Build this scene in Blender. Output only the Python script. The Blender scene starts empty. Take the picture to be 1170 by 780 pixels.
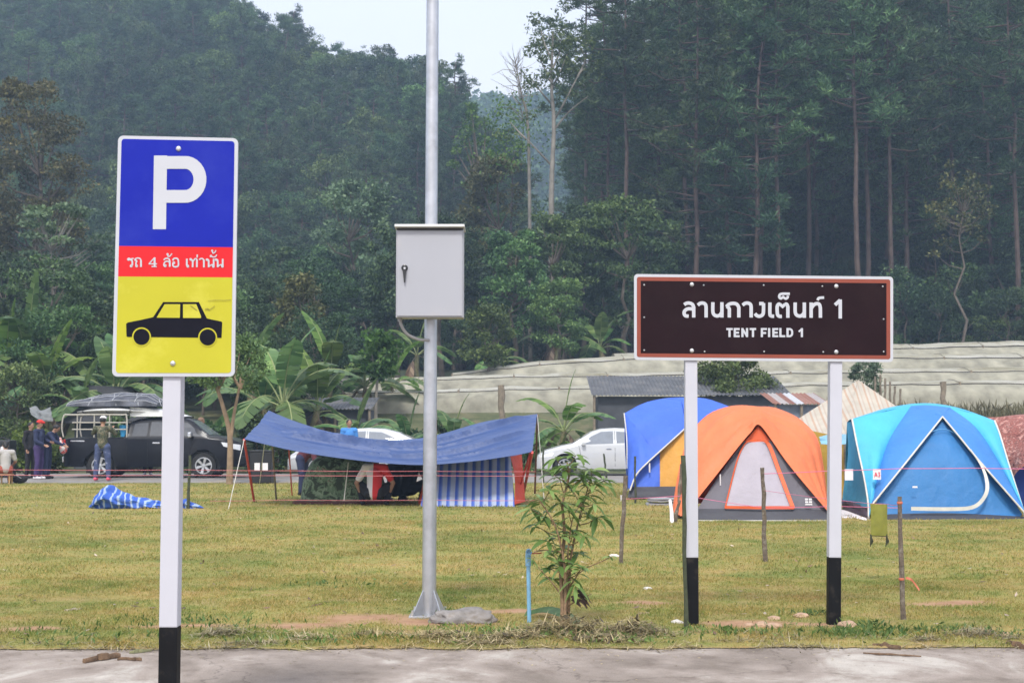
import bpy, bmesh, math, random
import numpy as np
from mathutils import Vector, Matrix, noise as mnoise
random.seed(11)
RNG = np.random.default_rng(11)
R = math.radians
scene = bpy.context.scene
COL = scene.collection
PI = math.pi

# ------------------------------------------------------------------ camera frame
FPX = 1625.0
EYE = 1.6
PITCH = math.atan(0.0591)
SP, CP = math.sin(PITCH), math.cos(PITCH)

def at(px, py, Y):
    """world point at depth Y seen at photo pixel (1170x780)"""
    xu = (px - 585.0) / FPX
    yu = (390.0 - py) / FPX
    dy = CP - SP * yu
    dz = SP + CP * yu
    t = Y / dy
    return Vector((xu * t, Y, EYE + dz * t))

def gp(px, py):
    """ground (z=0) point under a photo pixel"""
    xu = (px - 585.0) / FPX
    yu = (390.0 - py) / FPX
    dy = CP - SP * yu
    dz = SP + CP * yu
    t = -EYE / dz
    return Vector((xu * t, dy * t, 0.0))

# ------------------------------------------------------------------ materials
MATS = {}

def nodes_of(name):
    m = bpy.data.materials.new(name)
    m.use_nodes = True
    nt = m.node_tree
    for n in list(nt.nodes):
        nt.nodes.remove(n)
    out = nt.nodes.new('ShaderNodeOutputMaterial')
    return m, nt, out

def ramp(nt, fac, stops, interp='LINEAR'):
    r = nt.nodes.new('ShaderNodeValToRGB')
    r.color_ramp.interpolation = interp
    els = r.color_ramp.elements
    while len(els) < len(stops):
        els.new(0.5)
    for e, (p, c) in zip(els, stops):
        e.position = p
        e.color = (c[0], c[1], c[2], 1)
    if fac is not None:
        nt.links.new(fac, r.inputs[0])
    return r

def noise(nt, scale, detail=4, rough=0.55, coords='Object', vec=None, dist=0.0):
    n = nt.nodes.new('ShaderNodeTexNoise')
    n.inputs['Scale'].default_value = scale
    n.inputs['Detail'].default_value = detail
    n.inputs['Roughness'].default_value = rough
    n.inputs['Distortion'].default_value = dist
    if vec is None:
        if coords == 'World':
            g = nt.nodes.new('ShaderNodeNewGeometry')
            vec = g.outputs['Position']
        else:
            tc = nt.nodes.new('ShaderNodeTexCoord')
            vec = tc.outputs[coords]
    nt.links.new(vec, n.inputs['Vector'])
    return n

def mixc(nt, fac, a, b, mode='MIX'):
    m = nt.nodes.new('ShaderNodeMix')
    m.data_type = 'RGBA'
    m.blend_type = mode
    for sock, v in ((m.inputs[0], fac), (m.inputs[6], a), (m.inputs[7], b)):
        if isinstance(v, (int, float)):
            sock.default_value = v
        elif isinstance(v, (tuple, list)):
            sock.default_value = (v[0], v[1], v[2], 1)
        else:
            nt.links.new(v, sock)
    return m.outputs[2]

def bump(nt, h, strength, dist=0.02):
    b = nt.nodes.new('ShaderNodeBump')
    b.inputs['Strength'].default_value = strength
    b.inputs['Distance'].default_value = dist
    nt.links.new(h, b.inputs['Height'])
    return b.outputs['Normal']

def mat(name, col, rough=0.6, metal=0.0, var=0.12, nscale=6.0, bumps=0.0, bdist=0.01, bscale=30.0, trans=0.0, spec=0.5, coat=0.0, dirt=None, dscale=2.0, dcut=(0.5, 0.7)):
    """general procedural surface: colour with cloudy variation, optional dirt, bump, translucency"""
    if name in MATS:
        return MATS[name]
    m, nt, out = nodes_of(name)
    b = nt.nodes.new('ShaderNodeBsdfPrincipled')
    b.inputs['Roughness'].default_value = rough
    b.inputs['Metallic'].default_value = metal
    b.inputs['Specular IOR Level'].default_value = spec
    b.inputs['Coat Weight'].default_value = coat
    n = noise(nt, nscale)
    lo = tuple(c * (1 - var) for c in col)
    hi = tuple(min(1, c * (1 + var)) for c in col)
    r = ramp(nt, n.outputs['Fac'], [(0.3, lo), (0.7, hi)])
    c = r.outputs[0]
    if dirt:
        dn = noise(nt, dscale, 6, 0.65)
        dr = ramp(nt, dn.outputs['Fac'], [(dcut[0], (0, 0, 0)), (dcut[1], (1, 1, 1))])
        c = mixc(nt, dr.outputs[0], c, dirt)
    nt.links.new(c, b.inputs['Base Color'])
    if bumps:
        bn = noise(nt, bscale, 4)
        nt.links.new(bump(nt, bn.outputs['Fac'], bumps, bdist), b.inputs['Normal'])
    if trans:
        t = nt.nodes.new('ShaderNodeBsdfTranslucent')
        nt.links.new(c, t.inputs['Color'])
        mx = nt.nodes.new('ShaderNodeMixShader')
        mx.inputs[0].default_value = trans
        nt.links.new(b.outputs[0], mx.inputs[1])
        nt.links.new(t.outputs[0], mx.inputs[2])
        nt.links.new(mx.outputs[0], out.inputs[0])
    else:
        nt.links.new(b.outputs[0], out.inputs[0])
    MATS[name] = m
    return m

def foliage(name, dark, mid, light, trans=0.25, rough=0.55, objvar=0.35):
    """each loose leaf picks its own tone, each plant shifts a little"""
    if name in MATS:
        return MATS[name]
    m, nt, out = nodes_of(name)
    g = nt.nodes.new('ShaderNodeNewGeometry')
    r = ramp(nt, g.outputs['Random Per Island'], [(0.0, dark), (0.55, mid), (1.0, light)])
    oi = nt.nodes.new('ShaderNodeObjectInfo')
    hs = nt.nodes.new('ShaderNodeHueSaturation')
    mr = nt.nodes.new('ShaderNodeMapRange')
    mr.inputs['To Min'].default_value = 1 - objvar
    mr.inputs['To Max'].default_value = 1 + objvar
    nt.links.new(oi.outputs['Random'], mr.inputs['Value'])
    nt.links.new(mr.outputs[0], hs.inputs['Value'])
    mul = nt.nodes.new('ShaderNodeMath'); mul.operation = 'MULTIPLY'; mul.inputs[1].default_value = 7.31
    fr = nt.nodes.new('ShaderNodeMath'); fr.operation = 'FRACT'
    nt.links.new(oi.outputs['Random'], mul.inputs[0]); nt.links.new(mul.outputs[0], fr.inputs[0])
    mr2 = nt.nodes.new('ShaderNodeMapRange')
    mr2.inputs['To Min'].default_value = 0.475
    mr2.inputs['To Max'].default_value = 0.525
    nt.links.new(fr.outputs[0], mr2.inputs['Value'])
    nt.links.new(mr2.outputs[0], hs.inputs['Hue'])
    nt.links.new(r.outputs[0], hs.inputs['Color'])
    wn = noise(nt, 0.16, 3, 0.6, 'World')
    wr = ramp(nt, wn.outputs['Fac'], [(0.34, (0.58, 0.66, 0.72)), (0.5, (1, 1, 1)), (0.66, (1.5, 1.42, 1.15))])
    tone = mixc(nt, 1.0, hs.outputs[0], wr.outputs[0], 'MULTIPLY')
    b = nt.nodes.new('ShaderNodeBsdfPrincipled')
    b.inputs['Roughness'].default_value = rough
    b.inputs['Specular IOR Level'].default_value = 0.3
    t = nt.nodes.new('ShaderNodeBsdfTranslucent')
    nt.links.new(tone, b.inputs['Base Color'])
    nt.links.new(tone, t.inputs['Color'])
    mx = nt.nodes.new('ShaderNodeMixShader')
    mx.inputs[0].default_value = trans
    nt.links.new(b.outputs[0], mx.inputs[1]); nt.links.new(t.outputs[0], mx.inputs[2])
    nt.links.new(mx.outputs[0], out.inputs[0])
    MATS[name] = m
    return m

def stripes(name, cols, period, axis='X', rough=0.7, trans=0.2, widths=None, warp=0.0):
    """woven / printed stripes along an object axis"""
    m, nt, out = nodes_of(name)
    tc = nt.nodes.new('ShaderNodeTexCoord')
    sp = nt.nodes.new('ShaderNodeSeparateXYZ')
    nt.links.new(tc.outputs['Object'], sp.inputs[0])
    d = nt.nodes.new('ShaderNodeMath'); d.operation = 'DIVIDE'; d.inputs[1].default_value = period
    if warp:
        wn = noise(nt, 2.2, 3, 0.5)
        wm = nt.nodes.new('ShaderNodeMath'); wm.operation = 'MULTIPLY_ADD'; wm.inputs[1].default_value = warp
        nt.links.new(wn.outputs['Fac'], wm.inputs[0]); nt.links.new(sp.outputs[axis], wm.inputs[2])
        nt.links.new(wm.outputs[0], d.inputs[0])
    else:
        nt.links.new(sp.outputs[axis], d.inputs[0])
    f = nt.nodes.new('ShaderNodeMath'); f.operation = 'FRACT'
    nt.links.new(d.outputs[0], f.inputs[0])
    n = len(cols)
    widths = widths or [i / n for i in range(n)]
    r = ramp(nt, f.outputs[0], [(w, c) for w, c in zip(widths, cols)], 'CONSTANT')
    nz = noise(nt, 3.0)
    rr = ramp(nt, nz.outputs['Fac'], [(0.3, (0.82, 0.82, 0.82)), (0.7, (1, 1, 1))])
    c = mixc(nt, 1.0, r.outputs[0], rr.outputs[0], 'MULTIPLY')
    b = nt.nodes.new('ShaderNodeBsdfPrincipled')
    b.inputs['Roughness'].default_value = rough
    nt.links.new(c, b.inputs['Base Color'])
    t = nt.nodes.new('ShaderNodeBsdfTranslucent')
    nt.links.new(c, t.inputs['Color'])
    mx = nt.nodes.new('ShaderNodeMixShader'); mx.inputs[0].default_value = trans
    nt.links.new(b.outputs[0], mx.inputs[1]); nt.links.new(t.outputs[0], mx.inputs[2])
    nt.links.new(mx.outputs[0], out.inputs[0])
    MATS[name] = m
    return m

# ------------------------------------------------------------------ scene graph helpers
def tag(o, label=None, cat=None, group=None, kind=None):
    if label: o['label'] = label
    if cat: o['category'] = cat
    if group: o['group'] = group
    if kind: o['kind'] = kind
    return o

def thing(name, label, cat, loc=(0, 0, 0), rz=0.0, group=None):
    o = bpy.data.objects.new(name, None)
    o.empty_display_size = 0.2
    COL.objects.link(o)
    o.location = loc
    o.rotation_euler = (0, 0, rz)
    return tag(o, label, cat, group)

def link(name, me, parent=None):
    o = bpy.data.objects.new(name, me)
    COL.objects.link(o)
    if parent is not None:
        o.parent = parent
    return o

def world_loc(o):
    v = Vector((0, 0, 0))
    while o is not None:
        v += Vector(o.location)
        o = o.parent
    return v

class MB:
    """mesh builder: collect shapes, then build() ONE mesh object"""
    def __init__(self):
        self.v, self.f, self.m = [], [], []
    def add(self, verts, faces, mi=0):
        b = len(self.v)
        self.v += [tuple(p) for p in verts]
        self.f += [tuple(b + i for i in fc) for fc in faces]
        self.m += [mi] * len(faces)
        return self
    def box(self, c, s, rot=None, mi=0, bev=0.0):
        bm = bmesh.new()
        bmesh.ops.create_cube(bm, size=1)
        for v in bm.verts:
            v.co = Vector((v.co.x * s[0], v.co.y * s[1], v.co.z * s[2]))
        if bev:
            bmesh.ops.bevel(bm, geom=list(bm.edges), offset=bev, segments=2, affect='EDGES', profile=0.6)
        M = Matrix.Translation(Vector(c))
        if rot is not None:
            M = M @ (rot.to_4x4() if hasattr(rot, 'to_4x4') else rot)
        bm.verts.index_update()
        self.add([M @ v.co for v in bm.verts], [[v.index for v in f.verts] for f in bm.faces], mi)
        bm.free()
        return self
    def tube(self, pts, rad, n=8, mi=0, cap=True, squash=None):
        pts = [Vector(p) for p in pts]
        if not isinstance(rad, (list, tuple)):
            rad = [rad] * len(pts)
        verts, faces = [], []
        up0 = None
        for i, p in enumerate(pts):
            if i == 0: d = pts[1] - p
            elif i == len(pts) - 1: d = p - pts[i - 1]
            else: d = pts[i + 1] - pts[i - 1]
            if d.length < 1e-9: d = Vector((0, 0, 1))
            d.normalize()
            if up0 is None:
                up0 = Vector((0, 1, 0)) if abs(d.y) < 0.9 else Vector((1, 0, 0))
            x = d.cross(up0).normalized()
            y = x.cross(d).normalized()
            up0 = y
            for k in range(n):
                a = 2 * PI * k / n
                verts.append(p + (x * math.cos(a) + y * math.sin(a) * (squash or 1)) * rad[i])
        for i in range(len(pts) - 1):
            for k in range(n):
                k2 = (k + 1) % n
                faces.append((i * n + k, i * n + k2, (i + 1) * n + k2, (i + 1) * n + k))
        if cap:
            faces.append(tuple(range(n - 1, -1, -1)))
            faces.append(tuple((len(pts) - 1) * n + k for k in range(n)))
        return self.add(verts, faces, mi)
    def lathe(self, c, axis, prof, n=24, mi=0):
        """prof: (radius, along) pairs, axis: unit vector"""
        ax = Vector(axis).normalized()
        u = ax.orthogonal().normalized()
        w = ax.cross(u)
        verts, faces = [], []
        c = Vector(c)
        for r, t in prof:
            for k in range(n):
                a = 2 * PI * k / n
                verts.append(c + ax * t + (u * math.cos(a) + w * math.sin(a)) * max(r, 1e-4))
        for i in range(len(prof) - 1):
            for k in range(n):
                k2 = (k + 1) % n
                faces.append((i * n + k, i * n + k2, (i + 1) * n + k2, (i + 1) * n + k))
        faces.append(tuple(range(n - 1, -1, -1)))
        faces.append(tuple((len(prof) - 1) * n + k for k in range(n)))
        return self.add(verts, faces, mi)
    def grid(self, rows, mi=0, closed=False):
        """rows: list of equally long point lists"""
        nr, nc = len(rows), len(rows[0])
        verts = [p for r in rows for p in r]
        faces = []
        for i in range(nr - 1):
            for j in range(nc - 1):
                faces.append((i * nc + j, i * nc + j + 1, (i + 1) * nc + j + 1, (i + 1) * nc + j))
            if closed:
                faces.append((i * nc + nc - 1, i * nc, (i + 1) * nc, (i + 1) * nc + nc - 1))
        return self.add(verts, faces, mi)
    def prism(self, poly, extr, mi=0):
        """poly: 3-D points, extr: extrusion vector"""
        n = len(poly)
        e = Vector(extr)
        v = [Vector(p) for p in poly] + [Vector(p) + e for p in poly]
        f = [tuple(range(n)), tuple(range(2 * n - 1, n - 1, -1))]
        f += [(i, (i + 1) % n, n + (i + 1) % n, n + i) for i in range(n)]
        return self.add(v, f, mi)
    def build(self, name, mats, parent=None, world=False, smooth=False, weld=0.0, solid=0.0):
        off = Vector((0, 0, 0))
        if world and parent is not None:
            off = world_loc(parent)
        me = bpy.data.meshes.new(name)
        me.from_pydata([tuple(Vector(p) - off) for p in self.v] if world else self.v, [], self.f)
        if not isinstance(mats, (list, tuple)): mats = [mats]
        for mm in mats: me.materials.append(mm)
        for p, mi in zip(me.polygons, self.m):
            p.material_index = mi
            p.use_smooth = smooth
        bm = bmesh.new(); bm.from_mesh(me)
        if weld: bmesh.ops.remove_doubles(bm, verts=bm.verts, dist=weld)
        bmesh.ops.recalc_face_normals(bm, faces=bm.faces)
        if solid:
            bmesh.ops.solidify(bm, geom=list(bm.faces), thickness=solid)
        bm.to_mesh(me); bm.free()
        me.update()
        if smooth:
            try: me.set_sharp_from_angle(angle=R(40))
            except Exception: pass
        return link(name, me, parent)

def catmull(pts, n):
    """resample a polyline as a smooth curve of n points"""
    P = [Vector(p) for p in pts]
    if len(P) == 2:
        return [P[0].lerp(P[1], i / (n - 1)) for i in range(n)]
    Q = [P[0] * 2 - P[1]] + P + [P[-1] * 2 - P[-2]]
    out = []
    for i in range(n):
        t = i / (n - 1) * (len(P) - 1)
        k = min(int(t), len(P) - 2); u = t - k
        p0, p1, p2, p3 = Q[k], Q[k + 1], Q[k + 2], Q[k + 3]
        out.append(0.5 * ((2 * p1) + (p2 - p0) * u + (2 * p0 - 5 * p1 + 4 * p2 - p3) * u * u + (3 * p1 - p0 - 3 * p2 + p3) * u ** 3))
    return out

def sheet(mb, ca, cb, nu=14, nv=14, bulge=(0, 0, 0), wr=0.0, wf=3.0, seed=0.0, mi=0, fold=None):
    """cloth between two curves, bulging in the middle, with wrinkles"""
    A, B = catmull(ca, nv), catmull(cb, nv)
    bl = Vector(bulge)
    nrm = ((B[nv // 2] - A[nv // 2]).cross(A[-1] - A[0]))
    if nrm.length < 1e-9: nrm = Vector((0, -1, 0))
    nrm.normalize()
    rows = []
    for i in range(nu):
        s = i / (nu - 1)
        row = []
        for j in range(nv):
            t = j / (nv - 1)
            p = A[j].lerp(B[j], s) + bl * (4 * s * (1 - s)) * (0.35 + 0.65 * 4 * t * (1 - t))
            if wr:
                e = min(1, 6 * s, 6 * (1 - s), 1)
                w = mnoise.noise(Vector((s * wf + seed, t * wf * 0.7 + seed * 3, seed)))
                w += 0.5 * mnoise.noise(Vector((s * wf * 3 + seed, t * wf * 1.1, seed + 7)))
                p = p + nrm * (w * wr * e)
            if fold: p = p + nrm * fold(s, t)
            row.append(p)
        rows.append(row)
    mb.grid(rows, mi)
    return mb

def copy_tree(o, parent=None):
    c = o.copy()
    COL.objects.link(c)
    if parent is not None: c.parent = parent
    for ch in list(o.children):
        copy_tree(ch, c)
    return c

def ribbon(mb, pts, w, y, thick=0.0015, smooth=0, mi=0, nrm=Vector((0, -1, 0))):
    """flat stroke of width w (list ok) along pts (already on a plane y), raised towards the camera"""
    P = [Vector(p) for p in pts]
    if smooth: P = catmull(P, smooth)
    n = len(P)
    L, Rr = [], []
    for i, p in enumerate(P):
        a = P[max(i - 1, 0)]; b = P[min(i + 1, n - 1)]
        d1 = (p - a); d2 = (b - p)
        if d1.length < 1e-9: d1 = d2
        if d2.length < 1e-9: d2 = d1
        d1 = d1.normalized(); d2 = d2.normalized()
        d = (d1 + d2).normalized()
        s = d.cross(nrm).normalized()
        k = 1.0 / max(0.5, d.dot(d1))
        L.append(p + s * w * 0.5 * k); Rr.append(p - s * w * 0.5 * k)
    for arr in (L, Rr):
        for q in arr: q.y = y
    e = Vector((0, thick, 0))
    verts, faces = [], []
    for i in range(n):
        verts += [L[i], Rr[i], L[i] + e, Rr[i] + e]
    for i in range(n - 1):
        a, b = 4 * i, 4 * i + 4
        faces += [(a, a + 1, b + 1, b), (a + 2, b + 2, b + 3, a + 3), (a, b, b + 2, a + 2), (a + 1, a + 3, b + 3, b + 1)]
    faces += [(0, 2, 3, 1), (4 * n - 4, 4 * n - 3, 4 * n - 1, 4 * n - 2)]
    mb.add(verts, faces, mi)

def circ(cx, cy, r, n=9, a0=0.0):
    return [(cx + r * math.cos(a0 + 2 * PI * i / (n - 1)), cy + r * math.sin(a0 + 2 * PI * i / (n - 1))) for i in range(n)]

# ------------------------------------------------------------------ fast leaf clouds
def leaf_quads(cent, L, W, updir=0.35, rng=RNG, dirs=None, droop=0.0, jitter=0.35):
    """diamond leaves; cent (N,3) -> verts (4N,3)"""
    n = len(cent)
    if dirs is None:
        d = rng.normal(size=(n, 3))
    else:
        d = dirs + rng.normal(size=(n, 3)) * jitter
    d[:, 2] -= droop
    d /= np.linalg.norm(d, axis=1, keepdims=True) + 1e-9
    up = rng.normal(size=(n, 3)); up[:, 2] += updir * 3
    s = np.cross(d, up); s /= np.linalg.norm(s, axis=1, keepdims=True) + 1e-9
    k = rng.uniform(0.65, 1.3, size=(n, 1))
    l = L * k; w = W * k
    nrm = np.cross(d, s)
    v = np.stack([cent - d * l * 0.5, cent + s * w * 0.5 + nrm * w * 0.12, cent + d * l * 0.5, cent - s * w * 0.5 + nrm * w * 0.12], axis=1)
    return v.reshape(-1, 3)

def mesh_quads(name, V, mats, extra=None):
    """V (4N,3) loose quads (+ optional MB 'extra' geometry first) -> mesh"""
    me = bpy.data.meshes.new(name)
    ev = np.array(extra.v, dtype=np.float64).reshape(-1, 3) if extra and extra.v else np.zeros((0, 3))
    ef = extra.f if extra else []
    nv = len(ev) + len(V)
    allv = np.concatenate([ev, V]) if len(V) else ev
    nq = len(V) // 4
    loops = [i for f in ef for i in f]
    lt = [len(f) for f in ef]
    L = np.concatenate([np.array(loops, dtype=np.int32), np.arange(len(V), dtype=np.int32) + len(ev)])
    T = np.concatenate([np.array(lt, dtype=np.int32), np.full(nq, 4, dtype=np.int32)])
    S = np.concatenate([[0], np.cumsum(T)[:-1]]).astype(np.int32)
    MI = np.concatenate([np.array(extra.m if extra else [], dtype=np.int32) + 1, np.zeros(nq, dtype=np.int32)])
    me.vertices.add(nv); me.vertices.foreach_set('co', allv.astype(np.float32).ravel())
    me.loops.add(len(L)); me.loops.foreach_set('vertex_index', L)
    me.polygons.add(len(T)); me.polygons.foreach_set('loop_start', S); me.polygons.foreach_set('loop_total', T)
    for mm in (mats if isinstance(mats, (list, tuple)) else [mats]):
        me.materials.append(mm)
    me.polygons.foreach_set('material_index', MI)
    me.update(calc_edges=True)
    return me

def clump_points(centers, radii, n_each, rng=RNG, flat=0.8, shell=0.55):
    out, drs = [], []
    for c, r in zip(centers, radii):
        n = max(3, int(n_each * rng.uniform(0.7, 1.3)))
        d = rng.normal(size=(n, 3)); d /= np.linalg.norm(d, axis=1, keepdims=True)
        rr = r * (shell + (1 - shell) * rng.random((n, 1))) * rng.uniform(0.75, 1.15, size=(n, 1))
        p = np.array(c) + d * rr * np.array([1, 1, flat])
        out.append(p); drs.append(d)
    return np.concatenate(out), np.concatenate(drs)

# ================================================================== SKY, LIGHT, CAMERA
def build_world():
    w = bpy.data.worlds.new("World")
    scene.world = w
    w.use_nodes = True
    nt = w.node_tree
    bg = nt.nodes['Background']
    sky = nt.nodes.new('ShaderNodeTexSky')
    sky.sky_type = 'NISHITA'
    sky.sun_disc = False
    sky.sun_elevation = R(52)
    sky.sun_rotation = R(200)
    sky.dust_density = 4.0
    sky.air_density = 1.2
    tc = nt.nodes.new('ShaderNodeTexCoord')
    mp = nt.nodes.new('ShaderNodeMapping'); mp.inputs['Scale'].default_value = (1, 1, 3.0)
    nt.links.new(tc.outputs['Generated'], mp.inputs[0])
    n = noise(nt, 2.2, 6, 0.5, vec=mp.outputs[0])
    cl = ramp(nt, n.outputs['Fac'], [(0.3, (8.9, 9.0, 10.0)), (0.7, (9.8, 9.9, 10.7))])
    c = mixc(nt, 0.9, sky.outputs[0], cl.outputs[0])
    nt.links.new(c, bg.inputs['Color'])
    bg.inputs['Strength'].default_value = 0.095
    s = bpy.data.lights.new('sun', 'SUN')
    s.energy = 2.0
    s.angle = R(11)
    s.color = (1.0, 0.965, 0.91)
    so = bpy.data.objects.new('sun', s)
    COL.objects.link(so)
    so.rotation_euler = (R(38), R(10), R(-20))
    so.location = (0, -10, 30)
    cam = bpy.data.cameras.new('camera')
    co = bpy.data.objects.new('camera', cam)
    COL.objects.link(co)
    co.location = (0, 0, EYE)
    co.rotation_euler = (PI / 2 + PITCH, 0, 0)
    cam.sensor_width = 36.0
    cam.lens = 50.0
    cam.clip_start = 0.1
    cam.clip_end = 3000
    cam.dof.use_dof = True
    cam.dof.focus_distance = 11.0
    cam.dof.aperture_fstop = 8.0
    scene.camera = co
    scene.view_settings.view_transform = 'Standard'
    scene.view_settings.look = 'None'
    scene.view_settings.exposure = 0.72
    scene.view_settings.gamma = 1.0
    cy = scene.cycles
    cy.max_bounces = 6; cy.diffuse_bounces = 3; cy.glossy_bounces = 2; cy.transmission_bounces = 4
    cy.volume_bounces = 0; cy.transparent_max_bounces = 6
    cy.caustics_reflective = False; cy.caustics_refractive = False
build_world()

# ================================================================== TERRAIN
def interp(pts, x):
    if x <= pts[0][0]: return pts[0][1]
    for (a, ya), (b, yb) in zip(pts[:-1], pts[1:]):
        if x <= b:
            t = (x - a) / (b - a)
            return ya + (yb - ya) * t
    return pts[-1][1]

def sstep(a, b, x):
    t = min(1.0, max(0.0, (x - a) / (b - a)))
    return t * t * (3 - 2 * t)

def gz(x, y):
    """height of the land"""
    z = 0.0
    if y > 49:
        z += 2.2 * sstep(49.5, 60, y)
    if y > 60:
        z += 3.1 * min(1.0, (y - 60) / 34.0)
    # left hillside with its spur falling towards the valley
    hl = 0.56 * max(0, y - 128)
    cap = 39 + 0.55 * max(0, -24 - x) + 0.8 * max(0, -38 - x)
    if hl > cap - 6: hl = cap - 6 * math.exp(-(hl - cap + 6) / 6)
    side = 1.4 * (13 - x)
    l = min(hl, max(0, side))
    # right hillside
    hr = 0.52 * max(0, y - 100)
    sider = 0.85 * (x - 3) + 2
    r = min(hr, max(0, sider))
    h = max(l, r)
    h = min(h, 150 + 0 * y)
    if h > 0:
        h += min(1, h / 20) * 5 * mnoise.noise(Vector((x * 0.016, y * 0.016, 2.2)))
    # the far ridge closing the valley
    if y > 300:
        fr = 124 * sstep(300, 600, y) * (1 + 0.10 * mnoise.noise(Vector((x * 0.009, 1.3, 0.4))) + 0.04 * mnoise.noise(Vector((x * 0.03, 4.3, 0.4))))
        h = max(h, fr)
    if y > 6:
        z += 0.02 * mnoise.noise(Vector((x * 0.4, y * 0.4, 0))) * sstep(12, 16, y)
    return z + h

def build_ground():
    xs_n = 110
    ys = [-20, -5, 5, 9]
    y = 9.0
    while y < 640:
        y += max(1.2, y * 0.03)
        ys.append(y)
    rows = []
    for y in ys:
        hw = 60 + 0.9 * max(0, y)
        row = []
        for i in range(xs_n):
            u = (i / (xs_n - 1)) * 2 - 1
            x = hw * (abs(u) ** 1.3) * (1 if u > 0 else -1)
            z = gz(x, y) - 0.05 if y < 49 else gz(x, y)
            row.append((x, y, z))
        rows.append(row)
    mb = MB(); mb.grid(rows)
    m, nt, out = nodes_of('forest_floor')
    b = nt.nodes.new('ShaderNodeBsdfPrincipled'); b.inputs['Roughness'].default_value = 0.9
    n = noise(nt, 0.35, 8, 0.7, 'World')
    r = ramp(nt, n.outputs['Fac'], [(0.3, (0.02, 0.03, 0.012)), (0.5, (0.045, 0.06, 0.022)), (0.7, (0.08, 0.085, 0.035))])
    nt.links.new(r.outputs[0], b.inputs['Base Color'])
    nt.links.new(bump(nt, n.outputs['Fac'], 1.0, 0.5), b.inputs['Normal'])
    nt.links.new(b.outputs[0], out.inputs[0])
    tag(mb.build('ground', m, smooth=True), kind='structure')
build_ground()

def edge_y(x):
    """far edge of the concrete pavement"""
    return 10.33 + 0.012 * x + 0.08 * mnoise.noise(Vector((x * 1.7, 0, 0))) + 0.08 * mnoise.noise(Vector((x * 5, 3, 0))) + 0.04 * mnoise.noise(Vector((x * 19, 3, 0)))

SOIL = [(gp(425, 708), 0.62, 0.34), (gp(350, 716), 0.5, 0.25), (gp(600, 700), 0.35, 0.2), (gp(855, 714), 0.6, 0.22), (gp(500, 712), 0.6, 0.3),
        (gp(40, 720), 0.3, 0.15), (gp(1085, 690), 0.5, 0.25), (gp(930, 715), 0.4, 0.14), (gp(740, 690), 0.3, 0.15), (gp(560, 650), 0.6, 0.5), (gp(200, 716), 0.5, 0.12)]
def soil(x, y):
    s = 0.0
    for c, rx, ry in SOIL:
        d = ((x - c.x) / rx) ** 2 + ((y - c.y) / ry) ** 2
        s = max(s, 1.15 - d)
    s += 0.55 * mnoise.noise(Vector((x * 3.1, y * 3.1, 5))) + 0.25 * mnoise.noise(Vector((x * 9, y * 9, 5)))
    return min(1, max(0, s))

def lawn_colour(nt, blade=False):
    n1 = noise(nt, 0.42, 6, 0.68, 'World')
    n2 = noise(nt, 1.3, 6, 0.75, 'World')
    n3 = noise(nt, 14.0, 4, 0.7, 'World')
    k = 1.16 if blade else 0.95
    r1 = ramp(nt, n1.outputs['Fac'], [(0.36, (0.225 * k, 0.235 * k, 0.078 * k)), (0.5, (0.325 * k, 0.288 * k, 0.108 * k)), (0.64, (0.40 * k, 0.33 * k, 0.135 * k))])
    r2 = ramp(nt, n2.outputs['Fac'], [(0.36, (0.55, 0.76, 0.5)), (0.46, (0.95, 1, 0.9)), (0.55, (1.05, 0.98, 0.95)), (0.66, (1.12, 0.93, 0.93))])
    c = mixc(nt, 0.9, r1.outputs[0], r2.outputs[0], 'MULTIPLY')
    r3 = ramp(nt, n3.outputs['Fac'], [(0.3, (0.62, 0.66, 0.55)), (0.6, (1.05, 1.02, 1.0))])
    return mixc(nt, 0.7, c, r3.outputs[0], 'MULTIPLY')

def lawn_z(x, y):
    z = 0.014 + 0.016 * mnoise.noise(Vector((x * 2.3, y * 2.3, 0))) + 0.012 * mnoise.noise(Vector((x * 0.5, y * 0.5, 9)))
    return max(z, 0.010) if y < 10.7 else max(z, 0.003)

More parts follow.
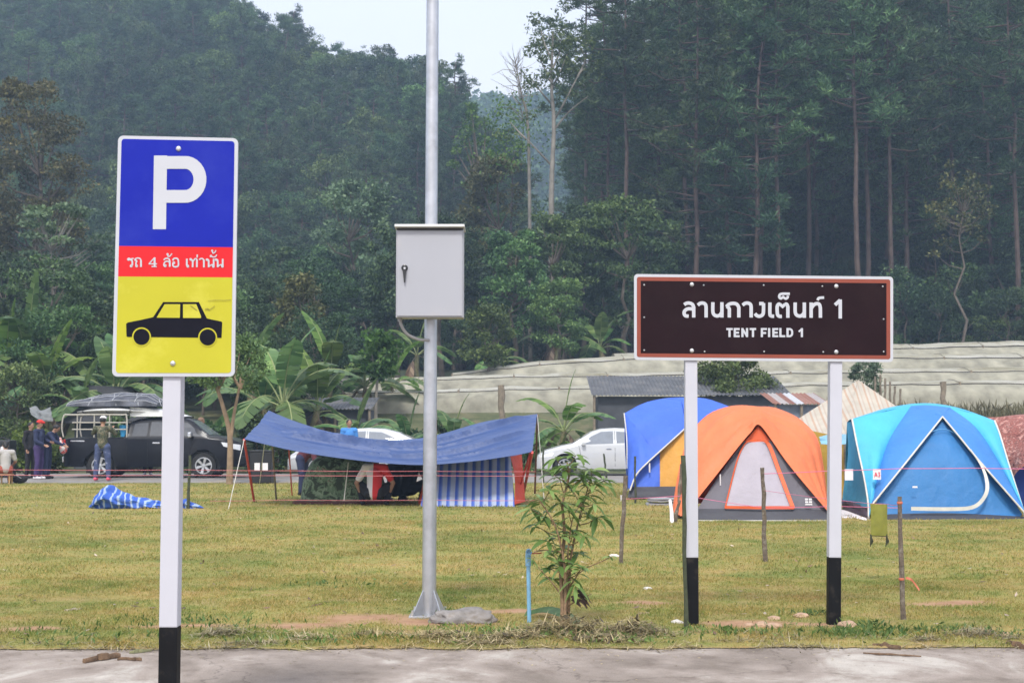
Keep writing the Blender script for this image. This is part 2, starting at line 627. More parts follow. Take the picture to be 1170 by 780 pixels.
def build_lawn():
    ys = []
    y = 10.1
    while y < 39.6:
        ys.append(y); y += 0.06 + max(0, (y - 13)) * 0.02
    ys.append(39.6)
    nx = 260
    rows, sv = [], []
    for yi, y in enumerate(ys):
        hw = 7 + 0.5 * y
        row = []
        for i in range(nx):
            x = -hw + 2 * hw * i / (nx - 1)
            yy = y
            z = lawn_z(x, y)
            if yi == 0: yy = edge_y(x) - 0.0; z = 0.006
            elif y < 10.6: yy = max(y, edge_y(x) + 0.02 * yi)
            row.append((x, yy, z)); sv.append(max(soil(x, yy), 0.35 if yi < 2 else 0.0) if y < 14.5 else 0.0)
        rows.append(row)
    mb = MB(); mb.grid(rows)
    m, nt, out = nodes_of('lawn_ground')
    b = nt.nodes.new('ShaderNodeBsdfPrincipled'); b.inputs['Roughness'].default_value = 0.95
    b.inputs['Specular IOR Level'].default_value = 0.1
    at_ = nt.nodes.new('ShaderNodeAttribute'); at_.attribute_name = 'soil'
    c = lawn_colour(nt)
    n = noise(nt, 5, 6, 0.7, 'World')
    r = ramp(nt, n.outputs['Fac'], [(0.3, (0.30, 0.17, 0.10)), (0.7, (0.46, 0.29, 0.18))])
    c = mixc(nt, at_.outputs['Fac'], c, r.outputs[0])
    nt.links.new(c, b.inputs['Base Color'])
    n4 = noise(nt, 40, 4, 0.7, 'World')
    nt.links.new(bump(nt, n4.outputs['Fac'], 0.8, 0.02), b.inputs['Normal'])
    nt.links.new(b.outputs[0], out.inputs[0])
    o = mb.build('lawn', m, smooth=True)
    a = o.data.attributes.new('soil', 'FLOAT', 'POINT')
    a.data.foreach_set('value', sv)
    tag(o, kind='structure')

    # blades
    rng = np.random.default_rng(5)
    def patch(y0, y1, n, L, W):
        # uniform over the visible wedge
        yy = np.sqrt(rng.uniform(y0 ** 2, y1 ** 2, n))
        xx = rng.uniform(-1, 1, n) * (0.50 * yy + 1.2)
        keep = np.ones(n, bool)
        h = np.ones(n); zz = np.zeros(n)
        for i in range(n):
            x, y = xx[i], yy[i]
            if y < edge_y(x) - 0.02 + 0.05 * mnoise.noise(Vector((x * 11, 6, 0))): keep[i] = False; continue
            q = mnoise.noise(Vector((x * 1.1, y * 1.1, 3))) + 0.6 * mnoise.noise(Vector((x * 4, y * 4, 8)))
            h[i] = 0.75 + 0.5 * q; zz[i] = lawn_z(x, y) - 0.002 if y > edge_y(x) + 0.02 else 0.001
            if y < 14.5:
                if soil(x, y) > rng.random() * 0.9 + 0.1: keep[i] = False
        xx, yy, h = xx[keep], yy[keep], np.clip(h[keep], 0.35, 1.6)
        z = zz[keep]
        m = len(xx)
        ang = rng.uniform(0, 2 * PI, m)
        lean = rng.uniform(0.2, 1.1, m)
        hh = L * h * rng.uniform(0.6, 1.3, m)
        w = W * rng.uniform(0.7, 1.3, m)
        sx, sy = np.cos(ang) * w / 2, np.sin(ang) * w / 2
        lx, ly = np.cos(ang + 1.3) * lean * hh, np.sin(ang + 1.3) * lean * hh
        V = np.zeros((m, 4, 3))
        V[:, 0] = np.stack([xx - sx, yy - sy, z], 1)
        V[:, 1] = np.stack([xx + sx, yy + sy, z], 1)
        V[:, 2] = np.stack([xx + sx * .5 + lx * 0.5, yy + sy * .5 + ly * .5, z + hh * 0.8], 1)
        V[:, 3] = np.stack([xx + lx, yy + ly, z + hh * 1.0], 1)
        return V.reshape(-1, 3)
    V = np.concatenate([patch(10.2, 15, 205000, 0.027, 0.0042), patch(15, 24, 142000, 0.034, 0.008), patch(24, 39.5, 88000, 0.042, 0.016)])
    m, nt, out = nodes_of('grass_blades')
    b = nt.nodes.new('ShaderNodeBsdfPrincipled'); b.inputs['Roughness'].default_value = 0.7
    b.inputs['Specular IOR Level'].default_value = 0.2
    g = nt.nodes.new('ShaderNodeNewGeometry')
    r = ramp(nt, g.outputs['Random Per Island'], [(0.0, (0.55, 0.75, 0.5)), (0.35, (0.85, 0.95, 0.75)), (0.7, (1.05, 1.0, 0.95)), (1.0, (1.35, 1.15, 1.05))])
    c = mixc(nt, 1.0, lawn_colour(nt, True), r.outputs[0], 'MULTIPLY')
    nt.links.new(c, b.inputs['Base Color'])
    t = nt.nodes.new('ShaderNodeBsdfTranslucent'); nt.links.new(c, t.inputs['Color'])
    mx = nt.nodes.new('ShaderNodeMixShader'); mx.inputs[0].default_value = 0.3
    nt.links.new(b.outputs[0], mx.inputs[1]); nt.links.new(t.outputs[0], mx.inputs[2])
    nt.links.new(mx.outputs[0], out.inputs[0])
    me = mesh_quads('grass', V, m)
    tag(link('grass', me), 'short yellowing grass covering the camping lawn', 'grass', kind='stuff')
build_lawn()

def build_roads():
    # concrete pavement in front
    rows = []
    nx = 220
    ys = [-12, 0, 5, 7, 8, 8.6, 9.0, 9.4, 9.8, 10.1]
    for y in ys:
        rows.append([(-14 + 28 * i / (nx - 1), y, 0.0) for i in range(nx)])
    rows.append([(-14 + 28 * i / (nx - 1), edge_y(-14 + 28 * i / (nx - 1)) + 0.03, 0.0) for i in range(nx)])
    rows.append([(-14 + 28 * i / (nx - 1), edge_y(-14 + 28 * i / (nx - 1)) + 0.04, -0.06) for i in range(nx)])
    mb = MB(); mb.grid(rows)
    m, nt, out = nodes_of('worn_concrete')
    b = nt.nodes.new('ShaderNodeBsdfPrincipled'); b.inputs['Roughness'].default_value = 0.85
    g = nt.nodes.new('ShaderNodeNewGeometry')
    mp = nt.nodes.new('ShaderNodeMapping'); mp.inputs['Scale'].default_value = (0.95, 0.8, 1.0); mp.inputs['Rotation'].default_value = (0, 0, 0.25)
    nt.links.new(g.outputs['Position'], mp.inputs[0])
    n1 = noise(nt, 1.0, 6, 0.62, vec=mp.outputs[0], dist=0.8)
    n2 = noise(nt, 3.5, 6, 0.7, vec=mp.outputs[0])
    n3 = noise(nt, 90, 3, 0.6, vec=g.outputs['Position'])
    r1 = ramp(nt, n1.outputs['Fac'], [(0.34, (0.19, 0.155, 0.125)), (0.46, (0.265, 0.22, 0.185)), (0.55, (0.33, 0.28, 0.24)), (0.63, (0.46, 0.42, 0.37))])
    r2 = ramp(nt, n2.outputs['Fac'], [(0.36, (0.66, 0.62, 0.58)), (0.47, (0.95, 0.94, 0.93)), (0.62, (1.12, 1.12, 1.12))])
    c = mixc(nt, 0.8, r1.outputs[0], r2.outputs[0], 'MULTIPLY')
    r3 = ramp(nt, n3.outputs['Fac'], [(0.35, (0.72, 0.71, 0.70)), (0.6, (1.03, 1.03, 1.03))])
    c = mixc(nt, 0.7, c, r3.outputs[0], 'MULTIPLY')
    vo = nt.nodes.new('ShaderNodeTexVoronoi'); vo.feature = 'DISTANCE_TO_EDGE'; vo.inputs['Scale'].default_value = 0.55
    n5 = noise(nt, 2.5, 5, 0.6, vec=g.outputs['Position'])
    ad = nt.nodes.new('ShaderNodeMixRGB'); ad.blend_type = 'ADD'; ad.inputs[0].default_value = 0.5
    nt.links.new(g.outputs['Position'], ad.inputs[1]); nt.links.new(n5.outputs['Color'], ad.inputs[2])
    nt.links.new(ad.outputs[0], vo.inputs['Vector'])
    rc = ramp(nt, vo.outputs['Distance'], [(0.0, (0.45, 0.42, 0.4)), (0.006, (1, 1, 1))])
    c = mixc(nt, 0.75, c, rc.outputs[0], 'MULTIPLY')
    nt.links.new(c, b.inputs['Base Color'])
    nt.links.new(bump(nt, n3.outputs['Fac'], 0.25, 0.01), b.inputs['Normal'])
    nt.links.new(b.outputs[0], out.inputs[0])
    tag(mb.build('pavement', m), kind='structure')
    # campsite road behind the lawn
    xs = [-40 + 80 * i / 120 for i in range(121)]
    rows = []
    for y, z in ((39.7, -0.04), (39.75, 0.03), (40.3, 0.05), (42, 0.06), (44.5, 0.06), (46.3, 0.05), (46.5, -0.03)):
        rows.append([(x, y + 0.15 * mnoise.noise(Vector((x * 0.6, y, 0))), z) for x in xs])
    mb = MB(); mb.grid(rows)
    m = mat('road_grey', (0.23, 0.215, 0.20), 0.9, var=0.2, nscale=1.5, bumps=0.3, bscale=20, dirt=(0.33, 0.27, 0.2), dscale=0.9)
    tag(mb.build('road', m), kind='structure')
    # grass verge behind the road
    rows = []
    for y in np.linspace(46.4, 60, 18):
        rows.append([(x * 1.3, y, gz(x * 1.3, y) + 0.02 + 0.05 * mnoise.noise(Vector((x * .5, y * .5, 0)))) for x in xs])
    mb = MB(); mb.grid(rows)
    m, nt, out = nodes_of('verge')
    b = nt.nodes.new('ShaderNodeBsdfPrincipled'); b.inputs['Roughness'].default_value = 0.95
    n = noise(nt, 1.2, 6, 0.7, 'World')
    r = ramp(nt, n.outputs['Fac'], [(0.3, (0.04, 0.055, 0.02)), (0.5, (0.09, 0.10, 0.04)), (0.7, (0.17, 0.14, 0.08))])
    nt.links.new(r.outputs[0], b.inputs['Base Color']); nt.links.new(b.outputs[0], out.inputs[0])
    tag(mb.build('verge', m, smooth=True), kind='structure')
build_roads()

def build_haze():
    mb = MB()
    mb.box((0, 325, 108), (1500, 760, 222))
    m, nt, out = nodes_of('haze_air')
    v = nt.nodes.new('ShaderNodeVolumePrincipled')
    v.inputs['Color'].default_value = (0.52, 0.72, 1.0, 1)
    v.inputs['Density'].default_value = 0.00100
    nt.links.new(v.outputs[0], out.inputs['Volume'])
    o = mb.build('haze', m)
    tag(o, 'thin bluish morning haze hanging in the valley air', 'haze', kind='stuff')
build_haze()

# ================================================================== SIGNS
M_GALV = mat('galvanised_steel', (0.50, 0.51, 0.535), 0.42, 0.75, var=0.10, nscale=9, bumps=0.05, bscale=60, dirt=(0.36, 0.36, 0.37), dscale=3)
M_WHITEPOST = mat('white_post_paint', (0.52, 0.52, 0.565), 0.5, var=0.03, nscale=4, dirt=(0.60, 0.58, 0.56), dscale=5, dcut=(0.6, 0.8))
M_BLACKPOST = mat('black_post_paint', (0.008, 0.008, 0.009), 0.55, spec=0.12, var=0.2, nscale=6, dirt=(0.06, 0.05, 0.04), dscale=6, dcut=(0.58, 0.8))
M_BOLT = mat('bolt_steel', (0.62, 0.62, 0.62), 0.35, 0.8)
M_SIGNWHITE = mat('sign_white', (0.50, 0.51, 0.54), 0.4, var=0.03)

def rrect(x0, y0, x1, y1, r, n=6):
    """rounded rectangle in photo-like coordinates"""
    pts = []
    for cx, cy, a0 in ((x1 - r, y0 + r, -90), (x1 - r, y1 - r, 0), (x0 + r, y1 - r, 90), (x0 + r, y0 + r, 180)):
        for k in range(n + 1):
            a = R(a0 + 90 * k / n)
            pts.append((cx + r * math.cos(a), cy + r * math.sin(a)))
    return pts

def square_post(mb, pa, pb, w, mi=0, bev=0.006):
    pa, pb = Vector(pa), Vector(pb)
    d = pb - pa
    q = d.to_track_quat('Z', 'Y')
    mb.box((pa + pb) / 2, (w, w, d.length), rot=q.to_matrix(), mi=mi, bev=bev)

def bolt(parent, p, r, name='bolt'):
    mb = MB()
    mb.lathe(p, (0, -1, 0), [(r, -0.002), (r, 0.002), (r * 0.85, 0.006), (r * 0.5, 0.009), (0.0005, 0.010)], n=14)
    return mb.build(name, M_BOLT, parent, world=True, smooth=True)

def words(mb, root, parent, label, gap):
    """split collected strokes into words at horizontal gaps, one mesh each"""
    # strokes are connected vertex runs
    fs = {}
    par = list(range(len(mb.v)))
    def find(a):
        while par[a] != a:
            par[a] = par[par[a]]; a = par[a]
        return a
    for f in mb.f:
        for i in f[1:]: par[find(i)] = find(f[0])
    comp = {}
    for i, v in enumerate(mb.v): comp.setdefault(find(i), []).append(i)
    comps = sorted(((min(mb.v[i][0] for i in c), max(mb.v[i][0] for i in c), c) for c in comp.values()), key=lambda t: t[0])
    groups, cur, xm = [], [], None
    for a, b, c in comps:
        if xm is not None and a - xm > gap:
            groups.append(cur); cur = []
            xm = b
        cur.append(c); xm = b if xm is None else max(xm, b)
    groups.append(cur)
    for g in groups:
        ids = sorted(i for c in g for i in c)
        idx = {j: k for k, j in enumerate(ids)}
        m2 = MB()
        m2.add([mb.v[j] for j in ids], [tuple(idx[j] for j in f) for f in mb.f if f[0] in idx])
        o = m2.build('lettering', M_SIGNWHITE); o.data.transform(Matrix.Translation(-Vector(root.location))); o.parent = parent
        o['label'] = label

def parking_sign():
    Y = 7.05
    # photo corners of the plate -> bilinear map
    TL, TR, BR, BL = (135, 155), (272, 158), (268, 430), (128, 430)
    def P(u, v, y=0.0):
        px = (TL[0] * (1 - u) + TR[0] * u) * (1 - v) + (BL[0] * (1 - u) + BR[0] * u) * v
        py = (TL[1] * (1 - u) + TR[1] * u) * (1 - v) + (BL[1] * (1 - u) + BR[1] * u) * v
        return at(px, py, Y + y)
    def Q(px, py, y=0.0):
        return at(px, py, Y + y)
    base = at(192.6, 780, Y); 
    top, bot = at(203.0, 160, Y + 0.06), at(194.6, 700, Y + 0.06)
    d = (bot - top).normalized()
    foot = top + d * ((top.z + 0.25) / -d.z)
    split = top + d * ((top.z - at(194.2, 717, Y).z) / -d.z)
    g = top + d * (top.z / -d.z)
    root = thing('parking_sign', 'tall blue, red and yellow parking sign with a black car symbol on a white post', 'sign', (g.x, g.y, 0))
    mb = MB(); square_post(mb, top, split, 0.09); po = mb.build('post', M_WHITEPOST, root, world=True)
    mb = MB(); square_post(mb, split, foot, 0.0905); mb.build('post_foot', M_BLACKPOST, root, world=True)['label'] = 'black painted lower section of the post'
    W, H = 137.0, 274.0
    def uv(poly):  # plate pixel coordinates relative to the plate -> points
        return [P(x / W, y / H) for x, y in poly]
    mb = MB()
    mb.prism([P(x / W, y / H, 0) for x, y in rrect(0, 0, W, H, 6)], (0, 0.014, 0))
    mb.prism([P(x / W, y / H, 0.014) for x, y in rrect(8, 40, W - 8, 52, 1)], (0, 0.03, 0))
    mb.prism([P(x / W, y / H, 0.014) for x, y in rrect(8, 222, W - 8, 234, 1)], (0, 0.03, 0))
    mb.build('plate', M_SIGNWHITE, root, world=True)
    m_blue = mat('sign_blue', (0.011, 0.020, 0.33), 0.4, var=0.05, spec=0.12, dirt=(0.03, 0.045, 0.34), dscale=3, dcut=(0.5, 0.9))
    m_red = mat('sign_red', (0.66, 0.022, 0.028), 0.4, var=0.05, spec=0.15)
    m_yel = mat('sign_yellow', (0.49, 0.455, 0.033), 0.45, spec=0.15, var=0.05, nscale=3, dirt=(0.62, 0.58, 0.08), dscale=4, dcut=(0.55, 0.8))
    def band(name, v0, v1, m, rt, rb):
        x0, x1 = 4, W - 4
        pts = []
        def arc(cx, cy, a0):
            for k in range(6):
                a = R(a0 + 90 * k / 5)
                pts.append((cx + 3.5 * math.cos(a), cy + 3.5 * math.sin(a)))
        if rt: arc(x1 - 3.5, v0 + 3.5, -90)
        else: pts.append((x1, v0))
        if rb: arc(x1 - 3.5, v1 - 3.5, 0); arc(x0 + 3.5, v1 - 3.5, 90)
        else: pts.extend([(x1, v1), (x0, v1)])
        if rt: arc(x0 + 3.5, v0 + 3.5, 180)
        else: pts.append((x0, v0))
        mb = MB(); mb.prism([P(x / W, y / H, -0.0015) for x, y in pts], (0, 0.0015, 0))
        return mb.build(name, m, root, world=True)
    blue = band('blue_panel', 3.6, 125.5, m_blue, True, False)
    red = band('red_panel', 125.5, 160.2, m_red, False, False)
    yel = band('yellow_panel', 160.2, H - 4, m_yel, False, True)
    # letter P
    mb = MB()
    yS = Y - 0.0035
    ribbon(mb, [Q(182.3, 262), Q(183.6, 178)], 0.0655, yS)
    bowl = [Q(184, 185.9), Q(209, 185.9)] + [Q(211.5 + 17.2 * math.cos(a), 205.2 + 19.5 * math.sin(a)) for a in np.linspace(-PI / 2 + .15, PI / 2 - .15, 14)] + [Q(209, 224.6), Q(183, 224.6)]
    ribbon(mb, bowl, 0.0640, yS - 0.0004)
    mb.build('letter_p', M_SIGNWHITE, blue, world=False) if False else None
    lp = mb
    o = lp.build('letter', M_SIGNWHITE, None); o.data.transform(Matrix.Translation(-Vector(root.location))); o.parent = blue
    o['label'] = 'large white letter P'
    # Thai line
    mb = MB()
    def s3(pts, w, sm=0): 
        nonlocal yS
        yS -= 0.00004
        ribbon(mb, [Q(140 + x / 19.5, 285 + y / 19.5) for x, y in pts], w / 230.0, yS, smooth=sm)
    def s4(pts, w, sm=0):
        nonlocal yS
        yS -= 0.00004
        ribbon(mb, [Q(200 + x / 19.5, 281 + y / 19.5) for x, y in pts], w / 230.0, yS, smooth=sm)
    s3([(112, 235), (140, 200), (180, 215), (250, 202)], 1.6, 12); s3([(116, 238), (165, 230), (207, 242), (222, 275), (222, 350)], 1.8, 12); s3(circ(198, 368, 20), 1.3)
    s3([(288, 250), (282, 222), (312, 198), (365, 195), (402, 215), (415, 250)], 1.5, 14); s3([(415, 245), (415, 392)], 2.0)
    s3([(292, 240), (322, 262), (304, 295), (304, 350)], 1.6, 10); s3(circ(318, 368, 19), 1.3)
    s3([(718, 180), (718, 385)], 2.2); s3([(722, 180), (592, 322)], 1.2); s3([(585, 322), (772, 322)], 1.3); s3([(650, 383), (768, 383)], 1.2)
    s3([(925, 240), (950, 208), (1005, 200), (1045, 225), (1055, 265)], 1.5, 12); s3([(1056, 255), (1056, 388)], 2.0); s3([(1052, 285), (1000, 262), (945, 285), (925, 335), (932, 372)], 1.5, 12); s3(circ(955, 365, 20), 1.3)
    s3(circ(1008, 108, 15), 1.1); s3([(1022, 115), (1018, 158), (1060, 150), (1106, 92)], 1.2, 12)
    s4([(-42, 330), (-30, 290), (20, 275), (62, 290), (78, 340), (78, 430), (50, 462), (-10, 465), (-42, 440), (-44, 385)], 1.7, 26); s4(circ(-22, 378, 19), 1.3)
    s4([(266, 285), (266, 440)], 2.0); s4(circ(288, 452, 20), 1.3)
    s4(circ(352, 300, 17), 1.2); s4([(368, 305), (396, 350), (396, 475)], 1.9, 8); s4([(398, 370), (435, 300), (470, 284), (490, 310)], 1.4, 10); s4([(491, 300), (491, 475)], 2.0)
    s4([(499, 192), (497, 262)], 1.5)
    s4([(542, 312), (575, 285), (622, 288), (645, 320)], 1.5, 10); s4([(646, 310), (646, 478)], 2.0)
    s4(circ(715, 308, 17), 1.2); s4([(732, 305), (752, 335), (752, 475)], 1.9, 8); s4([(752, 470), (800, 430), (850, 415)], 1.3, 8); s4([(865, 290), (865, 435)], 1.9); s4(circ(858, 455, 19), 1.3)
    s4(circ(806, 228, 16), 1.2); s4([(818, 240), (870, 252), (915, 230), (932, 195)], 1.3, 10)
    s4(circ(832, 108, 14), 1.1); s4([(840, 118), (846, 162), (888, 150), (916, 98)], 1.2, 10)
    s4(circ(917, 308, 17), 1.2); s4([(934, 305), (954, 335), (954, 475)], 1.9, 8); s4([(954, 470), (1000, 430), (1050, 415)], 1.3, 8); s4([(1066, 290), (1066, 435)], 1.9); s4(circ(1060, 455, 19), 1.3)
    words(mb, root, red, 'small white Thai word on the red panel', 0.035)
    # car symbol
    C5 = lambda x, y, dy: Q(135 + x / 9.0, 335 + y / 9.0, dy)
    m_blk = mat('sign_black', (0.006, 0.006, 0.012), 0.5, spec=0.12, var=0.1)
    mb = MB()
    sil = [(85, 440), (82, 315), (97, 300), (225, 275), (360, 245), (462, 90), (830, 90), (912, 258), (1062, 290), (1070, 302), (1063, 458), (330, 450), (95, 448)]
    mb.prism([C5(x, y, -0.003) for x, y in sil], (0, 0.0015, 0), 0)
    for win in ([(395, 250), (478, 112), (637, 112), (634, 252)], [(667, 253), (667, 112), (803, 112), (852, 235), (852, 254)]):
        mb.prism([C5(x, y, -0.0045) for x, y in win], (0, 0.0015, 0), 1)
    for cx, cy in ((240, 447), (920, 452)):
        mb.prism([C5(x, y, -0.0045) for x, y in circ(cx, cy, 97, 33)[:-1]], (0, 0.0015, 0), 1)
        mb.prism([C5(x, y, -0.006) for x, y in circ(cx, cy, 83, 33)[:-1]], (0, 0.0015, 0), 0)
    o = mb.build('car_symbol', [m_blk, m_yel]); o.data.transform(Matrix.Translation(-Vector(root.location))); o.parent = yel
    # scratches
    mb = MB()
    for pts, w in (([(925, 78), (1010, 72), (1100, 74), (1162, 66)], 0.5), ([(745, 128), (775, 150), (815, 178)], 0.8), ([(895, 168), (920, 160), (940, 172)], 1.0), ([(940, 172), (970, 152), (995, 130)], 0.6)):
        ribbon(mb, [C5(x, y, 0) for x, y in pts], w / 230, Y - 0.0066, smooth=8, thick=0.0004)
    o = mb.build('scuff_mark', mat('scuff', (0.22, 0.19, 0.04), 0.9)); o.data.transform(Matrix.Translation(-Vector(root.location))); o.parent = yel
    bolt(root, Q(204, 170, -0.0015), 0.014); bolt(root, Q(197.5, 415, -0.0015), 0.014)
parking_sign()

def field_sign():
    Y = 11.45
    root = thing('camping_field_sign', 'wide dark brown sign board reading TENT FIELD 1 on two white posts with black feet', 'sign', (at(872, 600, Y).x, Y, 0))
    f0 = at(788, 600, Y); f1 = at(953, 600, Y)
    for xt, xb, yb, wpx in ((788.5, 790.5, 716, 15), (954.5, 951.8, 710, 15)):
        top, bot = at(xt, 322, Y + 0.065), at(xb, yb, Y + 0.065)
        bot.z = -0.2
        d = (top - bot)
        k = (at(xb, 637, Y).z + 0.2) / d.z
        mid = bot + d * k
        mb = MB(); square_post(mb, mid, top, 0.098); po = mb.build('post', M_WHITEPOST, root, world=True)
        mb = MB(); square_post(mb, bot, mid, 0.099)
        o = mb.build('post_foot', M_BLACKPOST); o.data.transform(Matrix.Translation(-Vector(root.location))); o.parent = po
        o['label'] = 'black painted foot of the post'
    TL, TR, BR, BL = (724.5, 313), (1020.5, 316), (1020.5, 413.5), (724.5, 411)
    def P(u, v, y=0.0):
        px = (TL[0] * (1 - u) + TR[0] * u) * (1 - v) + (BL[0] * (1 - u) + BR[0] * u) * v
        py = (TL[1] * (1 - u) + TR[1] * u) * (1 - v) + (BL[1] * (1 - u) + BR[1] * u) * v
        return at(px, py, Y + y)
    W, H = 296.0, 97.5
    m_tc = mat('sign_terracotta', (0.27, 0.07, 0.045), 0.45, spec=0.2, var=0.05)
    m_br = mat('sign_brown', (0.015, 0.005, 0.007), 0.4, spec=0.12, var=0.15, nscale=3, dirt=(0.026, 0.014, 0.014), dscale=2.5, dcut=(0.5, 0.9))
    mb = MB(); mb.prism([P(x / W, y / H) for x, y in rrect(0, 0, W, H, 4)], (0, 0.014, 0))
    mb.prism([P(x / W, y / H, 0.014) for x, y in rrect(6, 16, W - 6, 22, 1)], (0, 0.03, 0))
    mb.prism([P(x / W, y / H, 0.014) for x, y in rrect(6, 75, W - 6, 81, 1)], (0, 0.03, 0))
    plate = mb.build('plate', M_SIGNWHITE, root, world=True)
    mb = MB(); mb.prism([P(x / W, y / H, -0.0015) for x, y in rrect(3.2, 3.2, W - 3.2, H - 3.2, 2.5)], (0, 0.0015, 0)); mb.build('border', m_tc, root, world=True)
    mb = MB(); mb.prism([P(x / W, y / H, -0.003) for x, y in rrect(7.6, 7.6, W - 7.6, H - 7.6, 0.4)], (0, 0.0015, 0)); panel = mb.build('face_panel', m_br, root, world=True)
    ppm = FPX / Y
    yS = Y - 0.0032
    mb = MB()
    def st(pts, w, sm, ox, oy, sc):
        nonlocal yS
        yS -= 0.00005
        ribbon(mb, [at(ox + x / sc, oy + y / sc, Y) for x, y in pts], w / ppm, yS, smooth=sm)
    def a(pts, sm=0, w=3.9): st(pts, w, sm, 774, 330, 11.7)
    def b(pts, sm=0, w=3.9): st(pts, w, sm, 870, 330, 11.7)
    a([(90, 212), (120, 193), (160, 190), (200, 208), (217, 245)], 14); a([(217, 235), (217, 382)]); a([(212, 278), (195, 268), (140, 266), (100, 290), (88, 325), (105, 358), (150, 364)], 18)
    a([(272, 217), (305, 193), (345, 190), (375, 210), (383, 248)], 14); a([(383, 240), (383, 382)])
    a([(473, 178), (473, 300), (490, 345), (530, 362), (568, 348), (594, 310)], 18); a([(594, 178), (594, 382)])
    a([(655, 240), (685, 208), (740, 193), (792, 205), (820, 245)], 14); a([(820, 238), (820, 382)]); a([(660, 232), (690, 262), (693, 300), (693, 382)], 10)
    a([(870, 217), (905, 193), (945, 190), (977, 210), (985, 248)], 14); a([(985, 240), (985, 382)])
    a([(1092, 197), (1152, 197)]); a([(1150, 190), (1149, 300), (1138, 345), (1098, 366), (1060, 356), (1035, 330)], 16)
    b([(112, 182), (112, 330), (125, 360), (168, 366)], 14)
    b([(272, 367), (238, 366), (215, 345), (209, 290), (209, 240), (225, 207), (250, 202)], 16); b([(244, 202), (282, 236), (318, 203)], 0, 3.4); b([(312, 203), (338, 208), (352, 240)], 8); b([(352, 232), (352, 386)])
    b([(378, 66), (275, 66), (242, 82), (238, 112), (262, 134)], 14, 2.9); b([(255, 134), (290, 108), (322, 134)], 0, 2.8); b([(316, 136), (345, 120), (354, 92)], 8, 2.8)
    b([(450, 182), (450, 305), (468, 348), (510, 364), (548, 348), (572, 312)], 16); b([(572, 182), (572, 386)])
    b([(663, 182), (663, 386)]); b([(663, 262), (700, 212), (745, 197), (775, 212), (786, 255)], 14); b([(786, 248), (787, 386)])
    b([(748, 152), (765, 124), (800, 118), (836, 116)], 10, 3.0)
    b([(982, 215), (1052, 150)]); b([(1052, 142), (1052, 396)])
    words(mb, root, panel, 'large white Thai lettering', 0.10)
    mb = MB()
    def c(pts, w=2.3, sm=0): st(pts, w, sm, 820, 370, 10.64)
    c([(104, 62), (182, 62)]); c([(143, 60), (143, 160)], 2.5)
    c([(207, 50), (207, 160)], 2.5); c([(207, 62), (266, 62)]); c([(207, 106), (258, 106)]); c([(207, 149), (266, 149)])
    c([(300, 50), (300, 160)], 2.5); c([(300, 60), (356, 150)], 2.3); c([(356, 50), (356, 160)], 2.5)
    c([(388, 62), (466, 62)]); c([(428, 60), (428, 160)], 2.5)
    c([(536, 50), (536, 160)], 2.5); c([(536, 62), (597, 62)]); c([(536, 110), (588, 110)])
    c([(624, 50), (624, 160)], 2.5)
    c([(676, 50), (676, 160)], 2.5); c([(676, 62), (735, 62)]); c([(676, 106), (728, 106)]); c([(676, 149), (735, 149)])
    c([(761, 50), (761, 160)], 2.5); c([(761, 149), (820, 149)])
    c([(848, 50), (848, 160)], 2.5); c([(848, 62), (880, 63), (900, 80), (904, 106), (900, 132), (880, 148), (848, 149)], 2.3, 20)
    c([(984, 95), (1022, 62)], 2.0); c([(1022, 52), (1022, 160)], 2.5)
    words(mb, root, panel, 'white word of the small line reading TENT FIELD 1', 0.03)
    for px, py in ((790.5, 325), (955.5, 327), (790.5, 400.5), (955.5, 402)):
        bolt(root, at(px, py, Y - 0.003), 0.018)
    for px, py in ((736, 325.5), (804, 325.8), (872.5, 325.8), (939.5, 327), (1008.5, 327.3), (736, 362.5), (1009.5, 364.5), (736, 400), (805, 401.5), (873, 401.5), (940.5, 402), (1009.5, 401.7)):
        bolt(root, at(px, py, Y - 0.003), 0.0075, 'rivet')
field_sign()

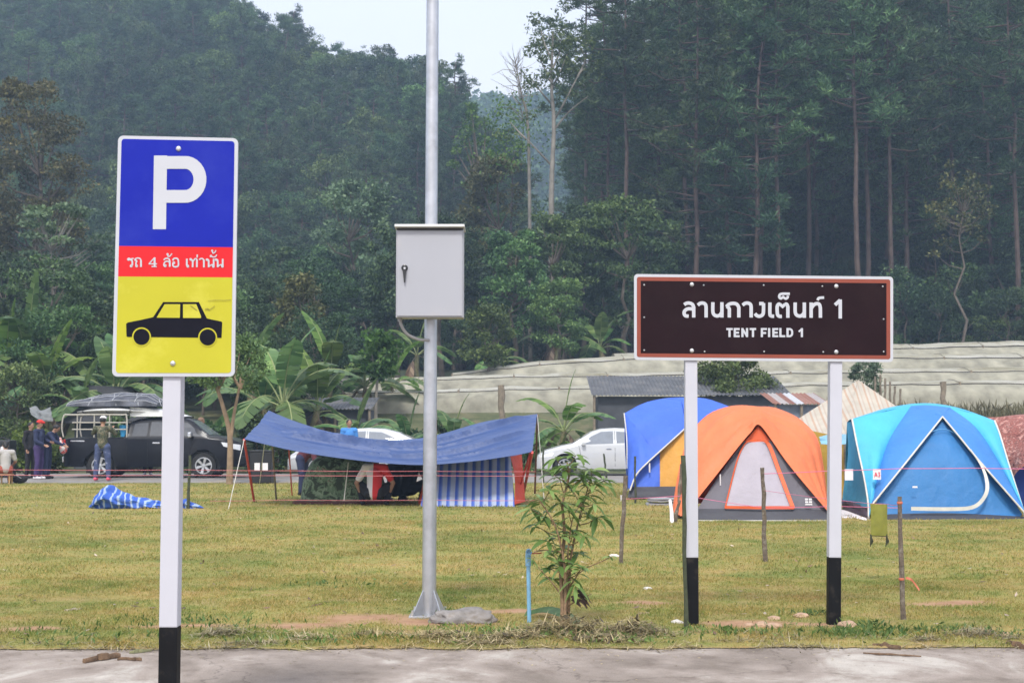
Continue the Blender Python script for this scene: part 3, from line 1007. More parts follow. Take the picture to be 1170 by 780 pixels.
# ================================================================== LAMP POLE, CABINET
def pole_and_cabinet():
    Y = 12.05
    g = gp(490, 702); g.y = Y
    a, t = at(490.2, 700, Y), at(494.3, 0, Y)
    d = (t - a).normalized()
    root = thing('street_lamp_pole', 'tall galvanised steel pole with finned base plate behind the grey cabinet', 'pole', (a.x, Y, 0))
    def on(z): return a + d * ((z - a.z) / d.z)
    mb = MB(); mb.tube([on(0.0), on(2.4), on(5.0), on(7.6)], [0.060, 0.056, 0.052, 0.046], n=16); mb.build('pole_shaft', M_GALV, root, world=True, smooth=True)
    mb = MB(); mb.box((a.x, Y, 0.012), (0.32, 0.32, 0.024), bev=0.004); mb.build('base_plate', M_GALV, root, world=True)
    for k in range(4):
        an = k * PI / 2 + R(40)
        mb = MB()
        ux = Vector((math.cos(an), math.sin(an), 0)); s = Vector((-math.sin(an), math.cos(an), 0)) * 0.005
        c = Vector((a.x, Y, 0.024))
        mb.prism([c + ux * 0.055 - s, c + ux * 0.158 - s, c + ux * 0.158 + Vector((0, 0, 0.03)) - s, c + ux * 0.064 + Vector((0, 0, 0.20)) - s, c + ux * 0.055 + Vector((0, 0, 0.20)) - s], s * 2)
        mb.build('base_fin', M_GALV, root, world=True)
    for k in range(4):
        an = k * PI / 2 + R(85)
        p = Vector((a.x + 0.17 * math.cos(an), Y + 0.17 * math.sin(an), 0.0))
        p = Vector((a.x + (0.13 if math.cos(an) > 0 else -0.13), Y + (0.13 if math.sin(an) > 0 else -0.13), 0.024))
        mb = MB(); mb.lathe(p, (0, 0, 1), [(0.018, 0), (0.018, 0.018), (0.010, 0.019), (0.010, 0.045)], n=6); mb.build('anchor_bolt', M_BOLT, root, world=True)
    # conduit
    # cabinet
    Yf = Y - 0.27
    m_cab = mat('cabinet_grey', (0.375, 0.38, 0.41), 0.45, var=0.025, nscale=2, dirt=(0.44, 0.43, 0.42), dscale=2.5, dcut=(0.55, 0.85))
    m_edge = mat('cabinet_lid', (0.62, 0.62, 0.60), 0.5, var=0.04)
    m_gap = mat('cabinet_gap', (0.05, 0.05, 0.05), 0.7)
    tl, br = at(452.5, 261, Yf), at(529.5, 362.5, Yf)
    cx, cz = (tl.x + br.x) / 2, (tl.z + br.z) / 2
    w, h = br.x - tl.x, tl.z - br.z
    c = thing('electrical_cabinet', 'grey metal electrical cabinet with black latch mounted high on the steel pole', 'electrical cabinet', (cx, Yf + 0.1, br.z))
    mb = MB(); mb.box((cx, Yf + 0.11, cz), (w, 0.19, h), bev=0.004); mb.build('box', m_cab, c, world=True)
    mb = MB(); mb.box((cx, Yf + 0.008, cz - 0.004), (w - 0.022, 0.014, h - 0.03), bev=0.004); door = mb.build('door', m_cab, c, world=True)
    mb = MB(); mb.box((cx, Yf + 0.08, tl.z + 0.012), (w + 0.018, 0.26, 0.022), rot=Matrix.Rotation(R(-3), 3, 'X'), bev=0.003); mb.build('rain_lid', m_edge, c, world=True)
    mb = MB(); mb.box((cx, Yf + 0.006, tl.z - 0.007), (w - 0.01, 0.008, 0.012)); mb.build('lid_gap', m_gap, c, world=True)
    hp = at(462.3, 306, Yf)
    mb = MB()
    mb.lathe((hp.x, Yf - 0.001, hp.z), (0, -1, 0), [(0.027, 0), (0.027, 0.006), (0.020, 0.009), (0.012, 0.020), (0.0, 0.021)], n=18, mi=0)
    mb.prism([(hp.x - 0.017, Yf - 0.012, hp.z), (hp.x + 0.017, Yf - 0.012, hp.z), (hp.x + 0.006, Yf - 0.016, hp.z - 0.125), (hp.x - 0.003, Yf - 0.016, hp.z - 0.125)], (0, -0.012, 0), mi=0)
    mb.lathe((hp.x + 0.002, Yf - 0.021, hp.z - 0.005), (0, -1, 0), [(0.009, 0), (0.009, 0.006)], n=12, mi=1)
    o = mb.build('latch', [mat('latch_black', (0.02, 0.02, 0.02), 0.3), M_BOLT]); o.data.transform(Matrix.Translation(-Vector(c.location))); o.parent = door
    mb = MB()
    q = at(457, 363, Yf + 0.1); e = on(at(490, 389, Y).z)
    mb.tube(catmull([(q.x, Yf + 0.1, q.z + 0.01), (q.x + 0.01, Yf + 0.1, q.z - 0.06), (q.x + 0.06, Yf + 0.13, q.z - 0.135), (q.x + 0.15, Yf + 0.18, q.z - 0.175), (e.x - 0.01, Y - 0.055, e.z)], 16), 0.013, n=8)
    mb.lathe((q.x, Yf + 0.1, q.z - 0.03), (0, 0, 1), [(0.019, 0), (0.019, 0.03)], n=10)
    mb.build('cable_conduit', mat('conduit_grey', (0.33, 0.32, 0.32), 0.6), c, world=True, smooth=True)
    for dz in (0.12, -0.12):
        mb = MB(); mb.box((on(cz + dz).x, Y - 0.06, cz + dz), (0.22, 0.05, 0.04)); mb.build('mounting_bracket', M_GALV, c, world=True)
pole_and_cabinet()

# ================================================================== TREES
M_BARK = mat('bark_grey', (0.13, 0.105, 0.08), 0.9, var=0.35, nscale=3, bumps=0.8, bscale=12)
M_BARKPINE = mat('bark_pine', (0.092, 0.062, 0.05), 0.9, var=0.35, nscale=2, bumps=0.8, bscale=10)
M_BARKPALE = mat('bark_pale', (0.22, 0.20, 0.165), 0.85, var=0.25, nscale=2, bumps=0.4, bscale=10)
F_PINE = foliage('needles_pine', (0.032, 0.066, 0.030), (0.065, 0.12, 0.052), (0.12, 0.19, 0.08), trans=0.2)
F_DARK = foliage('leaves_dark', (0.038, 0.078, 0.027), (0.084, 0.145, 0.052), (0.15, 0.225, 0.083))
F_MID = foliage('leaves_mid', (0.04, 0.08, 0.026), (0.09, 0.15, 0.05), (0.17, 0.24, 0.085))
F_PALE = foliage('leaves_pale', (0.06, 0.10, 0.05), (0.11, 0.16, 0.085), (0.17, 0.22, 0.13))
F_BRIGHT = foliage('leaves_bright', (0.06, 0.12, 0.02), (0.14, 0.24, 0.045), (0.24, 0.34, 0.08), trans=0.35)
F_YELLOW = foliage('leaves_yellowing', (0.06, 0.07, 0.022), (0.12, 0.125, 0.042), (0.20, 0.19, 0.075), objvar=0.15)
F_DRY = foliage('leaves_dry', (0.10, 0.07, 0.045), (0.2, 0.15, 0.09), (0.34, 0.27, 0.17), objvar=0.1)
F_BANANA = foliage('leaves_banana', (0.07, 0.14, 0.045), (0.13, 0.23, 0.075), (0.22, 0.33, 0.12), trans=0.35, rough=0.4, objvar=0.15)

F_SHADED = foliage('leaves_shaded', (0.020, 0.045, 0.022), (0.046, 0.086, 0.038), (0.09, 0.145, 0.058))  # darker leaf set, undergrowth shade is put into the colour

def limb(mb, p0, d, L, r0, r1, rng, bend=0.25, n=5, mi=0, seg=6):
    pts = [Vector(p0)]
    d = Vector(d).normalized()
    for i in range(n):
        d = (d + Vector(rng.normal(size=3)) * bend * 0.35 + Vector((0, 0, 0.06))).normalized()
        pts.append(pts[-1] + d * L / n)
    mb.tube(pts, [r0 + (r1 - r0) * i / n for i in range(n + 1)], n=seg, mi=mi)
    return pts

def broadleaf_mesh(seed, H=12, cr=4.0, ch=7.0, trunk_h=4.0, nclump=34, nleaf=130, leaf=0.34, r0=0.22, cshape=1.0, openness=0.0, clr=1.25, flat=0.7):
    """returns (trunk MB, leaf vertices)"""
    rng = np.random.default_rng(seed)
    mb = MB()
    top = H - ch * 0.45
    tp = [Vector((0, 0, -0.3))]
    for i in range(1, 7):
        tp.append(Vector((rng.normal() * 0.12 * i * H / 24, rng.normal() * 0.12 * i * H / 24, top * i / 6)))
    mb.tube(tp, [r0 * (1.25 if i == 0 else (1 - 0.12 * i)) for i in range(7)], n=8)
    cents, rads = [], []
    for k in range(nclump):
        a = rng.uniform(0, 2 * PI)
        t = rng.random() ** 0.8
        zc = H - ch + ch * t
        prof = math.sin(PI * min(1, max(0.06, 0.12 + 0.80 * t))) ** 0.7 * cshape
        rr = cr * prof * math.sqrt(rng.uniform(0.25, 1.0)) * rng.uniform(0.8, 1.15)
        c = Vector((rr * math.cos(a), rr * math.sin(a), zc))
        cents.append(c); rads.append(clr * rng.uniform(0.65, 1.25))
        if k % 3 == 0 or openness:
            z0 = max(trunk_h, min(top, zc - rr * 0.6))
            j = z0 / top * 6
            i0 = min(5, int(j))
            p0 = tp[i0].lerp(tp[i0 + 1], j - i0)
            mid = p0.lerp(c, 0.5) + Vector((0, 0, -0.15 * rr))
            mb.tube([p0, mid, c], [r0 * 0.34, r0 * 0.2, r0 * 0.06], n=5)
    P, D = clump_points(cents, rads, nleaf * (1 - openness), rng, flat=flat)
    V = leaf_quads(P, leaf, leaf * 0.55, rng=rng, dirs=D, droop=0.15, jitter=0.9, updir=0.6)
    return mb, V

def pine_mesh(seed, H=24, bare=0.5, spread=3.2, nb=46, r0=0.24):
    rng = np.random.default_rng(seed)
    mb = MB()
    tp = []
    lx, ly = rng.normal() * 0.5, rng.normal() * 0.3
    for i in range(9):
        t = i / 8
        tp.append(Vector((lx * t * t + rng.normal() * 0.08, ly * t * t + rng.normal() * 0.08, -0.4 + (H + 0.2) * t)))
    mb.tube(tp, [r0 * (1 - 0.82 * i / 8) for i in range(9)], n=7)
    Ps, Ds = [], []
    for k in range(nb):
        t = bare + (1 - bare) * ((k + rng.random()) / nb)
        z = H * t
        s = (t - bare) / (1 - bare)
        L = spread * (0.35 + 0.9 * math.sin(PI * min(1, 0.22 + 0.72 * s))) * rng.uniform(0.5, 1.15) * (0.9 if s < .85 else 0.6)
        a = rng.uniform(0, 2 * PI)
        j = min(7.99, z / H * 8); i0 = int(j)
        p0 = tp[i0].lerp(tp[i0 + 1], j - i0)
        e = p0 + Vector((math.cos(a) * L, math.sin(a) * L, L * rng.uniform(0.02, 0.45)))
        m = p0.lerp(e, 0.55) + Vector((0, 0, -0.12 * L))
        mb.tube([p0, m, e], [0.055, 0.04, 0.015], n=4)
        for q in range(6):
            u = rng.uniform(0.35, 1.05)
            c = p0.lerp(m, min(1, u * 1.8)) if u < .55 else m.lerp(e, (u - .55) / .45)
            c = c + Vector(rng.normal(size=3)) * 0.28
            n = int(rng.uniform(26, 52))
            d = rng.normal(size=(n, 3)); d[:, 2] = np.abs(d[:, 2]) * 0.8 + 0.1
            d /= np.linalg.norm(d, axis=1, keepdims=True)
            Ps.append(np.array(c) + d * rng.uniform(0.1, 0.55, size=(n, 1))); Ds.append(d)
    P = np.concatenate(Ps); D = np.concatenate(Ds)
    V = leaf_quads(P, 0.40, 0.075, rng=rng, dirs=D, jitter=0.4, updir=0.2)
    return mb, V

def tree_thing(name, label, group, trunk, V, bark, leafm, loc, s=1.0, rz=0.0, cat='tree'):
    root = thing(name, label, cat, loc, rz, group)
    root.scale = (s, s, s)
    trunk.build('trunk', bark, root, smooth=True)
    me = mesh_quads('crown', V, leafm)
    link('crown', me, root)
    return root

def place(o, loc, s, rz, first, label=None, scz=1.0):
    c = o if first else copy_tree(o)
    c.location = loc; c.scale = (s, s, s * scz); c.rotation_euler = (0, 0, rz)
    if label: c['label'] = label
    return c

def forest():
    rng = np.random.default_rng(77)
    # ---- left hillside: single-mesh distant trees
    kinds = []
    for sd, kw, lm in ((1, dict(H=11, cr=3.4, ch=7.0, nclump=34, nleaf=190, leaf=0.29, clr=1.15), F_DARK),
                       (2, dict(H=10, cr=3.6, ch=6.5, nclump=34, nleaf=190, leaf=0.29, clr=1.15), F_DARK),
                       (3, dict(H=10.5, cr=3.0, ch=7, nclump=30, nleaf=180, leaf=0.29, clr=1.05), F_MID),
                       (5, dict(H=10.5, cr=3.2, ch=6.5, nclump=30, nleaf=170, leaf=0.29, clr=1.0), F_PALE)):
        mb, V = broadleaf_mesh(sd, **kw)
        kinds.append((mesh_quads('forest_tree', V, [lm, M_BARK], mb), 'b'))
    for sd, kw in ((11, dict(H=13, bare=0.15, spread=3.4, nb=50)), (12, dict(H=12, bare=0.12, spread=3.3, nb=48)), (13, dict(H=14, bare=0.2, spread=3.2, nb=46))):
        mb, V = pine_mesh(sd, **kw)
        kinds.append((mesh_quads('forest_pine', V, [F_PINE, M_BARKPINE], mb), 'p'))
    pts = []
    tries = 0
    cnt = {'b': 0, 'p': 0}
    while tries < 60000 and len(pts) < 596:
        tries += 1
        y = 66 + (330 - 66) * rng.random() ** 0.8
        u = rng.uniform(-0.44, 0.0)
        x = u * y
        if y < 104 and x > -0.165 * y - 3: continue
        if y < 128 and x > 0: continue
        z = gz(x, y)
        el = (z + 6 - EYE) / y
        if el > 0.35: continue
        md = 3.3 + max(0, y - 100) * 0.010
        if any((x - a) ** 2 + (y - b) ** 2 < md * md for a, b in pts): continue
        # hidden behind nearer crowns on the flat bottom? keep anyway
        hi = (y > 150)
        pine = rng.random() < (0.40 if y > 135 else 0.15)
        k = rng.integers(4, 7) if pine else rng.choice([0, 1, 0, 1, 2, 3], p=[.25, .25, .12, .12, .18, .08])
        key = 'p' if pine else 'b'
        if cnt[key] >= 298: continue
        cnt[key] += 1
        pts.append((x, y))
        me, _ = kinds[k]
        o = link('pine_tree' if pine else 'forest_tree', me)
        s = rng.uniform(0.75, 1.12) * (0.92 if y > 120 else 0.66)
        o.location = (x, y, z - 0.2); o.scale = (s, s, s * rng.uniform(0.9, 1.12)); o.rotation_euler = (0, 0, rng.uniform(0, 6.28))
        if pine:
            tag(o, 'dark pine among the dense misty trees on the left hillside', 'tree', 'pines on the left hillside')
        else:
            tag(o, 'round-crowned leafy tree in the dense misty forest on the left hillside', 'tree', 'leafy trees on the left hillside')
    print('left trees', cnt)

    # filling canopy between the single trees on the left hillside
    cents, rads = [], []
    tries = 0
    while len(cents) < 2600 and tries < 40000:
        tries += 1
        y = 135 + 200 * rng.random(); x = rng.uniform(-0.44, 0.03) * y
        z = gz(x, y)
        if (z - EYE) / y > 0.36 or z < 3: continue
        cents.append((x, y, z + rng.uniform(1.5, 7.0))); rads.append(rng.uniform(1.2, 2.4))
    P, D = clump_points(cents, rads, 60, rng)
    tag(link('hillside_thicket', mesh_quads('hillside_thicket', leaf_quads(P, 0.36, 0.22, rng=rng, dirs=D, jitter=0.8), F_DARK)), 'dense misty canopy filling the gaps between the trees of the left hillside', 'forest', kind='stuff')
    # ---- right hillside: tall pines with bare trunks
    protos = []
    for sd, kw in ((21, dict(H=27, bare=0.46, spread=3.6, nb=66)), (22, dict(H=25, bare=0.30, spread=3.8, nb=66)), (23, dict(H=29, bare=0.52, spread=3.4, nb=60)), (24, dict(H=24, bare=0.15, spread=3.6, nb=70))):
        mb, V = pine_mesh(sd, r0=0.21, **kw)
        protos.append(tree_thing('tall_pine', 'tall straight pine with bare reddish trunk in the dark stand on the right hillside', 'tall pines on the right hillside', mb, V, M_BARKPINE, F_PINE, (0, 0, 0)))
    used = [False] * 4
    pts = []
    # named trunk positions from the photograph (px at the trunk, depth)
    picks = [(797, 97), (834, 100), (865, 96), (889, 97), (871, 104), (983, 96), (994, 101), (1022, 99), (1038, 104), (718, 102), (786, 108), (925, 106), (935, 112), (1092, 110), (752, 112), (1062, 114), (1135, 104), (1165, 98), (697, 108), (670, 112), (905, 120), (955, 118)]
    for px, y in picks:
        pts.append(((px - 585) / FPX * y * 1.0, y))
    npk = len(pts)
    tries = 0
    while tries < 40000 and len(pts) < 150:
        tries += 1
        y = 108 + 90 * rng.random() ** 1.2
        u = rng.uniform(0.055, 0.44)
        x = u * y
        if any((x - a) ** 2 + (y - b) ** 2 < 3.6 ** 2 for a, b in pts): continue
        if (gz(x, y) - EYE) / y > 0.34: continue
        pts.append((x, y))
    for i, (x, y) in enumerate(pts):
        k = int(rng.integers(0, 3)) if i < npk else int(rng.integers(0, 4))
        s = rng.uniform(0.92, 1.12)
        place(protos[k], (x, y, gz(x, y) - 0.2), s, rng.uniform(0, 6.28), not used[k])
        used[k] = True
    # ---- understory below the pines and in the valley mouth
    us = []
    for sd, kw, lm in ((31, dict(H=7, cr=3.0, ch=5.8, trunk_h=1.2, nclump=30, nleaf=190, leaf=0.22, clr=0.9), F_SHADED),
                       (32, dict(H=6, cr=3.2, ch=5.0, trunk_h=1.0, nclump=28, nleaf=190, leaf=0.22, clr=0.9), F_DARK),
                       (33, dict(H=9, cr=3.2, ch=6.5, trunk_h=2.0, nclump=34, nleaf=180, leaf=0.23, clr=0.95, flat=0.4), F_SHADED),
                       (34, dict(H=8, cr=3.0, ch=5.5, trunk_h=2.0, nclump=26, nleaf=120, leaf=0.3, clr=1.0, flat=0.45), F_MID)):
        mb, V = broadleaf_mesh(sd, r0=0.13, **kw)
        us.append(tree_thing('understory_tree', 'bushy small tree in the dark undergrowth at the foot of the hill', 'small trees along the foot of the hill', mb, V, M_BARK, lm, (0, 0, 0)))
    used = [False] * 4
    pts = []
    tries = 0
    while tries < 30000 and len(pts) < 185:
        tries += 1
        y = 92 + 45 * rng.random() ** 1.5
        u = rng.uniform(-0.20, 0.44)
        x = u * y
        if any((x - a) ** 2 + (y - b) ** 2 < 2.7 ** 2 for a, b in pts): continue
        pts.append((x, y))
    for i, (x, y) in enumerate(pts):
        k = int(rng.choice([0, 1, 2, 3], p=[.4, .15, .3, .15]))
        s = rng.uniform(0.6, 1.15) if y > 96 else rng.uniform(0.5, 0.85)
        if 0.10 < x / y < 0.38 and y < 112: s *= 0.95
        place(us[k], (x, y, gz(x, y) - 0.2), s, rng.uniform(0, 6.28), not used[k])
        used[k] = True
    # dark thicket left, behind the banana plants
    pts = []
    tries = 0
    while tries < 20000 and len(pts) < 95:
        tries += 1
        y = 57 + 20 * rng.random()
        u = rng.uniform(-0.42, -0.135)
        x = u * y
        if any((x - a) ** 2 + (y - b) ** 2 < 2.4 ** 2 for a, b in pts): continue
        pts.append((x, y))
    for i, (x, y) in enumerate(pts):
        k = int(rng.choice([0, 1, 2, 3], p=[.4, .2, .25, .15]))
        o = place(us[k], (x, y, gz(x, y) - 0.2), rng.uniform(0.45, 0.8), rng.uniform(0, 6.28), False)
        o['label'] = 'dark bushy small tree in the thicket behind the banana plants and black pickup'
        o['group'] = 'small trees in the thicket behind the pickup'

    # ---- far ridge canopy as one mass
    rng2 = np.random.default_rng(9)
    n = 5200
    y = rng2.uniform(380, 640, n); x = rng2.uniform(-0.24, 0.22, n) * y
    cents, rads = [], []
    for a, b in zip(x, y):
        z = gz(a, b)
        el = (z - EYE) / b
        if el < 0.05: continue
        cents.append((a, b, z + rng2.uniform(1, 6))); rads.append(rng2.uniform(2.4, 4.6))
    P, D = clump_points(cents, rads, 22, rng2)
    V = leaf_quads(P, 1.9, 1.4, rng=rng2, dirs=D, jitter=0.8)
    tag(link('far_forest', mesh_quads('far_forest', V, F_DARK)), 'bluish far-off forest covering the ridge at the head of the valley', 'forest', kind='stuff')
forest()

# ---- trees one can single out
def special_trees():
    # slender pale-trunked tree against the sky
    rng = np.random.default_rng(51)
    Y = 90
    base = at(630, 236, Y); base.z = gz(base.x, Y)
    top = at(632, 30, Y)
    H = top.z - base.z
    root = thing('slender_tree', 'slender tall tree with pale trunk and thin crown against the sky', 'tree', tuple(base))
    mb = MB()
    def w(px, py, dy=0): return at(px, py, Y + dy)
    def br(pts, r): mb.tube(catmull(pts, 12), [r[0] + (r[1] - r[0]) * i / 11 for i in range(12)], n=6)
    br([base, w(630, 236), w(631, 190), w(633, 140), w(630, 100), w(631, 60), w(632, 36)], (0.20, 0.05))
    ends = []
    for pts in ([(632, 140), (646, 115), (660, 88), (668, 78)], [(631, 120), (618, 105), (606, 88)], [(631, 190), (614, 172), (600, 158), (586, 152)], [(631, 100), (640, 82), (648, 62)], [(630, 95), (620, 74), (612, 58)],
                [(631, 80), (640, 58), (641, 40)], [(632, 150), (650, 128), (672, 110)], [(600, 158), (592, 150), (583, 140)], [(631, 70), (622, 50), (618, 34)], [(660, 88), (668, 70), (664, 54)]):
        p = [w(a, b, rng.uniform(-1, 1)) for a, b in pts]
        br(p, (0.075, 0.02)); ends.append(p[-1]); ends.append(p[-2])
    cents, rads = [], []
    for k in range(64):
        e = ends[rng.integers(len(ends))] if k < 20 else w(rng.normal(632, 20), rng.uniform(18, 100))
        cents.append(e + Vector(rng.normal(size=3)) * 0.6); rads.append(rng.uniform(0.35, 0.8))
    P, D = clump_points(cents, rads, 42, rng)
    V = leaf_quads(P, 0.24, 0.13, rng=rng, dirs=D, jitter=1.0)
    mb.build('trunk', M_BARKPALE, root, world=True, smooth=True)
    link('crown', mesh_quads('crown', V - np.array(base), F_MID), root)
    # bare twigs tree left of it
    b2 = at(606, 200, 94); b2.z = gz(b2.x, 94)
    r2 = thing('bare_tree', 'thin nearly leafless tree with fine twigs beside the pale slender tree', 'tree', tuple(b2))
    mb = MB()
    mb.tube(catmull([b2, at(604, 160, 94), at(596, 110, 94), at(588, 66, 94)], 10), [0.14 - 0.012 * i for i in range(10)], n=6)
    for k in range(60):
        t = rng.uniform(0.45, 1.0)
        p0 = at(606 - 18 * t, 200 - 134 * t, 94)
        d = Vector((rng.normal(), rng.normal(), abs(rng.normal()) * 0.9 + .2)).normalized()
        limb(mb, p0, d, rng.uniform(1, 2.4), 0.03, 0.008, rng, bend=0.6, n=4, seg=3)
    mb.build('trunk', M_BARKPALE, r2, world=True)
    V = leaf_quads(np.array([at(rng.normal(585, 16), rng.uniform(110, 190), 94) for _ in range(900)]) + rng.normal(size=(900, 3)) * .5, 0.24, 0.14, rng=rng)
    link('crown', mesh_quads('crown', V - np.array(b2), F_BRIGHT), r2)
    # light green layered tree left of the valley mouth etc.
    def single(name, label, px, pbase, ptop, Y, seed, lm, bark=M_BARK, halfw=40, leaf=0.26, **kw):
        b = at(px, pbase, Y); b.z = gz(b.x, Y) - 0.1
        t = at(px, ptop, Y)
        H = t.z - b.z
        kk = dict(H=H, cr=halfw / FPX * Y, ch=H * 0.7, trunk_h=H * 0.3, nclump=40, nleaf=120, leaf=leaf, r0=0.016 * H + .02, clr=max(0.35, halfw / FPX * Y * 0.28))
        kk.update(kw)
        mb, V = broadleaf_mesh(seed, **kk)
        return tree_thing(name, label, None, mb, V, bark, lm, tuple(b))
    single('pale_tree', 'rounded pale grey-green tree standing out of the forest behind the left banana plants', 405, 330, 208, 98, 61, F_PALE, halfw=55, nclump=60, leaf=0.30)
    single('spreading_tree', 'spreading tree with flat leaf layers and pale branches left of the parking sign', 65, 330, 232, 72, 62, F_PALE, bark=M_BARKPALE, halfw=62, flat=0.25, ch=5.5, nclump=34, openness=0.25)
    single('yellowing_tree', 'olive-brown tree with spreading crown high at the left edge', 30, 300, 95, 88, 63, F_YELLOW, halfw=62, nclump=90, nleaf=200, leaf=0.24)
    single('layered_tree', 'light green tree with flat tiers of leaves left of the brown sign', 715, 390, 228, 88, 64, F_MID, halfw=72, flat=0.28, nclump=58, nleaf=130, leaf=0.28, ch=8.5)
    single('olive_tree', 'yellow-green leafy tree behind the cabinet at the valley mouth', 565, 330, 185, 100, 65, F_YELLOW, halfw=45, nclump=50, leaf=0.30)
    single('fresh_green_tree', 'fresh light green tree at the valley mouth below the sky gap', 548, 300, 118, 120, 66, F_BRIGHT, halfw=36, nclump=44, leaf=0.34, openness=0.35)
    single('round_shrub', 'dense round green shrub just above the plastic greenhouses right of the steel pole', 557, 425, 350, 72, 67, F_MID, halfw=30, trunk_h=.2, ch=3.2, nclump=40, leaf=0.18, clr=0.5)
    single('bamboo_clump', 'feathery yellowish bamboo clump behind the banana plants right of the parking sign', 345, 400, 318, 66, 68, F_YELLOW, halfw=26, nclump=34, leaf=0.2, clr=0.6)
    single('bronze_tree', 'thin tree with bare twigs and a bronze leaf tuft among the pines at right', 1098, 385, 188, 90, 69, F_YELLOW, bark=M_BARK, halfw=40, nclump=30, nleaf=70, leaf=0.24, openness=0.3, ch=7, r0=0.12)
    single('clipped_tree', 'bushy light green tree at the left edge beside the pickup', 18, 505, 422, 52, 70, F_BRIGHT if False else F_MID, halfw=44, nclump=48, leaf=0.13, clr=0.55, nleaf=200, ch=2.6)
    single('shed_tree', 'leafy green tree overhanging the corrugated shed roof', 838, 480, 402, 53, 71, F_MID, halfw=46, nclump=46, leaf=0.13, clr=0.55, nleaf=200, ch=2.6)
    single('grey_bush', 'grey-green ragged bush beside the striped canopy tent', 990, 450, 413, 58, 72, F_PALE, halfw=20, nclump=20, leaf=0.12, clr=0.3, ch=1.4)
    single('young_light_tree', 'young yellow-green tree with two stems standing in front of the left greenhouses', 430, 460, 378, 56, 73, F_BRIGHT, bark=M_BARKPALE, halfw=24, nclump=22, leaf=0.22, clr=0.42, ch=1.8, nleaf=80)
    single('hill_foot_tree', 'dark leafy tree hiding the foot of the pale slender tree', 628, 395, 246, 84, 81, F_DARK, halfw=40, nclump=54, leaf=0.22, nleaf=180)
    single('hill_foot_tree', 'dark leafy tree between the cabinet and the pale slender tree', 588, 395, 262, 82, 82, F_DARK, halfw=42, nclump=54, leaf=0.22, nleaf=180)
    single('hill_foot_tree', 'bluish green leafy tree left of the light tiered tree', 668, 395, 236, 90, 83, F_SHADED, halfw=38, nclump=54, leaf=0.22, nleaf=180)
    single('hill_foot_tree', 'broad dark tree behind the steel pole just above the greenhouses', 505, 410, 250, 86, 84, F_SHADED, halfw=48, nclump=60, leaf=0.22, nleaf=180)
    single('hill_foot_tree', 'low leafy tree just above the left end of the upper greenhouses', 640, 408, 320, 79, 85, F_MID, halfw=34, nclump=44, leaf=0.18, nleaf=160, trunk_h=.5)
    single('hill_foot_tree', 'dark tree between the banana plants and the steel pole', 455, 430, 265, 80, 86, F_SHADED, halfw=44, nclump=60, leaf=0.22, nleaf=180)
    # forked road tree behind the tarp, right of the parking sign
    b = at(262, 548, 38.8); b.z = 0
    root = thing('forked_tree', 'small tree with forked tan trunk between the black pickup and the parking sign', 'tree', tuple(b))
    mb = MB()
    w = lambda px, py, d=0: at(px, py, 38.8 + d)
    mb.tube(catmull([b - Vector((0, 0, .1)), w(263, 520), w(262, 492), w(254, 462), w(247, 440)], 12), [0.095 - 0.0045 * i for i in range(12)], n=8)
    mb.tube(catmull([w(263, 505), w(267, 475), w(272, 450), w(276, 432)], 10), [0.055 - 0.003 * i for i in range(10)], n=7)
    cents, rads = [], []
    for k in range(46):
        px, py = rng.uniform(222, 300), rng.uniform(384, 442)
        if py > 424 and abs(px - 262) < 16: continue
        e = w(px, py, rng.uniform(-1, 1.2))
        cents.append(e); rads.append(rng.uniform(0.2, 0.42))
        if k % 3 == 0: mb.tube([w(250 if px < 262 else 275, 444), w((px + 262) / 2, 432), e], [0.04, 0.025, 0.008], n=5)
    mb.build('trunk', mat('bark_tan', (0.27, 0.19, 0.12), 0.9, var=0.3, bumps=0.5), root, world=True, smooth=True)
    P, D = clump_points(cents, rads, 150, rng)
    V = leaf_quads(P, 0.11, 0.06, rng=rng, dirs=D, jitter=1.0)
    link('crown', mesh_quads('crown', V - np.array(b), F_DARK), root)
special_trees()

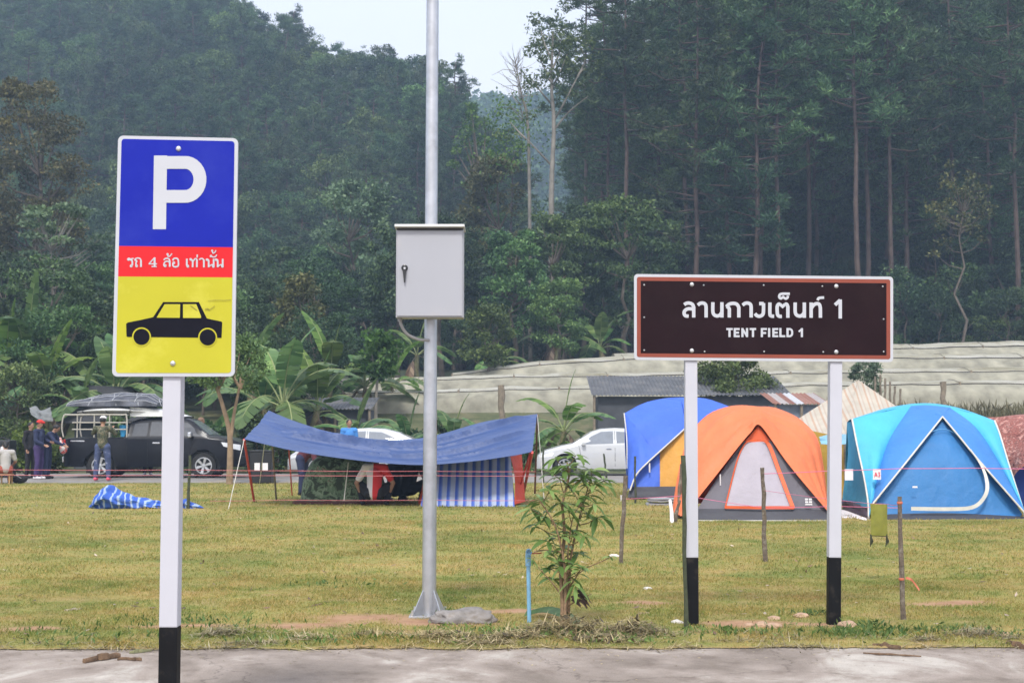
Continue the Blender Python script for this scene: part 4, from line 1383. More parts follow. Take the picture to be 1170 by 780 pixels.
# ---- banana plants and low shrubs
def banana(label, px, pbase, ptop, Y, seed, spread=1.0, nl=9, dead=2, group=None, leafL=None, bright=False):
    rng = np.random.default_rng(seed)
    b = at(px, pbase, Y); b.z = gz(b.x, Y) - 0.05
    t = at(px, ptop, Y)
    H = t.z - b.z
    root = thing('banana_plant', label, 'banana plant', tuple(b), group=group)
    hs = H * 0.42
    lean = Vector((rng.normal() * 0.06 * H, rng.normal() * 0.05 * H, 0))
    mb = MB(); mb.tube([(0, 0, -0.1), lean * 0.4 + Vector((0, 0, hs * 0.5)), lean + Vector((0, 0, hs))], [0.045 * H + 0.03, 0.035 * H + 0.02, 0.02 * H + 0.015], n=9)
    mb.build('stem', mat('banana_stem', (0.20, 0.19, 0.09), 0.7, var=0.3, nscale=4, dirt=(0.12, 0.07, 0.03), dscale=6), root, smooth=True)
    P0 = lean + Vector((0, 0, hs * 0.95))
    for k in range(nl + dead):
        isdead = k >= nl
        a = 2.4 * k + rng.uniform(-0.3, 0.3)
        el = R(rng.uniform(-15, 15)) if isdead else R(84 - 52 * (k / max(1, nl - 1)) + rng.uniform(-6, 6))
        L = (leafL or H * 0.62) * rng.uniform(0.8, 1.1) * spread * (0.7 if isdead else 1)
        W = L * rng.uniform(0.15, 0.19)
        d = Vector((math.cos(a) * math.cos(el), math.sin(a) * math.cos(el), math.sin(el)))
        sidev = Vector((-math.sin(a), math.cos(a), 0))
        p = P0.copy(); n = 18
        mid = [p.copy()]
        g = 1.9 if isdead else 1.0 + 0.5 * rng.random()
        for i in range(n):
            d = (d + Vector((0, 0, -0.085 * g))).normalized()
            p = p + d * L * 1.15 / n
            mid.append(p.copy())
        V = []
        mb = MB()
        mb.tube(mid[:int(n * 0.98)], [0.022 * L * 0.6 * (1 - i / n * 0.85) for i in range(int(n * 0.98))], n=5)
        rag = rng.uniform(0.3, 0.8) if not isdead else 0.9
        # blade: strips each side, torn at random
        for sgn in (-1, 1):
            tear = 0.0
            for i in range(4, n):
                t0, t1 = (i - 4) / (n - 4), (i - 3) / (n - 4)
                w0 = W * (math.sin(PI * min(1, 0.08 + t0 * 0.92)) ** 0.55); w1 = W * (math.sin(PI * min(0.999, 0.08 + t1 * 0.92)) ** 0.55)
                if rng.random() < rag * 0.45: tear = rng.uniform(-0.5, 0.1)
                dr = (0.35 + 0.25 * rng.random() * rag * 2) - tear * 0.5 if not isdead else 1.6
                dz = Vector((0, 0, -1)) * dr * 0.5
                gap = 0.12 * rag * rng.random()
                a0, a1 = mid[i], mid[i + 1]
                s0 = (sidev * sgn + dz).normalized() * w0; s1 = (sidev * sgn + dz).normalized() * w1
                q1 = a0.lerp(a1, gap)
                fw = (a1 - a0) * 0.8
                V += [a0, a1, a1 + s1 + fw * (1 - gap), q1 + s0 + fw]
        m2 = F_DRY if isdead else (F_BRIGHT if bright and k < nl // 2 else F_BANANA)
        me = mesh_quads('leaf', np.array([tuple(v) for v in V]), [m2, mat('banana_rib', (0.26, 0.30, 0.12), 0.6) if not isdead else M_BARK], mb)
        lf = link('leaf', me, root)
        if isdead: lf['label'] = 'dry brown hanging leaf'
    return root

banana('largest banana plant, fanning wide leaves above the left end of the blue tarp', 334, 560, 356, 50, 101, 1.0, 11, 3, leafL=3.0)
banana('banana plant with upright leaves left of the parking sign', 118, 540, 352, 52, 102, 0.95, 9, 5, leafL=3.0)
banana('tall banana plant near the left edge under the forest', 22, 540, 338, 58, 103, 1.0, 9, 3, leafL=3.2)
banana('banana plant with broad leaves between the far left tree and the parking sign', 75, 540, 372, 60, 104, 0.9, 8, 3, leafL=2.9)
banana('banana plant half hidden by the right edge of the parking sign', 285, 540, 362, 56, 105, 1.0, 9, 3, leafL=3.0)
banana('low banana plant with wide dark leaves above the middle of the blue tarp', 400, 530, 444, 47, 106, 1.1, 8, 1, leafL=1.6)
banana('banana plant with one tall upright leaf between the tarp and the white car', 641, 530, 420, 46.6, 107, 1.0, 9, 3, leafL=1.9, bright=True)
banana('small yellow-green banana plant at the foot of the white car hood', 628, 535, 478, 46.2, 108, 0.9, 7, 0, leafL=1.0, bright=True)
banana('banana plant with tattered leaves above the greenhouse left of the brown sign', 632, 430, 335, 84, 109, 1.0, 7, 3, leafL=3.0)
banana('banana plant behind the steel pole under the cabinet', 475, 450, 352, 76, 110, 1.0, 6, 3, leafL=2.6)
banana('low banana plant right behind the steel pole and the tarp', 520, 530, 455, 47, 111, 1.0, 8, 2, leafL=1.5)
banana('small banana plant beside the wooden fence post left of the white car', 556, 530, 458, 47.5, 112, 1.0, 7, 2, leafL=1.3)
banana('spreading banana plant behind the tan forked tree', 300, 540, 392, 53, 113, 1.0, 8, 4, leafL=2.6)
banana('low dark banana plant over the roof of the silver car', 470, 530, 462, 48, 114, 1.1, 8, 3, leafL=1.5)
banana('banana plant with drooping leaves behind the green banana fan', 372, 540, 372, 57, 115, 1.0, 8, 2, leafL=2.6, bright=True)

for i, (px, pt, Y, L, lab) in enumerate(((48, 362, 55, 2.4, 'banana plant near the left edge above the navy group'), (140, 366, 54, 2.3, 'banana plant showing just left of the yellow sign panel'), (2, 352, 57, 2.6, 'banana plant cut by the left picture edge'),
                          (312, 384, 52, 2.2, 'banana plant left of the largest banana plant'), (352, 378, 51, 2.2, 'banana plant just right of the largest banana plant'), (415, 392, 58, 2.2, 'banana plant beside the two-stemmed young tree'),
                          (448, 400, 60, 2.0, 'banana plant low between the young tree and the steel pole'), (100, 388, 52, 2.0, 'short banana plant above the cargo of the pickup'), (575, 380, 78, 2.4, 'banana plant on the slope right of the round shrub'), (690, 352, 86, 2.6, 'banana plant just left of the brown sign under the pines'))):
    banana(lab, px, 540, pt, Y, 130 + i, 1.0, 9, 3, leafL=L, bright=(i % 2 == 0))

def shrub(label, px, pbase, ptop, Y, seed, lm, halfw, leaf=0.12, n=26, name='shrub'):
    rng = np.random.default_rng(seed)
    b = at(px, pbase, Y); b.z = gz(b.x, Y)
    H = max(0.3, at(px, ptop, Y).z - b.z)
    w = halfw / FPX * Y
    root = thing(name, label, 'shrub', tuple(b))
    mb = MB()
    cents, rads = [], []
    for k in range(n):
        a = rng.uniform(0, 2 * PI); rr = math.sqrt(rng.random()) * w
        c = Vector((rr * math.cos(a), rr * math.sin(a) * 0.7, H * rng.uniform(0.15, 0.95) * (1 - 0.35 * rr / w)))
        cents.append(c); rads.append(rng.uniform(0.14, 0.3) * min(H, w) + 0.05)
        if k % 2 == 0: mb.tube([(rr * .2 * math.cos(a), rr * .2 * math.sin(a), -0.05), c * 0.6, c], [0.02, 0.014, 0.005], n=4)
    mb.build('stems', M_BARK, root)
    P, D = clump_points(cents, rads, 130, rng)
    link('foliage', mesh_quads('foliage', leaf_quads(P, leaf, leaf * 0.5, rng=rng, dirs=D, jitter=1.0), lm), root)
    return root
shrub('leafy bright green shrub behind the group standing at the back of the pickup', 35, 540, 478, 46.5, 201, F_BRIGHT, 34, 0.2, 34)
shrub('low dark shrub at the far left edge beside the sitting camper', 6, 540, 500, 47, 202, F_DARK, 22)
shrub('dark shrub between the pickup bonnet and the forked tree', 235, 540, 462, 47.5, 203, F_DARK, 26, 0.16, 30)
shrub('dark leafy shrub behind the left end of the tarp', 300, 540, 470, 47.5, 204, F_DARK, 34, 0.16, 34)
shrub('dark green shrub left of the white wooden post above the tarp', 498, 530, 468, 49, 205, F_MID, 30, 0.16, 30)
shrub('broad dark shrub under the shed roof behind the white car', 600, 530, 486, 49, 206, F_DARK, 34, 0.14, 30)
shrub('dark leafy shrub beside the tree overhanging the shed', 868, 500, 442, 52, 207, F_DARK, 30, 0.12, 34)
shrub('dark shrub behind the cargo roof of the pickup', 160, 540, 452, 49, 208, F_DARK, 42, 0.18, 40)
shrub('yellow-green shrub at the roadside left of the silver car', 318, 540, 486, 46.3, 209, F_MID, 20, 0.14, 20)
shrub('dark undergrowth shrub above the tarp beside the low banana plant', 436, 530, 474, 50, 210, F_DARK, 30, 0.14, 30)

# ================================================================== GREENHOUSES, SHEDS, POSTS
def plastic():
    m, nt, out = nodes_of('greenhouse_plastic')
    b = nt.nodes.new('ShaderNodeBsdfPrincipled'); b.inputs['Roughness'].default_value = 0.5
    g = nt.nodes.new('ShaderNodeNewGeometry')
    mp = nt.nodes.new('ShaderNodeMapping'); mp.inputs['Scale'].default_value = (0.22, 1.0, 1.3)
    nt.links.new(g.outputs['Position'], mp.inputs[0])
    n1 = noise(nt, 1.1, 7, 0.72, vec=mp.outputs[0], dist=0.6)
    r1 = ramp(nt, n1.outputs['Fac'], [(0.30, (0.30, 0.27, 0.17)), (0.42, (0.46, 0.43, 0.32)), (0.52, (0.58, 0.56, 0.47)), (0.66, (0.66, 0.64, 0.57))])
    n2 = noise(nt, 1.6, 6, 0.75, vec=g.outputs['Position'])
    r2 = ramp(nt, n2.outputs['Fac'], [(0.32, (0.62, 0.58, 0.48)), (0.50, (1, 1, 1))])
    c = mixc(nt, 0.75, r1.outputs[0], r2.outputs[0], 'MULTIPLY')
    nt.links.new(c, b.inputs['Base Color'])
    n3 = noise(nt, 2.0, 4, 0.6, vec=mp.outputs[0])
    nt.links.new(bump(nt, n3.outputs['Fac'], 0.9, 0.15), b.inputs['Normal'])
    t = nt.nodes.new('ShaderNodeBsdfTranslucent'); nt.links.new(c, t.inputs['Color'])
    mx = nt.nodes.new('ShaderNodeMixShader'); mx.inputs[0].default_value = 0.25
    nt.links.new(b.outputs[0], mx.inputs[1]); nt.links.new(t.outputs[0], mx.inputs[2]); nt.links.new(mx.outputs[0], out.inputs[0])
    return m
M_PLASTIC = plastic()
M_WOOD = mat('weathered_wood', (0.22, 0.18, 0.13), 0.9, var=0.3, nscale=8, bumps=0.4, bscale=30)
M_DARKWALL = mat('dark_wall', (0.075, 0.08, 0.09), 0.9, var=0.2, nscale=2)

def greenhouse(label, path, width, seed):
    rng = random.Random(seed)
    pts = [at(*p) for p in path]
    # resample along the path
    segs = []
    for a, b in zip(pts[:-1], pts[1:]):
        n = max(2, int((b - a).length / 0.7))
        for i in range(n): segs.append(a.lerp(b, i / n))
    segs.append(pts[-1])
    root = thing('plastic_greenhouse', label, 'greenhouse', (segs[len(segs) // 2].x, segs[len(segs) // 2].y, gz(segs[len(segs) // 2].x, segs[len(segs) // 2].y)), group='long plastic greenhouses on the terraced slope')
    rows = []
    for i, p in enumerate(segs):
        g = gz(p.x, p.y - width * 0.3) - 0.1
        h = p.z - g
        hoop = abs(((i % 3) - 1.5) / 1.5)
        sag = 0.035 * (1 - hoop) + 0.07 * mnoise.noise(Vector((i * 0.22, seed, 0)))
        row = []
        for k in range(15):
            a = PI * k / 14
            cz = math.sin(a) ** 0.62
            wob = 0.04 * mnoise.noise(Vector((i * 0.35, k * 0.6, seed * 3.0)))
            row.append(Vector((p.x + wob, p.y - math.cos(a) * width * 0.5, g + max(0, h * cz - sag * cz) + wob)))
        rows.append(row)
    mb = MB(); mb.grid([[p for p in r[4:]] for r in rows])
    mb.build('plastic_cover', M_PLASTIC, root, world=True, smooth=True)
    mb = MB(); mb.grid([[p + Vector((0, 0.03, 0)) for p in r[:5]] for r in rows])
    mb.build('side_net', mat('side_net', (0.36, 0.34, 0.26), 0.8, var=0.35, nscale=1.2, trans=0.2), root, world=True, smooth=True)
    mb = MB(); mb.tube([r[4] + Vector((0, -0.05, -0.02)) for r in rows], 0.028, n=5)
    mb.build('eave_shade_rail', mat('gutter_shade', (0.07, 0.065, 0.055), 0.8), root, world=True)  # dark rail added to stand in for the shaded gutter between tiers
    for i in range(0, len(rows), 6):
        mb = MB(); q = rows[i][3]; mb.tube([Vector((q.x, q.y - 0.12, gz(q.x, q.y) - 0.2)), Vector((q.x, rows[i][4].y - 0.06, rows[i][4].z + 0.05))], 0.05, n=5)
        mb.build('post', M_WOOD, root, world=True)
    mb = MB()
    for e in (0, -1):
        r = rows[e]
        mb.add(r, [tuple(range(len(r)))])
    mb.build('end_wall', M_PLASTIC, root, world=True)
    mb = MB()
    for i in range(0, len(segs), 6):
        mb = MB(); mb.tube([p + Vector((0, -0.02, 0.012)) for p in rows[i][4:]], 0.016, n=4)
        mb.build('hoop', mat('hoop_pale', (0.22, 0.20, 0.16), 0.8), root, world=True)
    return root
greenhouse('lowest and nearest long whitish plastic greenhouse, just above the tents and tarp', [(300, 450, 60.5), (600, 441, 61.5), (860, 437, 62), (1230, 433, 63)], 5.2, 1)
greenhouse('second plastic greenhouse up the slope, its left end near the two-stemmed young tree', [(372, 433, 67), (640, 426, 68), (1230, 418, 69)], 5.2, 2)
greenhouse('third plastic greenhouse up the slope, its left end rising just right of the steel pole', [(518, 426, 73.5), (600, 414, 74), (725, 405, 76), (1230, 403.5, 77)], 5.2, 3)
greenhouse('topmost plastic greenhouse under the pines, seen behind the brown sign', [(700, 404, 82), (860, 396, 83), (1230, 388, 85)], 5.0, 4)

def corrugated(name, label, p0, p1, z_low, z_high, depth, wall_h, mroof, mwall, cat='shed', pitch=0.14):
    """lean-to shed: roof front edge from p0 to p1"""
    d = (p1 - p0); L = d.length; d.normalize()
    nb = Vector((-d.y, d.x, 0))
    if nb.y < 0: nb = -nb
    root = thing(name, label, cat, (p0.x, p0.y, gz(p0.x, p0.y)))
    n = int(L / pitch * 4)
    rows = []
    for j in range(2):
        rows.append([p0 + d * (L * i / n) + nb * (depth * j) + Vector((0, 0, (z_high if j else z_low) - p0.z + 0.022 * math.sin(2 * PI * i / 4 + .3))) for i in range(n + 1)])
    mb = MB(); mb.grid(rows)
    rf = mb.build('roof', mroof, root, world=True, solid=0.012)
    mb = MB()
    inset = 0.25
    a = p0 + d * inset + nb * 0.35; b = p1 - d * inset + nb * 0.35
    for q0, q1 in ((a, b), (a, a + nb * (depth - .6)), (b, b + nb * (depth - .6)), (a + nb * (depth - .6), b + nb * (depth - .6))):
        zt = z_low - 0.03
        g = min(gz(q0.x, q0.y), gz(q1.x, q1.y)) - 0.1
        u = (q1 - q0); w = u.normalized().cross(Vector((0, 0, 1))) * 0.06
        mb.prism([Vector((q0.x, q0.y, g)), Vector((q1.x, q1.y, g)), Vector((q1.x, q1.y, zt)), Vector((q0.x, q0.y, zt))], w)
    mb.build('wall', mwall, root, world=True)
    mb = MB()
    for t in (0.0, 0.5, 1.0):
        q = p0 + d * (0.1 + (L - .2) * t) + nb * 0.1
        mb.tube([Vector((q.x, q.y, gz(q.x, q.y) - .1)), Vector((q.x, q.y, z_low))], 0.05, n=6)
        mb.build('post', M_WOOD, root, world=True); mb = MB()
    return root
def px_shed(name, label, x0, x1, ylow, yhigh, Y, depth, mroof, mwall):
    p0, p1 = at(x0, ylow, Y), at(x1, ylow, Y)
    zl = p0.z
    zh = at(x0, yhigh, Y + depth).z
    return corrugated(name, label, p0, p1, zl, zh, depth, zl, mroof, mwall)
M_ROOFG = mat('roof_grey', (0.10, 0.105, 0.115), 0.75, var=0.25, nscale=1.5, dirt=(0.16, 0.15, 0.14), dscale=1.5)
px_shed('shed', 'dark shed with grey corrugated roof behind the white car and blue tent', 676, 905, 451.5, 430, 51, 3.5, M_ROOFG, M_DARKWALL)
px_shed('shed', 'small grey corrugated shed roof behind the banana plants above the tarp', 340, 425, 467, 454, 52, 3, M_ROOFG, M_DARKWALL)
M_RUST = stripes('rusty_sheets', [(0.30, 0.14, 0.10), (0.42, 0.38, 0.37), (0.26, 0.12, 0.09), (0.55, 0.56, 0.60), (0.33, 0.17, 0.13)], 1.3, 'X', trans=0.0, widths=[0, 0.2, 0.42, 0.6, 0.8])
px_shed('shed', 'low shed with rust-streaked corrugated sheets left of the striped canopy', 883, 950, 461, 449, 47, 2.5, M_RUST, mat('bluegrey_wall', (0.20, 0.23, 0.28), 0.8, var=0.15))
# steep dark roof behind the pickup
def dark_hut():
    Y = 50
    b = at(120, 480, Y)
    root = thing('hut', 'dark hut roof sloping down behind the loaded cargo of the pickup', 'hut', (b.x, Y, gz(b.x, Y)))
    ridge0, ridge1 = at(100, 440, Y + 2), at(150, 442, Y + 2)
    e0, e1 = at(64, 482, Y), at(176, 480, Y)
    f0, f1 = Vector((e0.x, Y + 4.4, e0.z)), Vector((e1.x, Y + 4.4, e1.z))
    mb = MB()
    for q in ((ridge0, ridge1, e1, e0), (ridge0, ridge1, f1, f0)):
        mb.prism([Vector(v) for v in q], (0, 0, -0.05))
    mb.prism([ridge0, e0, f0], (0.03, 0, -0.03)); 
    mb.build('roof', mat('hut_roof', (0.035, 0.035, 0.038), 0.8, var=0.3, nscale=2), root, world=True)
    mb = MB()
    g = gz(b.x, Y)
    mb.box(((e0.x + e1.x) / 2, Y + 2.2, (g + e0.z - 0.08) / 2), (e1.x - e0.x - 1.0, 3.4, e0.z - g - 0.08 + 0.1))
    mb.build('wall', M_DARKWALL, root, world=True)
dark_hut()

def banner_heap():
    rng = random.Random(3)
    a = at(50, 480, 48)
    mb = MB()
    sheet(mb, [at(34, 466, 48.5), at(41, 464, 48.6), at(47, 469, 48.4), at(58, 465, 48.3)], [at(36, 474, 48), at(44, 479, 47.8), at(52, 481, 48), at(61, 481, 48)], 12, 20, wr=0.10, wf=5, bulge=(0, -0.1, 0.0))
    o = mb.build('plastic_sheet', mat('white_sheet', (0.22, 0.23, 0.23), 0.5, trans=0.2), None, smooth=True, solid=0.01)
    tag(o, 'pale plastic sheet hung in the greenery above the group behind the pickup', 'plastic sheet')
banner_heap()

def post(name, label, px0, py0, px1, py1, Y, r, m, cat='post', group=None, tilt=0.0, rough=True, sink=0.12, grow=None):
    t = at(px0, py0, Y + tilt)
    b = at(px1, py1, Y)
    if grow is not None: b.z = grow
    d = (b - t).normalized()
    b2 = b + d * sink
    rng = random.Random(px0 * 7 + py0)
    n = 9
    pts = []
    for i in range(n):
        p = b2.lerp(t, i / (n - 1))
        if rough: p = p + Vector((rng.uniform(-1, 1), rng.uniform(-1, 1), 0)) * r * 0.35
        pts.append(p)
    rr = [r * rng.uniform(0.82, 1.15) * (1.05 - 0.15 * i / n) for i in range(n)] if rough else [r] * n
    mb = MB(); mb.tube(pts, rr, n=8)
    o = mb.build(name, m, None, smooth=True)
    # origin at the base
    o.data.transform(Matrix.Translation(-b)); o.location = b
    tag(o, label, cat, group)
    return o

def bg_posts():
    for i, (px, py0, py1, Y) in enumerate([(573, 440, 500, 51), (1078, 436, 482, 54), (1029, 444, 480, 55), (1011, 432, 470, 56), (1017, 436, 470, 56.5), (1022, 441, 470, 56), (1000, 430, 470, 57), (1006, 428, 470, 57.5)]):
        b = at(px, py1, Y); g = gz(b.x, Y)
        lab = ['thick wooden post rising above the right half of the blue tarp', 'square weathered post standing in the dry field behind the cyan tent', 'thin bare post just right of the striped canopy peak'][i] if i < 3 else 'thin bare pole in the row behind the striped canopy'
        post('wooden_post', lab, px, py0, px, py1, Y, 0.13 if i in (0, 1) else 0.05, M_WOOD, grow=g, group=None if i < 3 else 'thin poles behind the striped canopy')
    # dry crops strip behind the right tents
    rng = np.random.default_rng(33)
    n = 9000
    x = rng.uniform(10.5, 22, n); y = rng.uniform(50, 58.2, n)
    c = np.stack([x, y, np.array([gz(a, b) for a, b in zip(x, y)]) + rng.uniform(0.02, 0.5, n)], 1)
    d = np.zeros((n, 3)); d[:, 2] = 1
    V = leaf_quads(c, 0.5, 0.05, rng=rng, dirs=d, jitter=0.35)
    tag(link('dry_crops', mesh_quads('dry_crops', V, foliage('dry_crop', (0.10, 0.08, 0.04), (0.19, 0.17, 0.08), (0.30, 0.24, 0.13)))), 'brownish dry crop rows in the field behind the cyan tent', 'crops', kind='stuff')
bg_posts()

# ================================================================== TENTS
def cloth(name, col, **kw):
    d = dict(rough=0.6, var=0.09, nscale=1.6, trans=0.12, bumps=0.8, bscale=3.0, bdist=0.05)
    d.update(kw)
    return mat(name, col, **d)
M_ORANGE = cloth('orange_nylon', (0.80, 0.20, 0.075))
M_ORANGED = cloth('orange_trim', (0.78, 0.13, 0.035))
M_GREYN = cloth('grey_nylon', (0.13, 0.12, 0.145))
M_LILAC = cloth('pale_mesh', (0.42, 0.38, 0.43))
M_DGREY = cloth('dark_skirt', (0.05, 0.05, 0.06), trans=0.0)
M_BLUEN = cloth('blue_nylon', (0.055, 0.15, 0.66))
M_BLUED = cloth('blue_nylon_dark', (0.035, 0.085, 0.42))
M_YELN = cloth('yellow_nylon', (0.68, 0.33, 0.045))
M_CYAN = cloth('cyan_nylon', (0.075, 0.47, 0.74))
M_MIDB = cloth('mid_blue_nylon', (0.055, 0.23, 0.60))
M_DOORB = cloth('door_blue', (0.035, 0.19, 0.46))
M_PIPING = mat('pale_piping', (0.60, 0.58, 0.52), 0.6)
M_PAPER = mat('paper', (0.78, 0.74, 0.76), 0.7, var=0.03)

def A(pts, Y=None):
    return [at(p[0], p[1], p[2] if len(p) > 2 else Y) for p in pts]

def piece(root, name, mats, fn, label=None, smooth=True, solid=0.004, parent=None):
    mb = MB(); fn(mb)
    o = mb.build(name, mats, None, smooth=smooth, solid=solid)
    o.data.transform(Matrix.Translation(-Vector(root.location)))
    o.parent = parent or root
    if label: o['label'] = label
    return o

def orange_tent():
    c = at(870, 595, 24.9)
    root = thing('dome_tent', 'orange dome tent with grey walls and pale zipped door behind the brown sign', 'tent', (c.x, 25.3, 0))
    Yf, Ym, Yb = 24.0, 25.4, 27.2
    apex = (867, 485, 24.75)
    vl = [apex, (858, 493.5, 24.65), (845, 508.6, 24.5), (822, 538, 24.3), (799, 567, 24.15), (780, 590, 24.05)]
    vr = [apex, (881, 502, 24.65), (894, 521, 24.5), (905.5, 536, 24.35), (917, 550, 24.25), (945, 583, 24.05)]
    sl = [(866, 465, 25.5), (845, 464.7, 25.5), (825, 468.5, 25.45), (804, 479, 25.4), (786, 500, 25.2), (775, 540, 24.9), (768, 585, 24.6)]
    sr = [(866, 465, 25.5), (879, 467, 25.5), (893, 471.5, 25.5), (916, 482, 25.45), (934, 501, 25.3), (942, 541, 25.0), (946, 583, 24.6)]
    bl = [(866, 468, 26.0), (840, 472, 26.6), (810, 485, 27.0), (790, 520, 27.3), (783, 575, 27.4)]
    br = [(866, 468, 26.0), (890, 474, 26.6), (915, 490, 27.0), (930, 525, 27.3), (940, 575, 27.4)]
    piece(root, 'fly_sheet', M_ORANGE, lambda m: (sheet(m, A(vl[::-1] + vr[1:]), A(sl[::-1] + sr[1:]), 18, 61, (0, -0.10, 0.03), wr=0.055, wf=6.5, seed=1),
                                                  sheet(m, A(sl), A(bl), 8, 20, (0, 0.05, 0.1)), sheet(m, A(br), A(sr), 8, 20, (0, 0.05, 0.1)), sheet(m, A(bl), A(br), 8, 20, (0, 0.15, 0.0))))
    lo = lambda y, Y: y
    # inner walls
    il = [(862, 492, 24.80), (846, 511, 24.66), (823, 541, 24.45), (801, 570, 24.28), (797, 583, 24.2)]
    piece(root, 'front_wall', M_GREYN, lambda m: (sheet(m, A([(853, 505, 24.72), (845, 520, 24.6), (829, 581, 24.16)]), A([(850, 503.5, 24.73), (823, 541, 24.48), (797, 581, 24.2)]), 8, 12, wr=0.01),
                                                  sheet(m, A([(882, 504, 24.72), (893, 521, 24.6), (944, 582, 24.18)]), A([(878, 503, 24.73), (890, 530, 24.55), (907, 581, 24.16)]), 8, 12, wr=0.01)))
    piece(root, 'visor', M_ORANGED, lambda m: sheet(m, A([(866, 487, 24.82), (852, 503, 24.74), (846, 510, 24.7)]), A([(867, 487, 24.82), (880, 503, 24.76), (886, 511, 24.7)]), 10, 6, (0, 0.04, 0)))
    door = piece(root, 'door', M_LILAC, lambda m: sheet(m, A([(855, 505, 24.69), (849, 511, 24.66), (842, 530, 24.5), (830, 578, 24.15)]), A([(873, 504.5, 24.69), (879, 511, 24.66), (888, 535, 24.5), (904, 578, 24.15)]), 12, 16, (0, -0.03, 0), wr=0.012, wf=2))
    def trim(m):
        m.tube(catmull(A([(828.5, 580, 24.12), (841, 530, 24.47), (848.5, 511, 24.63), (855, 504, 24.67), (866, 502.3, 24.68)]), 20), 0.012, n=5)
        ribb = A([(866, 502.3, 24.66), (874, 504, 24.65), (880, 511, 24.62), (889, 535, 24.46), (906, 580, 24.1)])
        P = catmull(ribb, 20)
        rows = [[p + Vector((-0.035, 0, 0)), p + Vector((0.035, -0.012, 0))] for p in P]
        m.grid(rows)
        m.grid([[Vector((p.x, p.y - 0.02, p.z - .025)), Vector((p.x, p.y - 0.02, p.z + .025))] for p in A([(828, 579, 24.12), (866, 579.5, 24.08), (907, 579.5, 24.1)])])
    piece(root, 'door_trim', M_ORANGED, trim, solid=0.004, parent=door)
    piece(root, 'skirt', M_DGREY, lambda m: sheet(m, A([(797, 581, 24.19), (866, 581, 24.14), (945, 582, 24.18)]), A([(796, 595.5, 23.98), (866, 596, 23.95), (946, 595.5, 23.98)]), 6, 24, wr=0.02, wf=5))
    g = at(870, 597, 24.0)
    piece(root, 'ground_sheet', M_PIPING, lambda m: m.box((g.x, 25.4, 0.012), (2.3, 3.0, 0.02)), solid=0)
    # printed emblem and zipper tag
    e0 = at(923, 573, 24.16)
    def emb(m):
        for dx, dz, w, h in ((0, 0.045, 0.05, 0.03), (0.065, 0.045, 0.05, 0.03), (0, 0, 0.05, 0.03), (0.065, 0.0, 0.05, 0.03), (0.03, -0.04, 0.12, 0.02)):
            m.box((e0.x + dx - 0.03, e0.y - 0.035 - (0.045 - dz) * 0.35, e0.z + dz), (w, 0.004, h))
    piece(root, 'emblem', M_PAPER, emb, solid=0)
    z0 = at(823, 548, 24.36)
    piece(root, 'zip_pull', M_PAPER, lambda m: m.box((z0.x, z0.y, z0.z), (0.02, 0.01, 0.19), bev=0.003), solid=0)
orange_tent()

